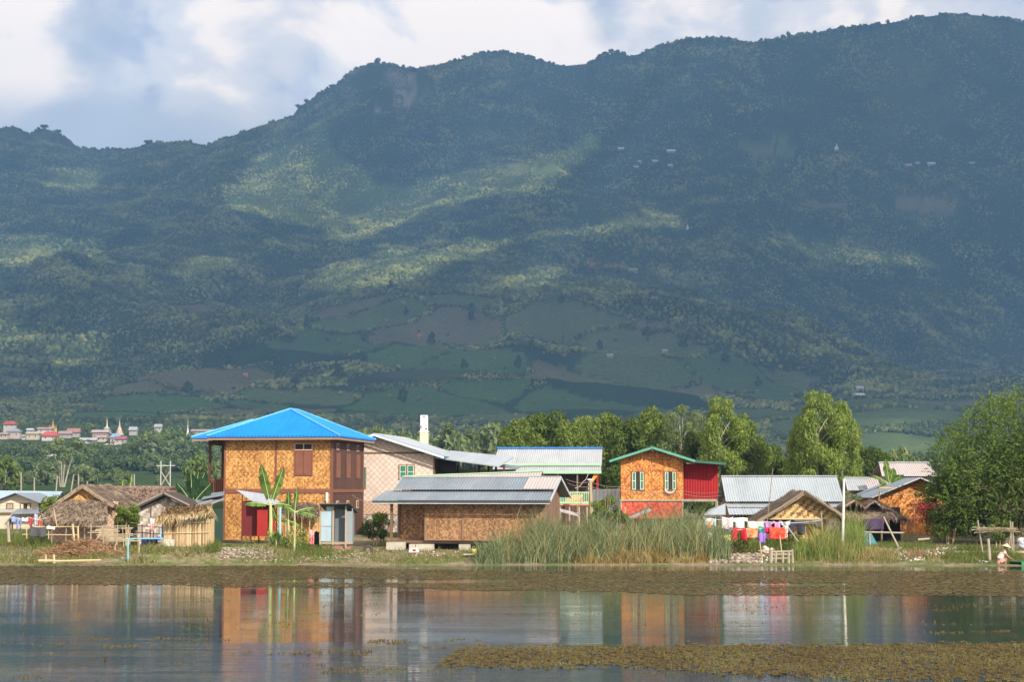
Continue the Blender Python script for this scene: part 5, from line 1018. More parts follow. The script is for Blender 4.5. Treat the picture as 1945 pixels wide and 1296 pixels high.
def reed_hut():
    F = Frame('reed_cubicle', 'square upright-reed cubicle with shaggy yellow straw roof at the water side', 'hut', 398, 97, 0, z0=.55); b = F.b
    x0, zt, zb = F.x(315), F.z(990), F.z(1048); mt = plain('reed_wall_base', (.30, .2, .1)); rd = MB(); n = 46
    for i in range(n):
        x = x0 + (0 - x0) * (i + .5) / n; r = rnd.uniform(.022, .034); rd.tube([(x, rnd.uniform(-.01, .01), zb + rnd.uniform(-.05, .03)), (x + rnd.uniform(-.02, .02), 0, zt + (i / n) * .12 + rnd.uniform(-.05, .05))], r, 5)
    for i in range(30): y = .05 + 1.6 * i / 30; rd.tube([(0, y, zb), (0, y, zt + .1)], .03, 5); rd.tube([(x0, y, zb), (x0, y, zt)], .03, 5)
    t = NT('reeds'); k = t.island(); nn = t.noise(t.coord((6, 6, 1.5)), 1.5, 4, .6); f = t.math('ADD', t.math('MULTIPLY', k, .7), t.math('MULTIPLY', nn, .3)); b(rd, 'wall', t.bsdf(t.ramp(f, [(.1, (.20, .12, .06)), (.5, (.50, .35, .19)), (.95, (.72, .56, .34))]), .8))
    bd = MB()
    for z in (zb + .12, zb + .95, zt - .15): bd.tube([(x0 - .03, -.05, z), (.03, -.05, z + .06)], .03, 5)
    b(bd, 'binding_pole', bam); b(MB().box(x0 + .1, -.1, .2, 1.5, zb + .1, zt - .1), 'inner_wall', mt); po = MB()
    for x in (x0 + .05, x0 * .45, -.1): po.tube([(x, .1, -.5), (x, .1, F.z(978))], .045)
    b(po, 'post', bam); m = MB(); thatched_slab(m, (F.x(318, 1), 1.2, F.z(966, 0, 1)), (F.x(404, 1), 1.2, F.z(958, 0, 1)), (F.x(402, -.6), -.5, F.z(972, 0, -.5)), (F.x(302, -.6), -.5, F.z(982, 0, -.5)), .16, 120, True, .14)
    fringe(m, (F.x(300, -.5), -.5, F.z(982, 0, -.5)), (F.x(345, -.5), -.5, F.z(980, 0, -.5)), 130, .5, .03, (0, 0, -1)); fringe(m, (F.x(396, 0), 0, F.z(962)), (F.x(405, 0), 0, F.z(968)), 50, .65, .03, (.5, 0, -1)); b(m, 'roof', th_y)
reed_hut()
def green_shed():
    F = Frame('dark_green_shed', 'dark green sheet-walled shed with low grey roof under the veranda of the blue-roofed house', 'shed', 424, 105, 0); b = F.b; x0 = F.x(366)
    b(MB().box(x0, 0, 0, .08, -.2, F.z(968)).box(x0, x0 + .08, .08, 2.5, -.2, F.z(968)), 'wall', corrmat('deep_green_sheet', (.012, .05, .035), .6, 0, 0)); b(MB().slab(F.p(362, 966, -.4), F.p(428, 951, -.4), F.p(428, 944, 2.4), F.p(368, 948, 2.4), .06).slab(F.p(385, 948, 1.0), F.p(428, 940, 1.0), F.p(428, 934, 3), F.p(395, 938, 3), .05), 'roof', tin_d); b(MB().tube([F.p(385, 966, -.5), F.p(428, 948, -.5)], .04).tube([F.p(372, 962, -.5), F.p(405, 950, -.5)], .03), 'pole', wood_g)
green_shed()
def red_shack():
    F = Frame('red_shack', 'small red-panelled shack with slanting tin roof against the orange house front', 'shack', 535, 104, 0, z0=.72); b = F.b
    b(MB().box(F.x(461), F.x(500), 0, .06, F.z(1019), F.z(952)), 'panel', plain('dark_red_panel', (.12, .006, .006))); b(MB().box(F.x(500), F.x(524), .1, .16, F.z(1010), F.z(958)), 'panel', plain('dark_red_panel', (.12, .006, .006)))
    b(MB().box(F.x(493), F.x(513), -.5, -.45, F.z(1019), F.z(969)).box(F.x(518), F.x(527), -.5, -.45, F.z(1010), F.z(969)), 'door', red2)
    b(MB().corr(F.p(450, 931, .9), F.p(512, 940, .9), F.p(540, 958, -.9), F.p(487, 957, -.9), .25, .02), 'roof', tin); po = MB()
    for px, tp in ((461, 940), (478, 948), (493, 960), (526, 960)): x = F.x(px, .1); po.box(x, x + .07, .1, .17, -.3, F.z(tp))
    b(po, 'post', wood_d); b(MB().tube([F.p(534, 1035, -.8), F.p(534, 958, -.8)], .07, 8), 'drainpipe', plain('pale_blue_pipe', (.25, .55, .70)))
    F = Frame('thatch_lean_to', 'low brown thatched lean-to between the banana plants and the metal latrine', 'lean-to', 606, 104, 0, z0=.72); m = MB(); thatched_slab(m, F.p(538, 953, 1.2), F.p(604, 957, 1.2), F.p(612, 978, -.4), F.p(536, 972, -.4), .14, 80, True, .1); F.b(m, 'roof', th_b); F.b(MB().box(F.x(545), F.x(604), .4, .46, -.2, F.z(970)), 'wall', W_gold)
    po = MB(); [po.tube([F.p(p, 1030, -.2), F.p(p, 974, -.2)], .035) for p in (545, 560, 575, 590, 604)]; F.b(po, 'post', bam)
red_shack()
def latrine():
    F = Frame('metal_latrine', 'narrow metal-sheeted latrine on short legs with flared tin roof and an open door', 'latrine', 668, 99, 0, z0=.62); b = F.b; bl = corrmat('pale_blue_sheet', (.42, .55, .62), .4, .3, .05); gr = corrmat('grey_sheet', (.30, .34, .37), .5, .3, .25)
    b(MB().box(F.x(611), F.x(631), 0, .04, F.z(1000), F.z(971)).box(F.x(611), F.x(631), 0, .04, F.z(1029), F.z(1001.5)).box(F.x(621), F.x(636), .06, .1, F.z(1029), F.z(962)), 'front_panel', bl)
    b(MB().box(F.x(636), F.x(658), .5, .55, F.z(1030), F.z(964)), 'door', corrmat('door_sheet', (.17, .20, .22), .5, .3, .2)); b(MB().box(F.x(660), F.x(671), .02, .06, F.z(1031), F.z(972)).box(F.x(669.5), F.x(671), .06, 1.2, F.z(1031), F.z(966)), 'side_panel', gr)
    po = MB(); [po.box(F.x(p), F.x(p) + .09, -.05, .04, F.z(1046 if p in (617, 657) else 1036), F.z(960)) for p in (609, 633, 657)]; po.box(F.x(609), F.x(672), -.04, .02, F.z(1034), F.z(1031)); b(po, 'frame_post', wood_g)
    b(MB().slab(F.p(608, 957, -.5), F.p(666, 956, -.5), F.p(682, 974, 1.0), F.p(617, 968, 1.0), .05).slab(F.p(609, 958, -.5), F.p(612, 957, -.5), F.p(622, 968, .0), F.p(620, 968, 0), .02), 'roof', plain('dark_tin', (.07, .07, .07))); b(MB().box(F.x(612), F.x(668), .1, 1.1, -.2, .12), 'brick_base', brick)
latrine()
# ---------------- bank vegetation ----------------
def gd(px, py):
    """depth at which the bank is seen at (px, py)"""
    d = np.linspace(90, 125, 700); x = (px - CX) * d / FPX; z = np.maximum(gz(x, d), 0); a, c = pix(x, d, z); k = int(np.argmax(c <= py)); return float(d[k])
def gp(px, py): d = gd(px, py); x = PX(px, d); return x, d, float(gz(x, d))
def blades(x, y, z, h, w, lean, segs=4, curl=0.6):
    n = len(x); a = rng.random(n) * 6.283; ca, sa = np.cos(a), np.sin(a); t = np.linspace(0, 1, segs + 1)
    ln = lean * h * (0.4 + 0.9 * rng.random(n)); f = rng.random(n) * 3.14; wx, wy = np.cos(f), np.sin(f)
    V = []
    for k in t:
        off = ln * (k ** 2); zz = z + h * (k - curl * 0.35 * k ** 3 * (ln / np.maximum(h, .01)) * 1.6); ww = w * (1 - k) ** 0.7 * .5 + .001
        cx, cy = x + ca * off, y + sa * off * .7
        V += [np.stack([cx - wx * ww, cy - wy * ww * .4, zz], -1), np.stack([cx + wx * ww, cy + wy * ww * .4, zz], -1)]
    V = np.stack(V, 1).reshape(-1, 3); m = 2 * (segs + 1); b = (np.arange(n) * m)[:, None]; F = []
    for k in range(segs): F.append(np.concatenate([b + 2*k, b + 2*k + 1, b + 2*k + 3, b + 2*k + 2], 1))
    return V, np.concatenate(F)
reed_m = leaf('reed_leaf', (0.055, 0.08, 0.032), (0.27, 0.31, 0.165), .3); reed2 = leaf('reed_leaf_green', (0.08, 0.13, 0.03), (0.28, 0.33, 0.10), .35)
grass_m = leaf('grass_green', (0.05, 0.075, 0.018), (0.17, 0.20, 0.06), .3); grass_d = leaf('grass_dry', (0.17, 0.13, 0.05), (0.42, 0.34, 0.16), .25); rust = leaf('rusty_plants', (0.13, 0.08, 0.025), (0.27, 0.19, 0.06), .25); redst = leaf('reddish_stems', (0.16, 0.08, 0.06), (0.36, 0.20, 0.14), .2)
def patch(name, mat_, specs, kind='stuff'):
    """specs: px0, px1, row0, row1 (rows where the blades root), n, height range, width, lean"""
    Vs, Fs, o = [], [], 0
    for px0, px1, r0, r1, n, h0, h1, w, lean in specs:
        pxs = px0 + (px1 - px0) * rng.random(n); rr = r0 + (r1 - r0) * rng.random(n); d = np.linspace(90.2, 122, 900)
        # rows to depth through the bank at the centre of the patch
        x = (0.5 * (px0 + px1) - CX) * d / FPX; a, c = pix(x, d, np.maximum(gz(x, d), 0)); c = np.minimum.accumulate(c); dd = np.interp(-rr, -c, d)
        x = (pxs - CX) * dd / FPX; e = np.clip(np.minimum(pxs - px0, px1 - pxs) / (0.10 * (px1 - px0) + 1), 0.35, 1); nz = .30 + 1.35 * fbm(x / .9, dd / 1.2, 401, 3)
        h = (h0 + (h1 - h0) * rng.random(n)) * e * nz
        if h1 < .5: kp = fbm(x / 1.6, dd / 1.1, 411, 3) + .10 * rng.random(n) > .47; x, dd, h = x[kp], dd[kp], h[kp] * 1.25; n = len(x)
        v, f = blades(x, dd, np.maximum(gz(x, dd), -.1) - .03, h, np.full(n, w), lean); Vs.append(v); Fs.append(f + o); o += len(v)
    ob = mesh_obj(name, np.concatenate(Vs), np.concatenate(Fs), mat_); return tag(ob, kind=kind)
patch('reeds', reed_m, [(925, 1180, 1048, 1072, 2300, .7, 2.2, .045, .8), (1000, 1370, 1046, 1066, 2900, .8, 2.5, .045, .75), (1190, 1345, 1040, 1056, 1000, 1.6, 3.2, .04, .45), (905, 960, 1060, 1073, 700, .7, 1.4, .045, .8), (1340, 1385, 1050, 1068, 400, 1.0, 2.0, .045, .6), (990, 1060, 1050, 1066, 450, 1.8, 2.9, .04, .4), (1090, 1150, 1050, 1060, 400, 1.8, 3.0, .04, .5)])
patch('dead_stalks', grass_d, [(925, 1370, 1048, 1070, 900, .9, 2.6, .035, .5), (1535, 1622, 1048, 1068, 350, .6, 1.9, .035, .5), (1090, 1340, 1060, 1072, 900, .3, 1.0, .04, .9)])
patch('tall_grass', reed2, [(1538, 1620, 1046, 1068, 800, .8, 2.3, .04, .6), (1600, 1640, 1040, 1060, 500, 1.0, 2.2, .04, .4), (150, 198, 1022, 1036, 700, .7, 1.3, .035, .3), (1500, 1560, 1050, 1066, 500, .6, 1.3, .04, .6)])
patch('grass', grass_m, [(-20, 420, 1026, 1071, 8500, .08, .38, .03, .6), (-20, 120, 1020, 1040, 2600, .3, .8, .03, .5), (420, 930, 1046, 1072, 5200, .06, .30, .03, .7), (560, 640, 1036, 1060, 900, .2, .6, .03, .6), (1440, 1945, 1040, 1072, 6500, .08, .40, .03, .6), (1640, 1780, 1036, 1048, 1500, .15, .4, .03, .5), (1780, 1945, 1048, 1072, 3600, .15, .5, .03, .6), (1360, 1520, 1030, 1052, 2600, .3, .8, .03, .5), (395, 425, 1028, 1052, 700, .2, .45, .03, .5)])
patch('dry_grass', grass_d, [(-20, 420, 1030, 1072, 7000, .06, .30, .03, .8), (420, 930, 1044, 1072, 4500, .05, .22, .03, .9), (1440, 1945, 1044, 1072, 4500, .06, .35, .03, .8), (1600, 1700, 1050, 1068, 900, .2, .6, .03, .5), (1080, 1340, 1058, 1072, 1800, .2, .6, .03, .6)])
patch('rusty_plants', rust, [(1090, 1160, 1058, 1072, 600, .2, .6, .03, .7), (1150, 1215, 1056, 1072, 700, .3, .7, .03, .7), (1225, 1275, 1052, 1072, 800, .3, .8, .03, .7), (1315, 1345, 1055, 1070, 400, .3, .6, .03, .7), (20, 40, 1035, 1045, 200, .2, .4, .03, .7)])
patch('reddish_weeds', redst, [(1375, 1435, 1036, 1052, 1500, .25, .6, .03, .6), (1710, 1790, 1050, 1060, 700, .1, .3, .04, .8)])
def clutter(name, mt, specs, kind='stuff'):
    X, Y, Z, Rr = [], [], [], []
    for px0, px1, r0, r1, n, s0, s1 in specs:
        for i in range(n):
            x, y, z = gp(rnd.uniform(px0, px1), rnd.uniform(r0, r1)); r = rnd.uniform(s0, s1); X.append(x); Y.append(y); Z.append(z + r * .3); Rr.append(r)
    v, f = blobs(np.array(X), np.array(Y), np.array(Z), np.array(Rr), np.full(len(X), .7)); o = mesh_obj(name, v, f, mt); return tag(o, kind=kind)
def isl(name, pts, rough=.85):
    t = NT(name); return t.bsdf(t.ramp(t.math('ADD', t.math('MULTIPLY', t.island(), .75), t.math('MULTIPLY', t.noise(t.coord(), 5, 4, .6), .3)), pts, 'CONSTANT' if len(pts) > 4 else 'LINEAR'), rough, 0, t.bump(t.noise(t.coord(), 9, 4, .7), .04, .9))
clutter('rubble', isl('rubble_stone', [(.1, (.11, .085, .06)), (.5, (.24, .19, .14)), (.9, (.38, .32, .25))]), [(1345, 1445, 1054, 1071, 520, .04, .14), (420, 520, 1042, 1062, 420, .03, .09), (610, 720, 1046, 1060, 160, .03, .08), (500, 700, 1060, 1070, 60, .04, .1), (1650, 1720, 1046, 1056, 40, .08, .2)])
clutter('litter', isl('litter_scraps', [(.0, (.62, .60, .56)), (.25, (.75, .74, .72)), (.42, (.42, .12, .10)), (.52, (.55, .50, .40)), (.68, (.12, .25, .38)), (.76, (.68, .55, .52)), (.88, (.20, .16, .12))], .6), [(1700, 1760, 1052, 1066, 70, .03, .09), (1735, 1815, 1042, 1056, 110, .03, .10), (600, 720, 1048, 1062, 35, .02, .05), (400, 900, 1058, 1070, 30, .02, .05), (790, 900, 1044, 1058, 25, .03, .08), (1440, 1475, 1056, 1070, 40, .03, .08), (20, 300, 1045, 1068, 30, .02, .06), (1580, 1700, 1045, 1068, 25, .02, .07)])
def heap():
    x0, y0, z0 = gp(150, 1060); o = thing('straw_heap', 'heap of brown cut reeds lying on the bank behind the floating bamboo', 'heap', (x0, y0 + 1.2, z0)); n = 2600
    px = rng.normal(0, 1.0, n).clip(-2.3, 2.4); py = rng.normal(0, .5, n).clip(-1.1, 1.1); h = .75 * np.exp(-(px / 1.5) ** 2 - (py / .8) ** 2) * (.5 + .5 * rng.random(n)); zz = h + np.array([float(gz(x0 + a, y0 + 1.2 + b_)) - z0 for a, b_ in zip(px, py)])
    c = np.stack([px, py, zz], -1); d = rng.normal(size=(n, 3)) * np.array([1, .5, .35]); d /= np.linalg.norm(d, axis=1, keepdims=True); l = (.15 + .3 * rng.random(n))[:, None]; u = np.array([[0, 0, .016]])
    mesh_obj('cut_reeds', np.stack([c - d*l - u, c + d*l - u, c + d*l + u, c - d*l + u], 1).reshape(-1, 3), np.arange(4*n).reshape(n, 4), thatch('rust_straw', (.12, .06, .03), (.42, .26, .14)), o)
    m = MB(); m.lathe([(1.9, -.3), (1.5, .12), (.9, .42), (.3, .58)], 12); b = m.build('heap_core', thatch('rust_straw', (.12, .06, .03), (.42, .26, .14)), o); b.scale = (1.1, .5, .95)
heap()
# ---------------- banana plants ----------------
ban_l = leaf('banana_leaf', (0.05, 0.10, 0.02), (0.16, 0.25, 0.06), .35); ban_d = leaf('banana_leaf_shaded', (0.012, 0.03, 0.014), (0.03, 0.06, 0.025), .1); ban_s = plain('banana_stem', (.42, .45, .20)); rib_m = plain('leaf_rib', (.50, .55, .25))  # second leaf colour is a shaded copy, its shade painted in
def banana(label, px, row, d, leaves, h, r=.09, lm=ban_l, z=None):
    """leaves: (tip dx, tip dz, width, droop) relative to the head of the stem"""
    x = PX(px, d); z0 = float(gz(x, d)) if z is None else z; o = thing('banana_plant', label, 'plant', (x, d, z0)); MB().tube([(0, 0, -.1), (.03, 0, h * .6), (0, 0, h)], r, 8, r * .6).build('stem', ban_s, o)
    for i, (dx, dz, w, droop) in enumerate(leaves):
        m = MB(); n = 12; base = Vector((0, 0, h - .1)); tip = Vector((dx, rnd.uniform(-.4, .4), dz)); side = Vector((-dz, 0, dx)).normalized() if abs(dx) < abs(dz) else Vector((0, .7, .7)); side = (side + Vector((0, rnd.uniform(-.5, .5), 0))).normalized(); P = []
        for k in range(n + 1): t = k / n; P.append(base + tip * t + Vector((0, 0, -droop * t * t + droop * .35 * t)))
        m.tube(P[:-1], .022, 5, .008); rb = m.build('leaf_rib', rib_m, o); m = MB()
        for k in range(2, n):
            t, t2 = k / n, (k + 1) / n; w0 = w * math.sin(math.pi * min(1, (t - .1) / .92)) ** .6 * .5 if t < .99 else .02; w1 = w * math.sin(math.pi * min(1, (t2 - .1) / .92)) ** .6 * .5 if t2 < .99 else .01
            for s in (-1, 1):
                tear = rnd.uniform(.82, 1.05); dr = Vector((0, 0, -.18 * w)); m.add([P[k], P[k+1], P[k+1] + side * s * w1 * tear + dr * 1, P[k] + side * s * w0 * tear + dr], [(0, 1, 2, 3)])
        m.build('leaf', lm, rb)
banana('tallest banana plant in front of the red shack, with two big upright leaves', 514, 1040, 97.5, [(-.55, 2.35, .62, .1), (.72, 2.2, .5, .1), (-1.35, .35, .42, .35), (1.2, .25, .34, .55), (.3, -.5, .35, .5)], 2.35, .12)
banana('young banana plant with two narrow upright leaves, just right of the tallest', 548, 1040, 99, [(.05, 1.75, .42, 0), (.75, -.1, .3, .4), (-.4, .3, .3, .4)], 1.6)
banana('thin banana plant with drooping side leaves near the thatch lean-to', 560, 1052, 96.5, [(.15, 1.4, .32, 0), (1.1, .45, .34, .35), (1.25, .0, .3, .4), (-.5, .5, .3, .4)], 2.2, .055)
banana('small banana sprout at the foot of the tallest banana plant', 525, 1042, 96.8, [(.15, .55, .5, .1), (-.2, .4, .3, .1)], .45, .03)
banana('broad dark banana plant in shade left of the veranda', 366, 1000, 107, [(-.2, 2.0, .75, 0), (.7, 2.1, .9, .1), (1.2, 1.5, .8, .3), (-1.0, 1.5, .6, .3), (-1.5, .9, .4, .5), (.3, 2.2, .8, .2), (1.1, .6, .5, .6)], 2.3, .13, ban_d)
banana('banana plant with torn pale leaves above the thatched open shed', 1690, 930, 119, [(-.3, 1.8, .5, 0), (.25, 1.3, .6, .1), (-1.2, 1.0, .45, .5), (.9, 1.0, .6, .4), (-.8, .3, .4, .7)], 3.1, .1)
banana('banana leaf tip showing over the long thatched roof', 229, 930, 114, [(.1, 1.1, .35, 0), (.4, .4, .2, .3)], 2.6); banana('second banana leaf tip over the long thatched roof, further right', 246, 930, 114, [(.1, 1.35, .22, 0), (-.4, .3, .2, .3)], 2.7)
# ---------------- bushes ----------------
def bush(label, px, row, d, w, h, n, size, lm, name='bush', stems=5, z=None, zlow=.3):
    x = PX(px, d); z0 = float(gz(x, d)) if z is None else z; o = thing(name, label, 'bush', (x, d, z0)); m = MB()
    for i in range(stems): a = rnd.uniform(-1, 1); m.tube([(a * w * .08, 0, -.1), (a * w * .15, 0, h * .4), (a * w * .35, rnd.uniform(-.2, .2) * w, h * .85)], .025, 5, .01)
    m.build('stem', bam, o); lb = [(rnd.uniform(-.34, .34) * w, rnd.uniform(-.3, .3) * w, h * rnd.uniform(zlow, .85), w * .2, w * .2, w * .17) for i in range(12)]; P, D = lobes_points(lb, n); v, f = quads(P, D + .5 * rng.normal(size=D.shape), np.full(n, size), .7); mesh_obj('foliage', v, f, lm, o)
bush('leafy citrus bush with pale stems in front of the long thatched roof', 242, 1010, 101, 1.6, 2.7, 3200, .075, lf_mid, 'citrus_bush', 7, None, .45)
bush('green bush behind the big thatched house, right of the grey roof', 112, 940, 108, 2.2, 3.0, 2500, .1, lf_mid); bush('light-leaved shrub beside the dark corner of the white woven house', 728, 1000, 103, 1.6, 2.0, 1300, .09, lf_yel, 'shrub', 7, None, .6); bush('dark tangled shrub in shade between the blue-roofed house and the long grey roof', 712, 1030, 102.5, 1.7, 1.6, 1500, .08, lf_dark)
bush('leafy shrub between the wooden power post and the orange woven house', 1150, 990, 108, 2.0, 3.0, 2600, .09, lf_mid, 'shrub'); bush('taller shrub right behind the wooden power post', 1183, 1000, 107, 1.3, 2.4, 1400, .09, lf_dark, 'shrub'); bush('small green bush above the small grey house roof', 1616, 945, 116, 1.6, 3.0, 1400, .1, lf_grey)
bush('low green undergrowth around the thin banana plants', 552, 1050, 98, 2.6, 1.0, 1800, .07, lf_mid, 'undergrowth', 6, None, .2); bush('red-flowering shrub below the orange gable house', 1762, 985, 105, 2.4, 2.6, 500, .1, plain('red_petals', (.45, .06, .05)), 'flowering_shrub', 6, None, .5); bush('shaded green bush under the huge tree behind the twig rack', 1893, 1045, 99.5, 1.4, 1.9, 1200, .08, lf_dark); bush('green bush below the washing, left of the jetty', 1410, 1045, 97, 2.6, 1.0, 1800, .07, lf_mid); bush('green bush under the hut, right of the red cloth', 1500, 1040, 98, 2.0, 1.0, 1400, .07, lf_mid)
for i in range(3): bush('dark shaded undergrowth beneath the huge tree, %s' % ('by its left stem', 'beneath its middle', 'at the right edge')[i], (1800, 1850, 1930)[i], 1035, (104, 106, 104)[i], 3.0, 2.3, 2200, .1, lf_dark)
# ---------------- posts, poles, wires ----------------
def pole(name, label, cat, px0, r0, px1, r1, d0, r=.045, mt=wood_g, d1=None, group=None, extra=None):
    a, c = at(px0, r0, d0), at(px1, r1, d1 or d0); o = thing(name, label, cat, a, 0, group); MB().tube([(0, 0, 0), c - a], r, 7, r * .8).build('shaft', mt, o)
    if extra: extra(o, c - a)
    return o
pole('white_pole', 'tall whitish pole standing in the tall grass right of the woven gable hut', 'pole', 1600, 1068, 1603, 910, 95, .075, plain('whitewash', (.78, .72, .66)))
def ins(o, t): 
    b = MB(); [b.box(t.x - .12, t.x - .04, -.03, .03, t.z - .35 - k * .25, t.z - .22 - k * .25) for k in range(3)]; b.box(t.x - .16, t.x + .16, -.05, .05, t.z - .02, t.z + .06); b.build('insulator', plain('insulator_white', (.6, .6, .6)), o)
pole('power_post', 'rough wooden power post with insulators beside the green balcony', 'post', 1124, 1010, 1121, 912, 110, .13, plain('rough_post', (.36, .29, .17)), extra=ins)
for a in [('thin dark bamboo pole crossing the long corrugated roof', 1455, 1010, 1468, 890, 99, .025, bam_d), ('grey bamboo pole in front of the right end of the woven gable', 1563, 1036, 1560, 972, 96, .04, wood_g), ('pole leaning out from under the thatched open shed', 1706, 1040, 1678, 982, 98, .06, wood_g),
          ('pale pole standing by the orange gable house eave', 1669, 965, 1671, 925, 108, .05, bam), ('bamboo stake in the water left of the jetty', 1449, 1072, 1443, 1030, 92.6, .035, bam), ('bamboo stake through the jetty', 1487, 1072, 1481, 1018, 92.8, .035, bam), ('forked drying pole right of the red cloth', 1516, 1030, 1489, 992, 97, .05, wood_g), ('thin stake left of the blue water pipe', 218, 1060, 219, 1034, 95, .03, bam), ('bamboo stake right of the blue water pipe', 263, 1068, 265, 1024, 94, .035, bam),
          ('short round stake beside the crouching person', 1880, 1071, 1877, 1024, 92.2, .09, wood_g), ('dark slanting pole by the left washing line', 87, 1000, 74, 970, 101, .035, wood_d), ('thin pale pole in front of the thatched eave', 108, 1000, 102, 966, 100, .03, bam), ('short pale post at the far left in the grass', 17, 1030, 15, 992, 99, .09, wood_g), ('dark post hung with a red and white cloth', 285, 1030, 287, 960, 101, .04, wood_d), ('slanting branch beside the thatched house corner', 225, 1010, 222, 985, 100, .04, wood_d)]:
    pole('pole', a[0], 'pole', *a[1:6], r=a[6], mt=a[7])
def wire(label, pts, r=.012, mt=wood_g):
    P = [at(*p) for p in pts]; o = P[0]; Q = []
    for i in range(len(P) - 1):
        for k in range(8): t = k / 8; Q.append(P[i].lerp(P[i+1], t) - o - Vector((0, 0, .12 * math.sin(math.pi * t))))
    Q.append(P[-1] - o); w = MB().tube(Q, r, 4).build('wire', mt); w.location = o; tag(w, label, 'wire')
wire('upper power wire from the wooden post to the orange woven house', [(1075, 911, 100), (1121, 916, 110), (1180, 925, 116)]); wire('lower power wire from the wooden post to the orange woven house', [(1078, 918, 100), (1121, 925, 110), (1180, 931, 116), (1298, 933, 117), (1370, 935, 112)]); wire('sagging grey cable hanging below the green trim', [(1092, 928, 112), (1108, 915, 112), (1117, 901, 125)], .03); wire('wire running along the red metal wall', [(1180, 931, 116), (1298, 939, 117), (1370, 942, 113)])
wire('cable from the blue-roofed house to the long grey roof', [(669, 941, 108), (705, 953, 104), (745, 957, 99)], .015)
for i, (px, r0, r1) in enumerate(((40, 930, 898), (65, 932, 908), (105, 935, 905), (134, 925, 902), (149, 925, 901), (255, 920, 901), (165, 932, 915))):
    pole('utility_pole', ('white pole at the field edge behind the grey roof, leftmost', 'second white pole behind the grey roof', 'leaning pale pole below the slender forked tree', 'leaning pole behind the thatched gable peak', 'upright white pole right of the leaning one', 'pole above the long thatched roof', 'thin pole above the thatched roof')[i], 'pole', px, r0 + 15, px + (0, 0, 4, 6, 0, 0, 1)[i], r1, 260, .11, wood_g, group='poles at the edge of the fields')
def hframe():
    d = 300; a, c = at(305, 925, d), at(323, 925, d); o = thing('twin_pole_frame', 'white H-shaped twin power pole frame with cross braces in the fields', 'pylon', (a.x, d, a.z)); w = c.x - a.x; h = at(305, 876, d).z - a.z
    for x in (0, w): MB().tube([(x, 0, -2), (x, 0, h)], .09, 7).build('pole', plain('grey_white', (.5,.5,.48)), o)
    z = at(305, 885, d).z - a.z; MB().box(-.8, w + .8, -.08, .08, z - .06, z + .06).build('crossarm', plain('grey_white', (.5,.5,.48)), o); MB().tube([(0, 0, .1), (w, 0, z * .75)], .1, 5).tube([(w, 0, .1), (0, 0, z * .75)], .1, 5).build('brace', wood_g, o)
hframe()
# ---------------- washing ----------------
def cl(col, name=None): return plain('cloth_' + '_'.join('%02d' % int(c * 99) for c in col), col, .9, 0, .15)
def garment(name, label, cat, px0, px1, r0, r1, d, col, shape='cloth', group='washing on the lines by the huts', mt=None):
    a = at(px0, r0, d); w = PX(px1, d) - a.x; h = a.z - PZ(r1, d); nx, nz = 10, 8; v, f = [], []
    def ok(i, j):
        u, t = (i + .5) / nx, (j + .5) / nz
        if shape == 'trousers': return t < .33 or not (.36 < u < .64)
        if shape == 'shirt': return t < .42 or (.2 < u < .8)
        return True
    ph = rnd.uniform(0, 6); am = min(.08, w * .12)
    for j in range(nz + 1):
        for i in range(nx + 1):
            u, t = i / nx, j / nz; sp_ = (u - .5) * w * (1 + (.18 * t if shape == 'trousers' else 0)); v.append((w / 2 + sp_, am * math.sin(u * 9 + ph) * (.25 + t), -h * t - .03 * math.sin(u * math.pi * 2 + ph) - (.02 if 0 < u < 1 and t == 0 else 0)))
    n = len(v); v += [(x, y + .015, z) for x, y, z in v]
    C = [(i, j) for j in range(nz) for i in range(nx) if ok(i, j)]; S = set(C)
    for i, j in C:
        q0 = [j*(nx+1)+i, j*(nx+1)+i+1, (j+1)*(nx+1)+i+1, (j+1)*(nx+1)+i]; f += [tuple(q0[::-1]), tuple(k + n for k in q0)]
        for (di, dj, p, q_) in ((0, -1, 0, 1), (1, 0, 1, 2), (0, 1, 2, 3), (-1, 0, 3, 0)):
            if (i + di, j + dj) not in S: f.append((q0[p], q0[q_], q0[q_] + n, q0[p] + n))
    o = mesh_obj(name, v, f, mt or cl(col), smooth=True); o.location = (a.x, d, a.z); tag(o, label, cat, group); return o
def patt(name, a, b, sc=6):
    if name in M: return M[name]
    t = NT(name); M[name] = t.bsdf(t.mix(t.ramp(t.noise(t.coord(), sc, 4, .6), [(.42, 0.), (.55, 1.)]), a, b), .9); return M[name]
GR = 'washing on the lines by the huts'
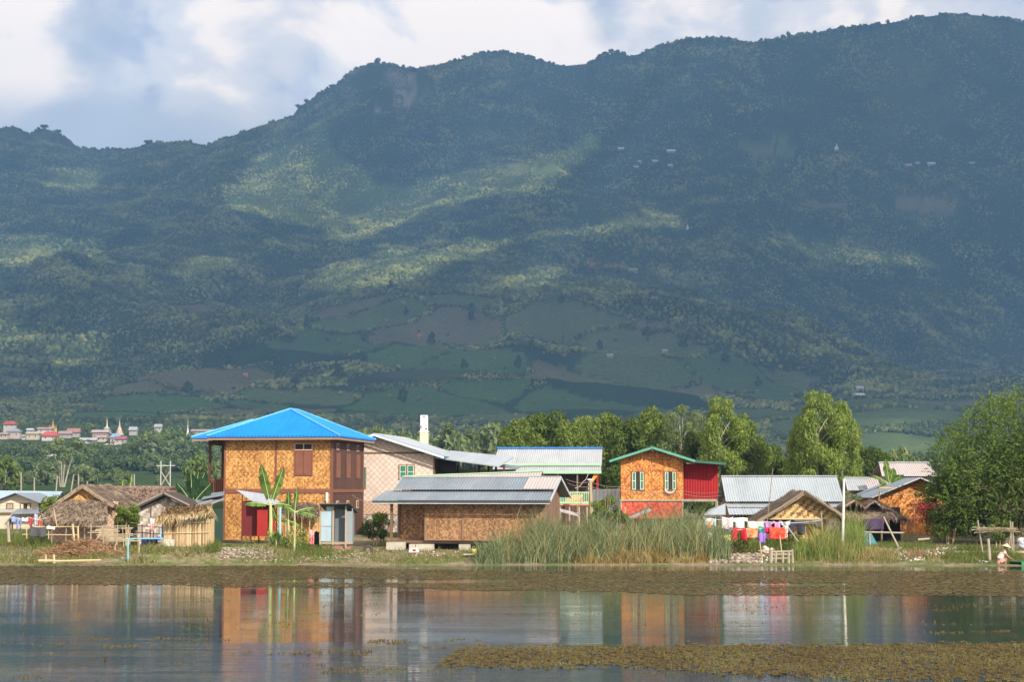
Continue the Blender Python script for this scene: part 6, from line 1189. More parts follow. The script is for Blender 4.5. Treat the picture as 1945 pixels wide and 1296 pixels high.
for a in [('towel', 'pale blue towel at the left end of the back line above the reeds', 'towel', 1338, 1359, 985, 1000, 97, (.50, .62, .66), 'cloth'), ('blouse', 'small orange blouse on the back line half behind the reeds', 'clothing', 1342, 1352, 989, 1004, 96.6, (.62, .26, .10), 'shirt'),
          ('sheet', 'pinkish patterned sheet left of the white shirt', 'sheet', 1371, 1392, 983, 1005, 97, (.70, .60, .60), 'cloth'), ('shirt', 'bright white shirt on the back line', 'shirt', 1391, 1419, 984, 1005, 97, (.85, .85, .84), 'shirt'), ('towel', 'cream towel above the orange patterned cloth', 'towel', 1420, 1449, 991, 1004, 97, (.80, .74, .58), 'cloth'),
          ('blouse', 'violet blouse on the back line right of the cream towel', 'clothing', 1450, 1468, 991, 1004, 97, (.40, .22, .48), 'shirt'), ('blouse', 'bright pink blouse above the big red cloth', 'clothing', 1468, 1484, 991, 1003, 97, (.80, .30, .55), 'shirt'), ('shirt', 'pale grey shirt right of the pink blouse', 'shirt', 1484, 1500, 991, 1012, 97, (.55, .60, .64), 'shirt'),
          ('jeans', 'dark navy jeans at the right end of the back line', 'trousers', 1497, 1525, 991, 1016, 97.3, (.03, .035, .06), 'trousers'), ('vest', 'navy and white vest above the yellow cloth', 'vest', 1379, 1391, 1003, 1014, 96.4, (.10, .12, .22), 'shirt'), ('trousers', 'crimson trousers on the front line', 'trousers', 1390, 1416, 1003, 1027, 96, (.42, .01, .02), 'trousers'),
          ('scarf', 'teal and green scarf between the brown cloth and the red cloth', 'scarf', 1441, 1452, 1000, 1012, 96, (.03, .32, .28), 'cloth'), ('blouse', 'magenta blouse left of the big red cloth', 'clothing', 1450, 1463, 1002, 1011, 95.9, (.62, .02, .16), 'shirt'), ('skirt', 'violet skirt hanging lowest, left of the red cloth', 'skirt', 1441, 1452, 1012, 1032, 96, (.30, .16, .58), 'cloth'),
          ('blouse', 'small lilac blouse under the magenta one', 'clothing', 1452, 1461, 1012, 1025, 96, (.62, .30, .55), 'shirt'), ('cloth', 'yellow cloth hanging low in front of the reeds', 'cloth', 1361, 1396, 1017, 1029, 96, (.75, .66, .16), 'cloth'), ('cloth', 'greyish white cloth tangled in the right edge of the reeds', 'cloth', 1343, 1352, 1012, 1031, 95.6, (.60, .62, .62), 'cloth')]:
    garment(*a)
garment('sarong', 'orange-brown patterned sarong between the crimson trousers and the teal scarf', 'sarong', 1414, 1441, 1003, 1023, 96, (0, 0, 0), mt=patt('brown_batik', (.50, .14, .05), (.62, .32, .16))); garment('cloth', 'large bright red cloth at the right end of the front line', 'cloth', 1461, 1490, 1002, 1025, 95.8, (0, 0, 0), mt=patt('red_cloth', (.75, .03, .02), (.82, .10, .04), 3)); garment('scarf', 'thin patterned scarf at the right edge of the red cloth', 'scarf', 1489.5, 1495, 1002, 1024, 95.8, (0, 0, 0), mt=patt('red_scarf', (.5, .05, .04), (.7, .6, .5), 9))
wire('back clothesline carrying the white shirt', [(1335, 984, 97), (1400, 984, 97), (1450, 991, 97), (1560, 989, 97)], .012, white); wire('front clothesline carrying the red cloth', [(1370, 1003, 96), (1430, 1003, 96), (1497, 1001, 95.9)], .012, white)
GL = 'washing on the left line'
for a in [('shirt', 'pale blue shirt at the left end of the left washing line', 'shirt', 19, 34, 982, 993, 99, (.22, .30, .58), 'shirt'), ('trousers', 'navy trousers under the pale blue shirt', 'trousers', 18, 26, 985, 1006, 99.2, (.04, .05, .10), 'trousers'), ('jeans', 'faded blue jeans left of the small white cloth', 'trousers', 32, 42, 984, 1005, 99, (.20, .26, .50), 'trousers'), ('cloth', 'small white cloth between the blue jeans and the red shirt', 'cloth', 42, 55, 984, 991, 99, (.75, .73, .80), 'cloth'),
          ('shirt', 'dark red shirt on the left washing line', 'shirt', 54, 65, 983, 1000, 99, (.42, .04, .05), 'shirt'), ('dress', 'grey patterned dress right of the dark red shirt', 'dress', 65, 73, 977, 1000, 99.1, (.40, .38, .45), 'cloth'), ('shorts', 'red shorts at the right end of the left washing line', 'shorts', 73, 80, 989, 1001, 99, (.50, .06, .04), 'trousers')]:
    garment(*a, group=GL)
wire('thin white line of the left washing', [(-10, 980, 99), (17, 982, 99), (55, 983, 99), (88, 984, 99)], .012, white)
garment('cloth', 'red and white cloth knotted on the dark post', 'cloth', 285, 293, 985, 1008, 100.6, (0, 0, 0), group='loose cloths', mt=patt('redwhite', (.65, .12, .14), (.78, .70, .66), 2.2)); garment('cloth', 'pink and red cloth hanging left of the metal latrine', 'cloth', 588, 597, 1007, 1036, 99.4, (0, 0, 0), group='loose cloths', mt=patt('pinkred', (.55, .03, .06), (.80, .42, .45), 2)); garment('coat', 'dark navy coat hanging next to the metal latrine', 'coat', 597, 607, 1010, 1036, 99.4, (.015, .015, .04), group='loose cloths')
garment('cloth', 'dark purple cloth hung under the thatched open shed', 'cloth', 1641, 1677, 985, 1008, 104.5, (.06, .035, .08), group='loose cloths')
garment('net', 'dark grey fishing net hung over the bamboo rail', 'net', 57, 89, 1001, 1021, 98.4, (.07, .07, .075), group='loose cloths'); garment('towel', 'white towel over the bamboo rail right of the dark net', 'towel', 88, 106, 1000, 1006, 98.4, (.80, .80, .80), group='loose cloths')
def rail(name, label, cat, bars, d, mt, group=None, partname='rail'):
    a = at(bars[0][0], bars[0][1], d); o = thing(name, label, cat, a, 0, group)
    for b in bars: p, q_ = at(b[0], b[1], d) - a, at(b[2], b[3], d) - a; MB().tube([p, q_], b[4] if len(b) > 4 else .03, 6).build('post' if abs(b[1] - b[3]) > abs(b[0] - b[2]) else partname, mt, o)
    return o
rail('bamboo_rail_frame', 'low two-rail bamboo frame carrying the dark net', 'frame', [(38, 1002, 150, 1001), (42, 1016, 150, 1017), (50, 998, 51, 1024), (92, 998, 92, 1024), (138, 996, 141, 1030, .06), (148, 1000, 149, 1030, .05)], 98.6, bam)
def stick_fence():
    o = rail('stick_fence', 'rough fence of horizontal sticks between the thatched house and the grey woven hut', 'fence', [(160, 1000, 250, 1006), (165, 1030, 262, 1029)], 99.5, bam_d)
    a = Vector(o.location)
    for i in range(14): y0 = 1002 + i * 2.1; p, q_ = at(rnd.uniform(160, 200), y0 + rnd.uniform(-1, 1), 99.5) - a, at(rnd.uniform(215, 268), y0 + rnd.uniform(-2, 2), 99.5) - a; MB().tube([p, (p + q_) / 2 + Vector((0, 0, rnd.uniform(-.04, .04))), q_], .025, 5).build('stick', bam if i % 2 else wood_g, o)
    for px in (172, 196, 221, 246): p, q_ = at(px, 1034, 99.45) - a, at(px + rnd.uniform(-2, 3), 998, 99.45) - a; MB().tube([p, q_], .035, 5).build('post', wood_g, o)
stick_fence(); rail('dark_rail_fence', 'dark wooden rail fence in front of the grey woven hut', 'fence', [(256, 999, 312, 1003), (258, 1012, 312, 1016), (270, 997, 270, 1026), (309, 985, 309, 1026, .05), (292, 1002, 291, 1026)], 101.5, wood_d)
rail('blue_water_pipe', 'light blue water pipe rising from the lake and bending right', 'pipe', [(243, 1077, 243, 1024, .045), (241, 1024, 312, 1024, .035), (305, 1024, 305, 1003, .03)], 92.5, plain('pipe_blue', (.18, .48, .60)))
rail('floating_bamboo', 'floating bamboo beams at the waterline with two stubs', 'raft', [(73, 1066, 103, 1066, .07), (103, 1067, 192, 1065, .06), (87, 1069, 87, 1055, .05), (103, 1071, 102, 1054, .06)], 91.7, bam)
rail('jetty', 'small weathered wooden jetty of posts and planks at the waterline', 'jetty', [(1464, 1074, 1465, 1044, .09), (1473, 1074, 1474, 1050, .06), (1487, 1074, 1487, 1049, .06), (1498, 1074, 1498, 1046, .06), (1506, 1074, 1505, 1044, .05), (1466, 1049, 1505, 1048, .05), (1466, 1054, 1503, 1054, .04), (1440, 1047, 1466, 1047, .03), (1466, 1062, 1500, 1061, .04)], 92.3, wood_g, partname='plank')
o_ = rail('log_beam', 'whitish log resting across posts in the shade of the open shed', 'beam', [(1628, 1011, 1716, 1013, .05)], 101, wood_g, partname='log')
def rack():
    o = rail('twig_rack', 'drying rack of thin poles loaded with twigs above the crouching person', 'rack', [(1868, 1060, 1857, 989, .04), (1923, 1058, 1919, 990, .035), (1926, 1058, 1923, 992, .035), (1916, 1046, 1920, 1010, .03), (1846, 1002, 1930, 1006, .02), (1846, 1007, 1938, 1011, .02), (1850, 1013, 1900, 1010, .025)], 94.5, wood_g); a = Vector(o.location); m = MB()
    for i in range(150): px = rnd.uniform(1862, 1925); r = 1007 + rnd.uniform(-3.5, 3.5); p = at(px, r, 94.5 + rnd.uniform(-.4, .6)) - a; d = Vector((rnd.uniform(-.5, .5), rnd.uniform(-.3, .3), rnd.uniform(-.05, .06))); m.tube([p - d, p + d], .012, 4)
    m.build('twigs', plain('twigs', (.30, .24, .14)), o)
rack()
# ---------------- small things ----------------
def drum(label, px, row, d, r, h, mt, top=None):
    x, z = PX(px, d), PZ(row, d); o = thing('plastic_drum', label, 'barrel', (x, d, z)); MB().lathe([(r * .92, 0), (r, .04), (r, h * .33), (r * 1.04, h * .35), (r, h * .37), (r, h * .66), (r * 1.04, h * .68), (r, h * .7), (r, h * .95), (r * .93, h)], 18).build('body', mt, o, True); MB().lathe([(r * .96, h), (r * .96, h + .03), (r * .5, h + .05)], 16).build('lid', top or mt, o)
drum('deep blue plastic drum behind the blue pipe', 277, 1046, 98, .20, .62, plain('drum_blue', (.01, .02, .16), .4)); drum('dark blue drum right of the other drum, by the stone pillar', 295, 1046, 98.2, .24, .60, plain('drum_dark', (.02, .03, .09), .4))
def solids():
    o = thing('stone_pillar', 'short square concrete pillar left of the reed cubicle', 'pillar', (PX(307, 96.5), 96.5, PZ(1056, 96.5))); MB().box(-.14, .14, -.14, .14, -.2, .9).build('shaft', plain('pillar_stone', (.36, .27, .21)), o); MB().box(.15, .7, 0, .3, .5, .85).build('side_block', concrete, o)
    o = thing('blue_tap', 'bright blue tap unit at the end of the water pipe', 'tap', (PX(303, 96), 96, PZ(1027, 96))); MB().lathe([(.05, 0), (.11, .04), (.12, .16), (.05, .2)], 10).build('body', plain('tap_blue', (.02, .12, .5)), o); MB().tube([(-.28, 0, .1), (.28, 0, .12)], .04).build('handle', plain('tap_blue', (.02, .12, .5)), o)
    x, y, z = PX(700, 97.5), 97.5, PZ(1054, 97.5); o = thing('tyre', 'old black tyre leaning upright beside the dark shrub', 'tyre', (x, y, z)); m = MB(); n, k = 20, 8
    vs = [((.20 + .075 * math.cos(2*math.pi*j/k)) * math.cos(2*math.pi*i/n), .07 * math.sin(2*math.pi*j/k), .24 + (.20 + .075 * math.cos(2*math.pi*j/k)) * math.sin(2*math.pi*i/n)) for i in range(n) for j in range(k)]
    m.add(vs, [(i*k+j, i*k+(j+1) % k, ((i+1) % n)*k+(j+1) % k, ((i+1) % n)*k+j) for i in range(n) for j in range(k)]).build('tread', plain('tyre_rubber', (.06, .05, .045)), o, True); t_ = MB(); t_.lathe([(.125, -.04), (.13, 0), (.125, .04)], 16); q_ = t_.build('rim', plain('rim_rust', (.25, .16, .12)), o); q_.rotation_euler = (R(90), 0, 0); q_.location = (0, 0, .24)
    x, y, z = PX(901, 96), 96, PZ(1052, 96); o = thing('yellow_bucket', 'small yellow bucket in front of the long brown wall', 'bucket', (x, y, z)); MB().lathe([(.11, 0), (.15, .24), (.13, .24), (.1, .05)], 14).build('body', plain('bucket_yellow', (.75, .62, .08)), o, True); MB().tube([(-.14, 0, .23), (-.1, 0, .33), (.1, 0, .33), (.14, 0, .23)], .01).build('handle', white, o)
    x, y, z = PX(893, 94.6), 94.6, PZ(1056, 94.6); s = MB().slab((-.35, 0, .06), (.35, .1, .08), (.33, .4, .1), (-.38, .35, .07), .05).build('white_slab', concrete); s.location = (x, y, z); tag(s, 'pale flat slab lying below the yellow bucket', 'slab')
    x, y, z = PX(787, 96), 96, PZ(1050, 96); o = thing('paper_bag', 'crumpled white bag with a red mark by the concrete blocks', 'bag', (x, y, z)); MB().add([(-.28,0,0),(.28,0,0),(.24,.2,0),(-.24,.2,0),(-.22,.04,.2),(.18,.02,.26),(.15,.16,.24),(-.2,.15,.18)], [(0,3,2,1),(4,5,6,7),(0,1,5,4),(1,2,6,5),(2,3,7,6),(3,0,4,7)]).build('sack', white, o); MB().box(-.08, .1, -.012, .0, .05, .16).build('red_mark', red2, o)
    x, y, z = PX(1646, 103), 103, PZ(1036, 103); o = thing('teal_tarp', 'teal tarpaulin draped as a small tent under the open shed', 'tarp', (x, y, z)); w = 18 * 103 / FPX; m = MB(); m.add([(-w,-.2,0),(-w*.9,-.2,.35),(-.35*w,-.1,.72),(.35*w,-.1,.72),(.8*w,-.2,.3),(w,-.2,0),(-w,1.2,0),(-w*.9,1.2,.35),(-.3*w,1.2,.75),(.3*w,1.2,.75),(.8*w,1.2,.3),(w,1.2,0)], [(0,1,2,3,4,5), (1,7,8,2), (2,8,9,3), (3,9,10,4), (4,10,11,5), (0,6,7,1)]).build('sheet', plain('teal_sheet', (.02, .16, .20), .5, 0, .5), o); MB().tube([(.1, -.24, 0), (.08, -.14, .72)], .05).build('pole', wood_g, o)
    x, y, z = PX(1459, 93.4), 93.4, PZ(1052, 93.4); o = thing('cloth_bundle', 'pinkish white bundle of washing heaped on the jetty', 'bundle', (x, y, z)); lb = [(rnd.uniform(-.28, .3), rnd.uniform(-.1, .1), rnd.uniform(.05, .4), rnd.uniform(.1, .17)) for i in range(9)]; a_ = np.array(lb); v, f = blobs(a_[:, 0], a_[:, 1], a_[:, 2], a_[:, 3], np.full(9, .8)); mesh_obj('heap', v, f, patt('pinkwhite', (.75, .66, .62), (.62, .30, .22), 3), o, True)
    x, y = PX(1867, 92), 92; o = thing('white_bundle', 'white floating bundle at the waterline left of the round stake', 'bundle', (x, y, 0)); a_ = np.array([(rnd.uniform(-.28, .28), rnd.uniform(-.1, .1), rnd.uniform(.02, .22), rnd.uniform(.06, .12)) for i in range(12)]); v, f = blobs(a_[:, 0], a_[:, 1], a_[:, 2], a_[:, 3], np.full(12, .8)); mesh_obj('heap', v, f, patt('whiteblack', (.75, .75, .74), (.10, .10, .11), 5), o, True)
    x, y = PX(1933, 91.8), 91.8; o = thing('green_basin', 'wide green washing basin floating beside the crouching person', 'basin', (x, y, -.02)); MB().lathe([(.30, 0), (.50, .2), (.53, .2), (.53, .23), (.46, .23), (.28, .04)], 24).build('bowl', plain('basin_green', (.008, .09, .05), .5), o, True); MB().box(-.05, .3, -.56, -.53, .05, .22).build('bright_side', plain('basin_bright', (.02, .25, .11), .4), o)
    o = thing('water_bucket', 'dark teal tub behind the crouching person', 'tub', (PX(1892, 92.2), 92.2, 0)); MB().lathe([(.2, -.05), (.27, .22), (.24, .22), (.18, .0)], 16).build('body', plain('tub_teal', (.02, .14, .16), .4), o, True)
    x, y = PX(1940, 97), 97; o = thing('white_sack', 'whitish sack lying in the shade at the right edge', 'sack', (x, y, PZ(1042, 97))); a_ = np.array([(rnd.uniform(-.25, .25), 0, rnd.uniform(.1, .4), rnd.uniform(.18, .28)) for i in range(8)]); v, f = blobs(a_[:, 0], a_[:, 1], a_[:, 2], a_[:, 3], np.full(8, .9)); mesh_obj('sack_body', v, f, plain('sack_grey', (.45, .47, .52)), o, True)
    o = thing('landing_plank', 'long pale earth-stained plank running along the bank behind the crouching person', 'plank', (PX(1890, 95), 95, PZ(1047, 95))); MB().box(-2.2, 2.0, 0, .5, -.14, -.02).build('board', plain('earth_plank', (.45, .36, .24)), o)
    o = thing('mooring_log', 'pale log lying in the shade under the huge tree', 'log', (PX(1754, 100), 100, PZ(1026, 100))); MB().tube([(-.35, 0, 0), (.3, 0, .06)], .07, 7, .05).build('log', wood_g, o)
solids()
# ---------------- person washing at the water ----------------
def skin(name, verts, edges, radii, mt, parent, sub=2, root=0):
    me = bpy.data.meshes.new(name); me.from_pydata(verts, edges, []); o = bpy.data.objects.new(name, me); COL.objects.link(o); o.parent = parent
    o.modifiers.new('s', 'SKIN'); lay = me.skin_vertices[0] if me.skin_vertices else None
    if lay is None: bpy.context.view_layer.objects.active = o; bpy.ops.mesh.customdata_skin_add(); lay = me.skin_vertices[0]
    for i, r in enumerate(radii): lay.data[i].radius = r if isinstance(r, tuple) else (r, r); lay.data[i].use_root = (i == root)
    m = o.modifiers.new('u', 'SUBSURF'); m.levels = sub; m.render_levels = sub; me.materials.append(mt); return o
def person():
    x, y = PX(1896, 91.9), 91.9; o = thing('person', 'person in conical straw hat and white top crouching at the water over a green basin', 'person', (x, y, -.06)); sk = plain('skin', (.30, .16, .10), .6, 0, .08)
    # facing +x: hips at the left, back sloping up to the right, arms reaching right to the basin
    V = [(-.08,0,.26), (.02,0,.44), (.14,0,.64), (.22,0,.78), (.27,0,.86), (.32,0,.96), (.36,-.01,1.00),
         (.20,-.17,.74), (.36,-.22,.50), (.55,-.17,.40), (.20,.17,.74), (.38,.22,.52), (.56,.15,.40),
         (-.02,-.12,.24), (.30,-.16,.42), (.20,-.14,.04), (-.02,.12,.24), (.30,.16,.42), (.20,.14,.04), (.34,-.14,.02), (.34,.14,.02),
         (.61,-.15,.36), (.61,.13,.36)]
    E = [(0,1),(1,2),(2,3),(3,4),(4,5),(5,6),(3,7),(7,8),(8,9),(3,10),(10,11),(11,12),(0,13),(13,14),(14,15),(0,16),(16,17),(17,18),(15,19),(18,20),(9,21),(12,22)]
    Rr = [.15,.145,.155,.13,.055,.085,.075,.06,.045,.03,.06,.045,.03,.11,.075,.05,.11,.075,.05,.04,.04,.028,.028]; skin('body', V, E, Rr, sk, o)
    skin('white_top', [(-.06,0,.34),(.02,0,.44),(.13,0,.62),(.21,0,.76),(.20,-.17,.735),(.27,-.205,.63),(.20,.17,.735),(.28,.205,.63)], [(0,1),(1,2),(2,3),(3,4),(4,5),(3,6),(6,7)], [.165,.165,.175,.14,.078,.068,.078,.068], plain('white_top', (.72, .62, .58), .9), o)
    skin('longyi', [(-.10,0,.24),(-.02,-.12,.22),(.26,-.15,.38),(-.02,.12,.22),(.26,.15,.38),(-.12,0,.10)], [(0,1),(1,2),(0,3),(3,4),(0,5)], [.17,.13,.09,.13,.09,.15], plain('pink_longyi', (.62, .30, .24), .9), o)
    for s in (-1, 1):
        hx, hy, hz = .61, -.15 if s < 0 else .13, .36
        for k, (fy, ln) in enumerate(((-.03, .07), (-.01, .085), (.01, .08), (.03, .065))): skin('finger', [(hx+.01, hy+fy*.6, hz), (hx+.05, hy+fy, hz-.01), (hx+.05+ln*.4, hy+fy, hz-.03), (hx+.05+ln*.6, hy+fy, hz-.06)], [(0,1),(1,2),(2,3)], [.014,.010,.009,.008], sk, o, 1)
        skin('thumb', [(hx, hy, hz), (hx+.02, hy+s*.03, hz-.02), (hx+.05, hy+s*.04, hz-.05)], [(0,1),(1,2)], [.014,.011,.009], sk, o, 1)
    h = MB().lathe([(.245, 0), (.24, .012), (.14, .07), (.075, .125), (.02, .165), (.001, .17)], 20).build('straw_hat', plain('hat_straw', (.72, .58, .30), .8), o, True); h.location = (.35, -.005, 1.0); h.rotation_euler = (0, R(14), 0)
    hair = MB().lathe([(.03, -.08), (.085, -.03), (.098, .03), (.08, .08)], 12).build('hair', plain('black_hair', (.015, .012, .01)), o, True); hair.location = (.315, 0, .98)
    MB().add([(.425,-.012,.955),(.425,.012,.955),(.45,0,.935),(.425,0,.99)], [(0,1,2),(0,2,3),(1,3,2)]).build('nose', sk, o)
    for s in (-1, 1): MB().box(.416, .424, s*.032 - .012, s*.032 + .012, .972, .98).build('eye', black, o); MB().box(.29, .32, s*.082 - .008, s*.082 + .008, .94, .99).build('ear', sk, o)
    MB().box(.405, .418, -.025, .025, .915, .922).build('mouth', plain('lips', (.25, .08, .06)), o)
person()
# ---------------- floating weeds ----------------
def mask(px, row, X, Y):
    n = fbm(X / 2.6, Y / 5.0, 501, 4) - .5; n2 = fbm(X / 7.0, Y / 1.6, 505, 4); n3 = fbm(X / 1.1, Y / 2.0, 509, 3) - .5
    wob = n * 9 + rng.normal(size=px.shape) * np.where(row > 1190, 2.6, 1.0)
    top = np.interp(px, [0, 300, 560, 700, 900, 1945], [1073, 1074, 1075, 1080, 1085, 1086]); bot = np.interp(px, [0, 330, 420, 800, 900, 1150, 1300, 1945], [1113, 1112, 1117, 1118, 1124, 1124, 1132, 1134])
    a = (row + wob * .22 > top) & (row + wob * .5 < bot)
    gap = ((px > 520) & (px < 960) & (row > 1101 + n * 7) & (row < 1108 + n * 4)) | ((px > 1150) & (px < 1620) & (row > 1109 + n * 5) & (row < 1116 + n * 6) & (n2 > .45))
    a &= ~gap
    t2 = np.interp(px, [0, 560, 700, 840, 1000, 1300, 1945], [1400, 1400, 1260, 1238, 1231, 1229, 1226]); b2 = np.interp(px, [560, 700, 840, 1200, 1400, 1945], [1262, 1264, 1268, 1266, 1282, 1300])
    b = (row + wob > t2) & (row + wob * 1.3 < b2) & ((px > 860) | (n3 > .05))
    s = np.zeros(px.shape, bool)
    for x0, x1, r0, r1 in ((290, 430, 1176, 1184), (180, 320, 1228, 1235), (160, 360, 1248, 1257), (600, 760, 1146, 1155), (820, 955, 1209, 1217), (0, 110, 1222, 1230), (340, 430, 1136, 1146), (560, 700, 1236, 1245), (400, 560, 1240, 1246), (1170, 1440, 1182, 1192), (1480, 1560, 1190, 1198), (1640, 1945, 1148, 1165), (1640, 1945, 1180, 1190), (1380, 1480, 1150, 1158), (1740, 1945, 1200, 1205), (20, 130, 1140, 1145), (250, 300, 1140, 1148), (0, 60, 1284, 1296), (1000, 1100, 1184, 1187), (600, 860, 1270, 1282)):
        s |= (rng.random(px.shape) < .75) & (px > x0 + n3 * 60) & (px < x1 + n3 * 60) & (row > r0 + n * 5) & (row < r1 + n * 5) & (n3 + .35 * n2 > .12) & (fbm(X / .5, Y / .3, 515, 3) > .42)
    rest = (n2 > .62) & (n3 > .08) & (row > 1120) & (fbm(X / .4, Y / .3, 517, 3) > .50)
    return a, b, s | rest
def weed_tip_mat():
    t = NT('weed_tips'); nn = t.noise(t.coord((.5, .35, 1)), 1.0, 5, .65); f = t.math('ADD', t.math('MULTIPLY', t.island(), .3), t.math('MULTIPLY', nn, .8))
    return t.bsdf(t.ramp(f, [(.35, (.055, .038, .014)), (.55, (.12, .085, .032)), (.72, (.13, .125, .040)), (.85, (.22, .19, .08))]), .8, 0, None, .1)
def weeds():
    xs = np.arange(-34, 34, .16); ys = np.concatenate([np.arange(34, 50, .22), np.arange(50, 91.6, .34)]); X, Y = np.meshgrid(xs, ys); px, row = pix(X, Y, 0 * X)
    a, b, s = mask(px, row, X, Y); m = a | b | s; m[-1] = m[:, -1] = False; i, j = np.nonzero(m[:-1, :-1]); dy = np.append(np.diff(ys), .34); n = len(i)
    cx = X[i, j] + .08 + .06 * rng.normal(size=n); cy = Y[i, j] + dy[i] * rng.random(n)
    solid = (a | b)[i, j]; near = (cy < 50) & solid; k = np.concatenate([np.nonzero(solid & ~near)[0], np.repeat(np.nonzero(near)[0], 3)]); nk = len(k); nr_ = near[k]
    px_ = cx[k] + np.where(nr_, .16 * (rng.random(nk) - .5), 0); py_ = cy[k] + np.where(nr_, .22 * (rng.random(nk) - .5), 0); w = np.where(nr_, .022 + .035 * rng.random(nk), .065 + .05 * rng.random(nk)); h = np.where(nr_, w * 1.3, dy[i[k]] * (.30 + .25 * rng.random(nk)))
    th = rng.random(nk) * 6.28 * nr_; z = .004 + .012 * rng.random(nk); C = [(-1, -.6), (.7, -1), (1, .5), (-.6, 1)]
    v = np.stack([np.stack([px_ + p * w * np.cos(th) - q_ * h * np.sin(th), py_ + p * w * np.sin(th) + q_ * h * np.cos(th), z + .003 * (p > 0)], -1) for p, q_ in C], 1).reshape(-1, 3); n_pl = nk
    t = NT('weed_mat'); k = t.island(); nn = t.noise(t.coord((.25, .6, 1)), 1.0, 5, .65); f = t.math('ADD', t.math('MULTIPLY', k, .5), t.math('MULTIPLY', nn, .6))
    col = t.ramp(f, [(.2, (.045, .034, .010)), (.5, (.10, .072, .022)), (.8, (.16, .118, .036))]); mt = t.bsdf(col, .5, 0, t.bump(t.noise(t.coord(), 14, 3, .7), .02, .8), .08)
    o = mesh_obj('weed_mats', v, np.arange(4*n_pl).reshape(n_pl, 4), mt); tag(o, kind='stuff'); print('mats', n)
    rep = np.where(cy < 50, 20, 7); rep = np.where(solid, rep, rep // 2); k = np.repeat(np.arange(n), rep); k = k[rng.random(len(k)) < .75]; x = cx[k] + .15 * (rng.random(len(k)) - .5); y = cy[k] + .3 * (rng.random(len(k)) - .5)
    hh = (.010 + .045 * rng.random(len(k)) ** 2) * np.where(y < 50, 1.15, .9); v, f = blades(x, y, np.zeros(len(k)), hh, np.full(len(k), .03), .5, 1)
    o = mesh_obj('weed_tips', v, f, weed_tip_mat()); tag(o, kind='stuff')
weeds()
# ---------------- village far left ----------------
def gdh(px, row, lo=620, hi=1060):
    d = np.linspace(lo, hi, 500); x = (px - CX) * d / FPX; a, c = pix(x, d, hill(x, d)); k = int(np.argmin(abs(c - row))); return float(d[k])
VLAB = ['red hip-roofed house highest at the left edge of the village', 'two-storey pale pink house with grey hip roof', 'cream house cut by the left edge of the photo', 'wide cream low house between the grey-roofed and the bright-red-roofed one', 'small white-roofed house above the wide cream one', 'long white house under a thin reddish roof left of the golden pagoda', 'white house with the brightest red roof, below the golden pagoda', 'house with dull pink roof right of the brightest red roof', 'brownish-red two-tier roofed house left of the dark trees', 'long house with pale pink roof under the tiered white pagoda', 'small cream house below the pale pink roof', 'long low whitish roof in front of the dark trees', 'pink-walled house with light blue roof', 'dark red-roofed house next to the light blue roof', 'long low cream wall-like house under the blue-roofed one', 'blue-roofed house at the left edge, lower on the slope', 'tiny blue-roofed house among the trees at left', 'tiny cream house among the trees at left', 'low cream-roofed shed in the middle of the tree slope', 'grey-roofed house right of the pink-brown pagoda', 'grey-roofed house half hidden by the tall bright trees', 'long pinkish roof beside the slim white spire', 'grey-roofed farmhouse at the field edge left of the twin power poles', 'long pale-roofed farmhouse right behind the twin power poles', 'small white house seen between the veranda posts', 'tiny pale house between the pink and the cream ones']
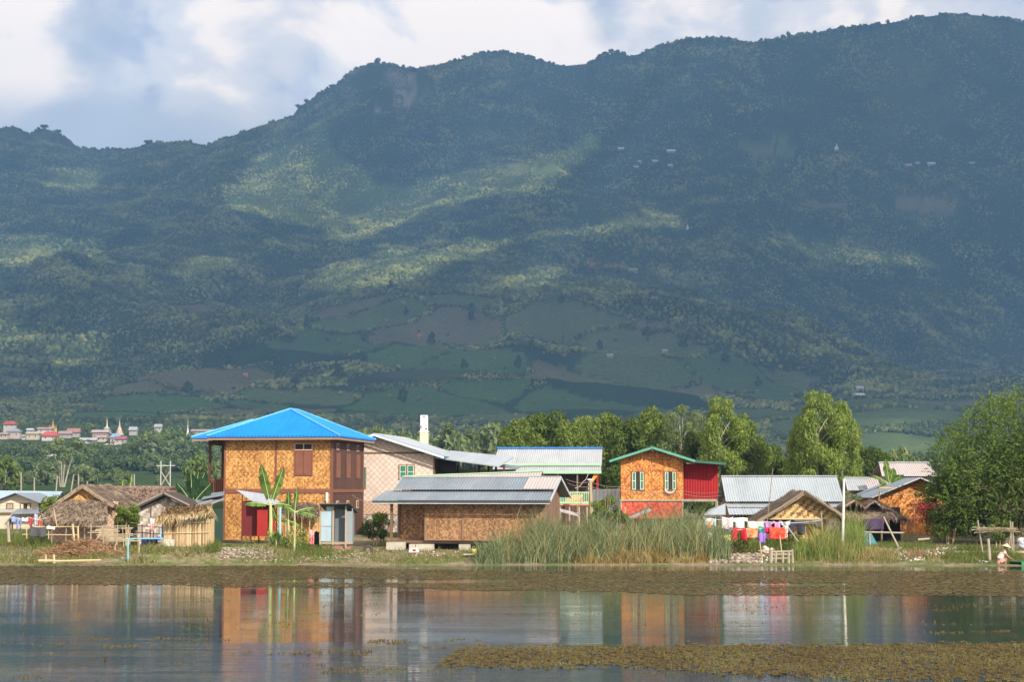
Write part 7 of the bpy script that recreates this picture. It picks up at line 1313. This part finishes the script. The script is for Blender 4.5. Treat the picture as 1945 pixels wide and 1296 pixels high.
def village():
    for i, (p0, p1, rt, re, rb, rc, wc) in enumerate(VH):
        pc = (p0 + p1) / 2; d = gdh(pc, rb + 2); F = Frame('village_house', VLAB[i], 'house', pc, d, 0, 'houses of the far village'); w = (p1 - p0) / 2 * d / FPX; D = min(9, max(4, w * 1.1)); zt, ze = F.z(rt, 0, D / 2), F.z(re); wb = w * .88; z0 = -3
        if ze - F.z(rb) < 1.2: ze = F.z(rb) + 1.2; zt = max(zt, ze + .8)
        F.b(MB().box(-wb, wb, .3, D - .3, z0, ze), 'wall', plain('vwall%d' % i, wc)); hipped = i in (0, 1, 6, 12, 15); k = w * .55 if hipped else w * .98; m = MB()
        m.add([(-w, -.4, ze), (w, -.4, ze), (w, D + .4, ze), (-w, D + .4, ze), (-w + (w - k if hipped else 0), D / 2, zt), (w - (w - k if hipped else 0), D / 2, zt)] + [(-w, -.4, ze - .25), (w, -.4, ze - .25), (w, D + .4, ze - .25), (-w, D + .4, ze - .25)], [(0,1,5,4), (1,2,5), (2,3,4,5), (3,0,4), (6,7,1,0), (7,8,2,1), (8,9,3,2), (9,6,0,3), (9,8,7,6)])
        F.b(m, 'roof', corrmat('vroof%d' % i, rc, .6, 0, .2)); nw = max(2, int(w / 1.6)); zw = (max(F.z(rb), 0) + ze) / 2; h = (ze - F.z(rb)) * .22
        if ze - F.z(rb) > 1.5:
            for j in range(nw):
                x = -wb + (2 * wb) * (j + .5) / nw; fr = F.b(MB().box(x - .45, x + .45, .22, .29, zw - h, zw + h), 'window', white); MB().box(x - .35, x + .35, .19, .215, zw - h * .8, zw + h * .8).build('pane', dark, fr)
    for (px, rt, rb, c, w), lab, nm in zip(PG, ('golden pagoda with small corner spires above the red-roofed houses', 'tiered pale pagoda with a thin spire, left of the pinkish one', 'pinkish conical pagoda right of the tiered one', 'slim white pagoda spire left of the blue roof'), ('golden_pagoda', 'tiered_pagoda', 'conical_pagoda', 'spire_pagoda')):
        d = gdh(px, rb + 3, 900, 1055) ; F = Frame(nm, lab, 'pagoda', px, d, 0); h = F.z(rt); mt = plain(nm + '_skin', c, .5); r = w * d / FPX * .9
        F.b(MB().lathe([(r * 1.3, -3), (r * 1.3, h * .1), (r * 1.05, h * .12), (r * 1.05, h * .2), (r * .85, h * .22)], 12), 'base', mt); F.b(MB().lathe([(r * .8, h * .2), (r * .76, h * .3), (r * .5, h * .42), (r * .32, h * .5), (r * .26, h * .58)], 14), 'bell', mt); F.b(MB().lathe([(r * .26, h * .58), (r * .16, h * .7), (r * .2, h * .73), (r * .09, h * .82), (.06, h)], 10), 'spire', mt)
        if nm == 'golden_pagoda':
            for sx in (-1, 1):
                for sy in (-1, 1): m = MB().lathe([(r * .35, 0), (r * .3, h * .25), (r * .12, h * .4), (.05, h * .62)], 8, (sx * r * 1.1, sy * r * 1.1)); F.b(m, 'corner_spire', mt)
        if nm == 'tiered_pagoda':
            for k in range(3): a = r * (1.9 - k * .45); z = h * (.08 + k * .13); F.b(MB().add([(-a,-a,z),(a,-a,z),(a,a,z),(-a,a,z),(-a*.5,-a*.5,z+h*.09),(a*.5,-a*.5,z+h*.09),(a*.5,a*.5,z+h*.09),(-a*.5,a*.5,z+h*.09)], [(3,2,1,0),(4,5,6,7),(0,1,5,4),(1,2,6,5),(2,3,7,6),(3,0,4,7)]), 'tier_roof', plain('grey_tier', (.40, .42, .36)))
village()
# ---------------- tiny buildings on the mountain ----------------
def mtn():
    L_ = [(1637, 741, 7, (.55,.56,.58), (.5,.4,.4), 'upper pale-roofed hut on the lower right slope'), (1637, 755, 8, (.7,.7,.7), (.45,.28,.24), 'lower white-roofed hut on the lower right slope'), (463, 715, 4.5, (.62,.22,.28), (.5,.2,.25), 'lone pink hut in the dark fields at left'), (1183, 283, 6, (.6,.6,.6), (.4,.4,.4), 'pale roof at the top left of the high hamlet'), (1280, 289, 8, (.62,.62,.62), (.4,.4,.4), 'longest pale roof at the right of the high hamlet'), (1248, 307, 6, (.5,.5,.52), (.4,.4,.4), 'grey roof in the middle of the high hamlet'), (1218, 308, 4, (.5,.5,.52), (.4,.4,.4), 'small roof at the middle left of the high hamlet'), (1212, 318, 5, (.5,.5,.52), (.4,.4,.4), 'lower left roof of the high hamlet'), (1278, 315, 5, (.5,.5,.52), (.4,.4,.4), 'lowest right roof of the high hamlet'),
          (1738, 315, 6, (.5,.35,.36), (.4,.3,.3), 'pinkish roof on the far right slope'), (1755, 312, 4, (.62,.6,.6), (.4,.4,.4), 'small pale roof beside the pinkish one, far right'), (1782, 314, 7, (.6,.6,.6), (.4,.4,.4), 'long pale roof right of the pinkish one, far right'), (1860, 311, 6, (.35,.42,.36), (.3,.3,.3), 'greenish roof highest at the far right slope'), (1338, 458, 4, (.5,.32,.16), (.4,.26,.14), 'small ochre hut below the white speck'), (1205, 516, 8, (.30,.32,.36), (.25,.25,.25), 'dark grey monastery roof on top of the wooded knoll'), (777, 273, 4, (.05,.10,.45), (.05,.08,.3), 'tiny blue roof high on the shaded slope'), (1245, 572, 6, (.22,.24,.26), (.35,.3,.25), 'hut on the wooded knoll below the monastery'), (1265, 668, 5, (.45,.45,.45), (.4,.35,.3), 'small grey hut in the shaded green field'), (1160, 679, 6, (.4,.38,.36), (.35,.3,.28), 'greyish hut near the shaded field hedge')]
    for px, row, w, rc, wc, lab in L_:
        dd = np.linspace(1300, 4900, 900); xx = (px - CX) * dd / FPX; a, c = pix(xx, dd, hill(xx, dd)); k = int(np.argmax(c < row + 2)); d = float(dd[k]); F = Frame('mountain_hut', lab, 'hut', px, d, 0, 'huts on the mountain'); W_ = w * d / FPX; h = W_ * .32 + 2
        zb = F.z(row + 3); F.b(MB().box(-W_, W_, 0, W_ * 1.2, -12, h), 'wall', plain('mwall' + lab[:9], wc)); F.b(MB().add([(-W_*1.1,-1,h),(W_*1.1,-1,h),(W_*1.1,W_*1.3,h),(-W_*1.1,W_*1.3,h),(-W_*1.05,W_*.6,h+W_*.5),(W_*1.05,W_*.6,h+W_*.5)], [(0,1,5,4),(1,2,5),(2,3,4,5),(3,0,4),(3,2,1,0)]), 'roof', plain('mroof' + lab[:12], rc, .6))
    for px, row, h, w, lab in ((1599, 282, 15, 5, 'white pagoda shining high on the right slope'), (1310, 435, 12, 3, 'tiny white pagoda on the middle slope')):
        dd = np.linspace(1300, 4900, 900); xx = (px - CX) * dd / FPX; a, c = pix(xx, dd, hill(xx, dd)); d = float(dd[int(np.argmax(c < row + 1))]); F = Frame('white_pagoda', lab, 'pagoda', px, d, 0); F.b(MB().lathe([(w*1.2, -6), (w*1.2, 3), (w*.8, 5), (w*.35, 8), (.3, h)], 10), 'body', white)
mtn()
# each tree of a row gets its own place in words
ORD = 'first second third fourth fifth sixth seventh eighth ninth tenth eleventh twelfth thirteenth fourteenth fifteenth sixteenth seventeenth eighteenth nineteenth'.split(); TN = {2: 'twent', 3: 'thirt', 4: 'fort', 5: 'fift', 6: 'sixt', 7: 'sevent', 8: 'eight', 9: 'ninet'}
def ordinal(n): return ORD[n-1] if n < 20 else (TN[n//10] + 'ieth' if n % 10 == 0 else TN[n//10] + 'y-' + ORD[n % 10 - 1])
def relabel():
    gr = {}
    for o in SC.objects:
        if o.get('label') and o.get('group') in (G3, G4, G5, 'tree belt between the houses') and o.parent is None: gr.setdefault(o['label'], []).append(o)
    for lab, os_ in gr.items():
        if len(os_) < 3: continue
        os_.sort(key=lambda o: o.location.x / o.location.y)
        short = {'tree belt between the houses': 'hazy tree in the belt behind the white pillar'}.get(os_[0]['group'], lab)
        for i, o in enumerate(os_): o['label'] = short + ', ' + ordinal(i + 1) + ' from left'
relabel()
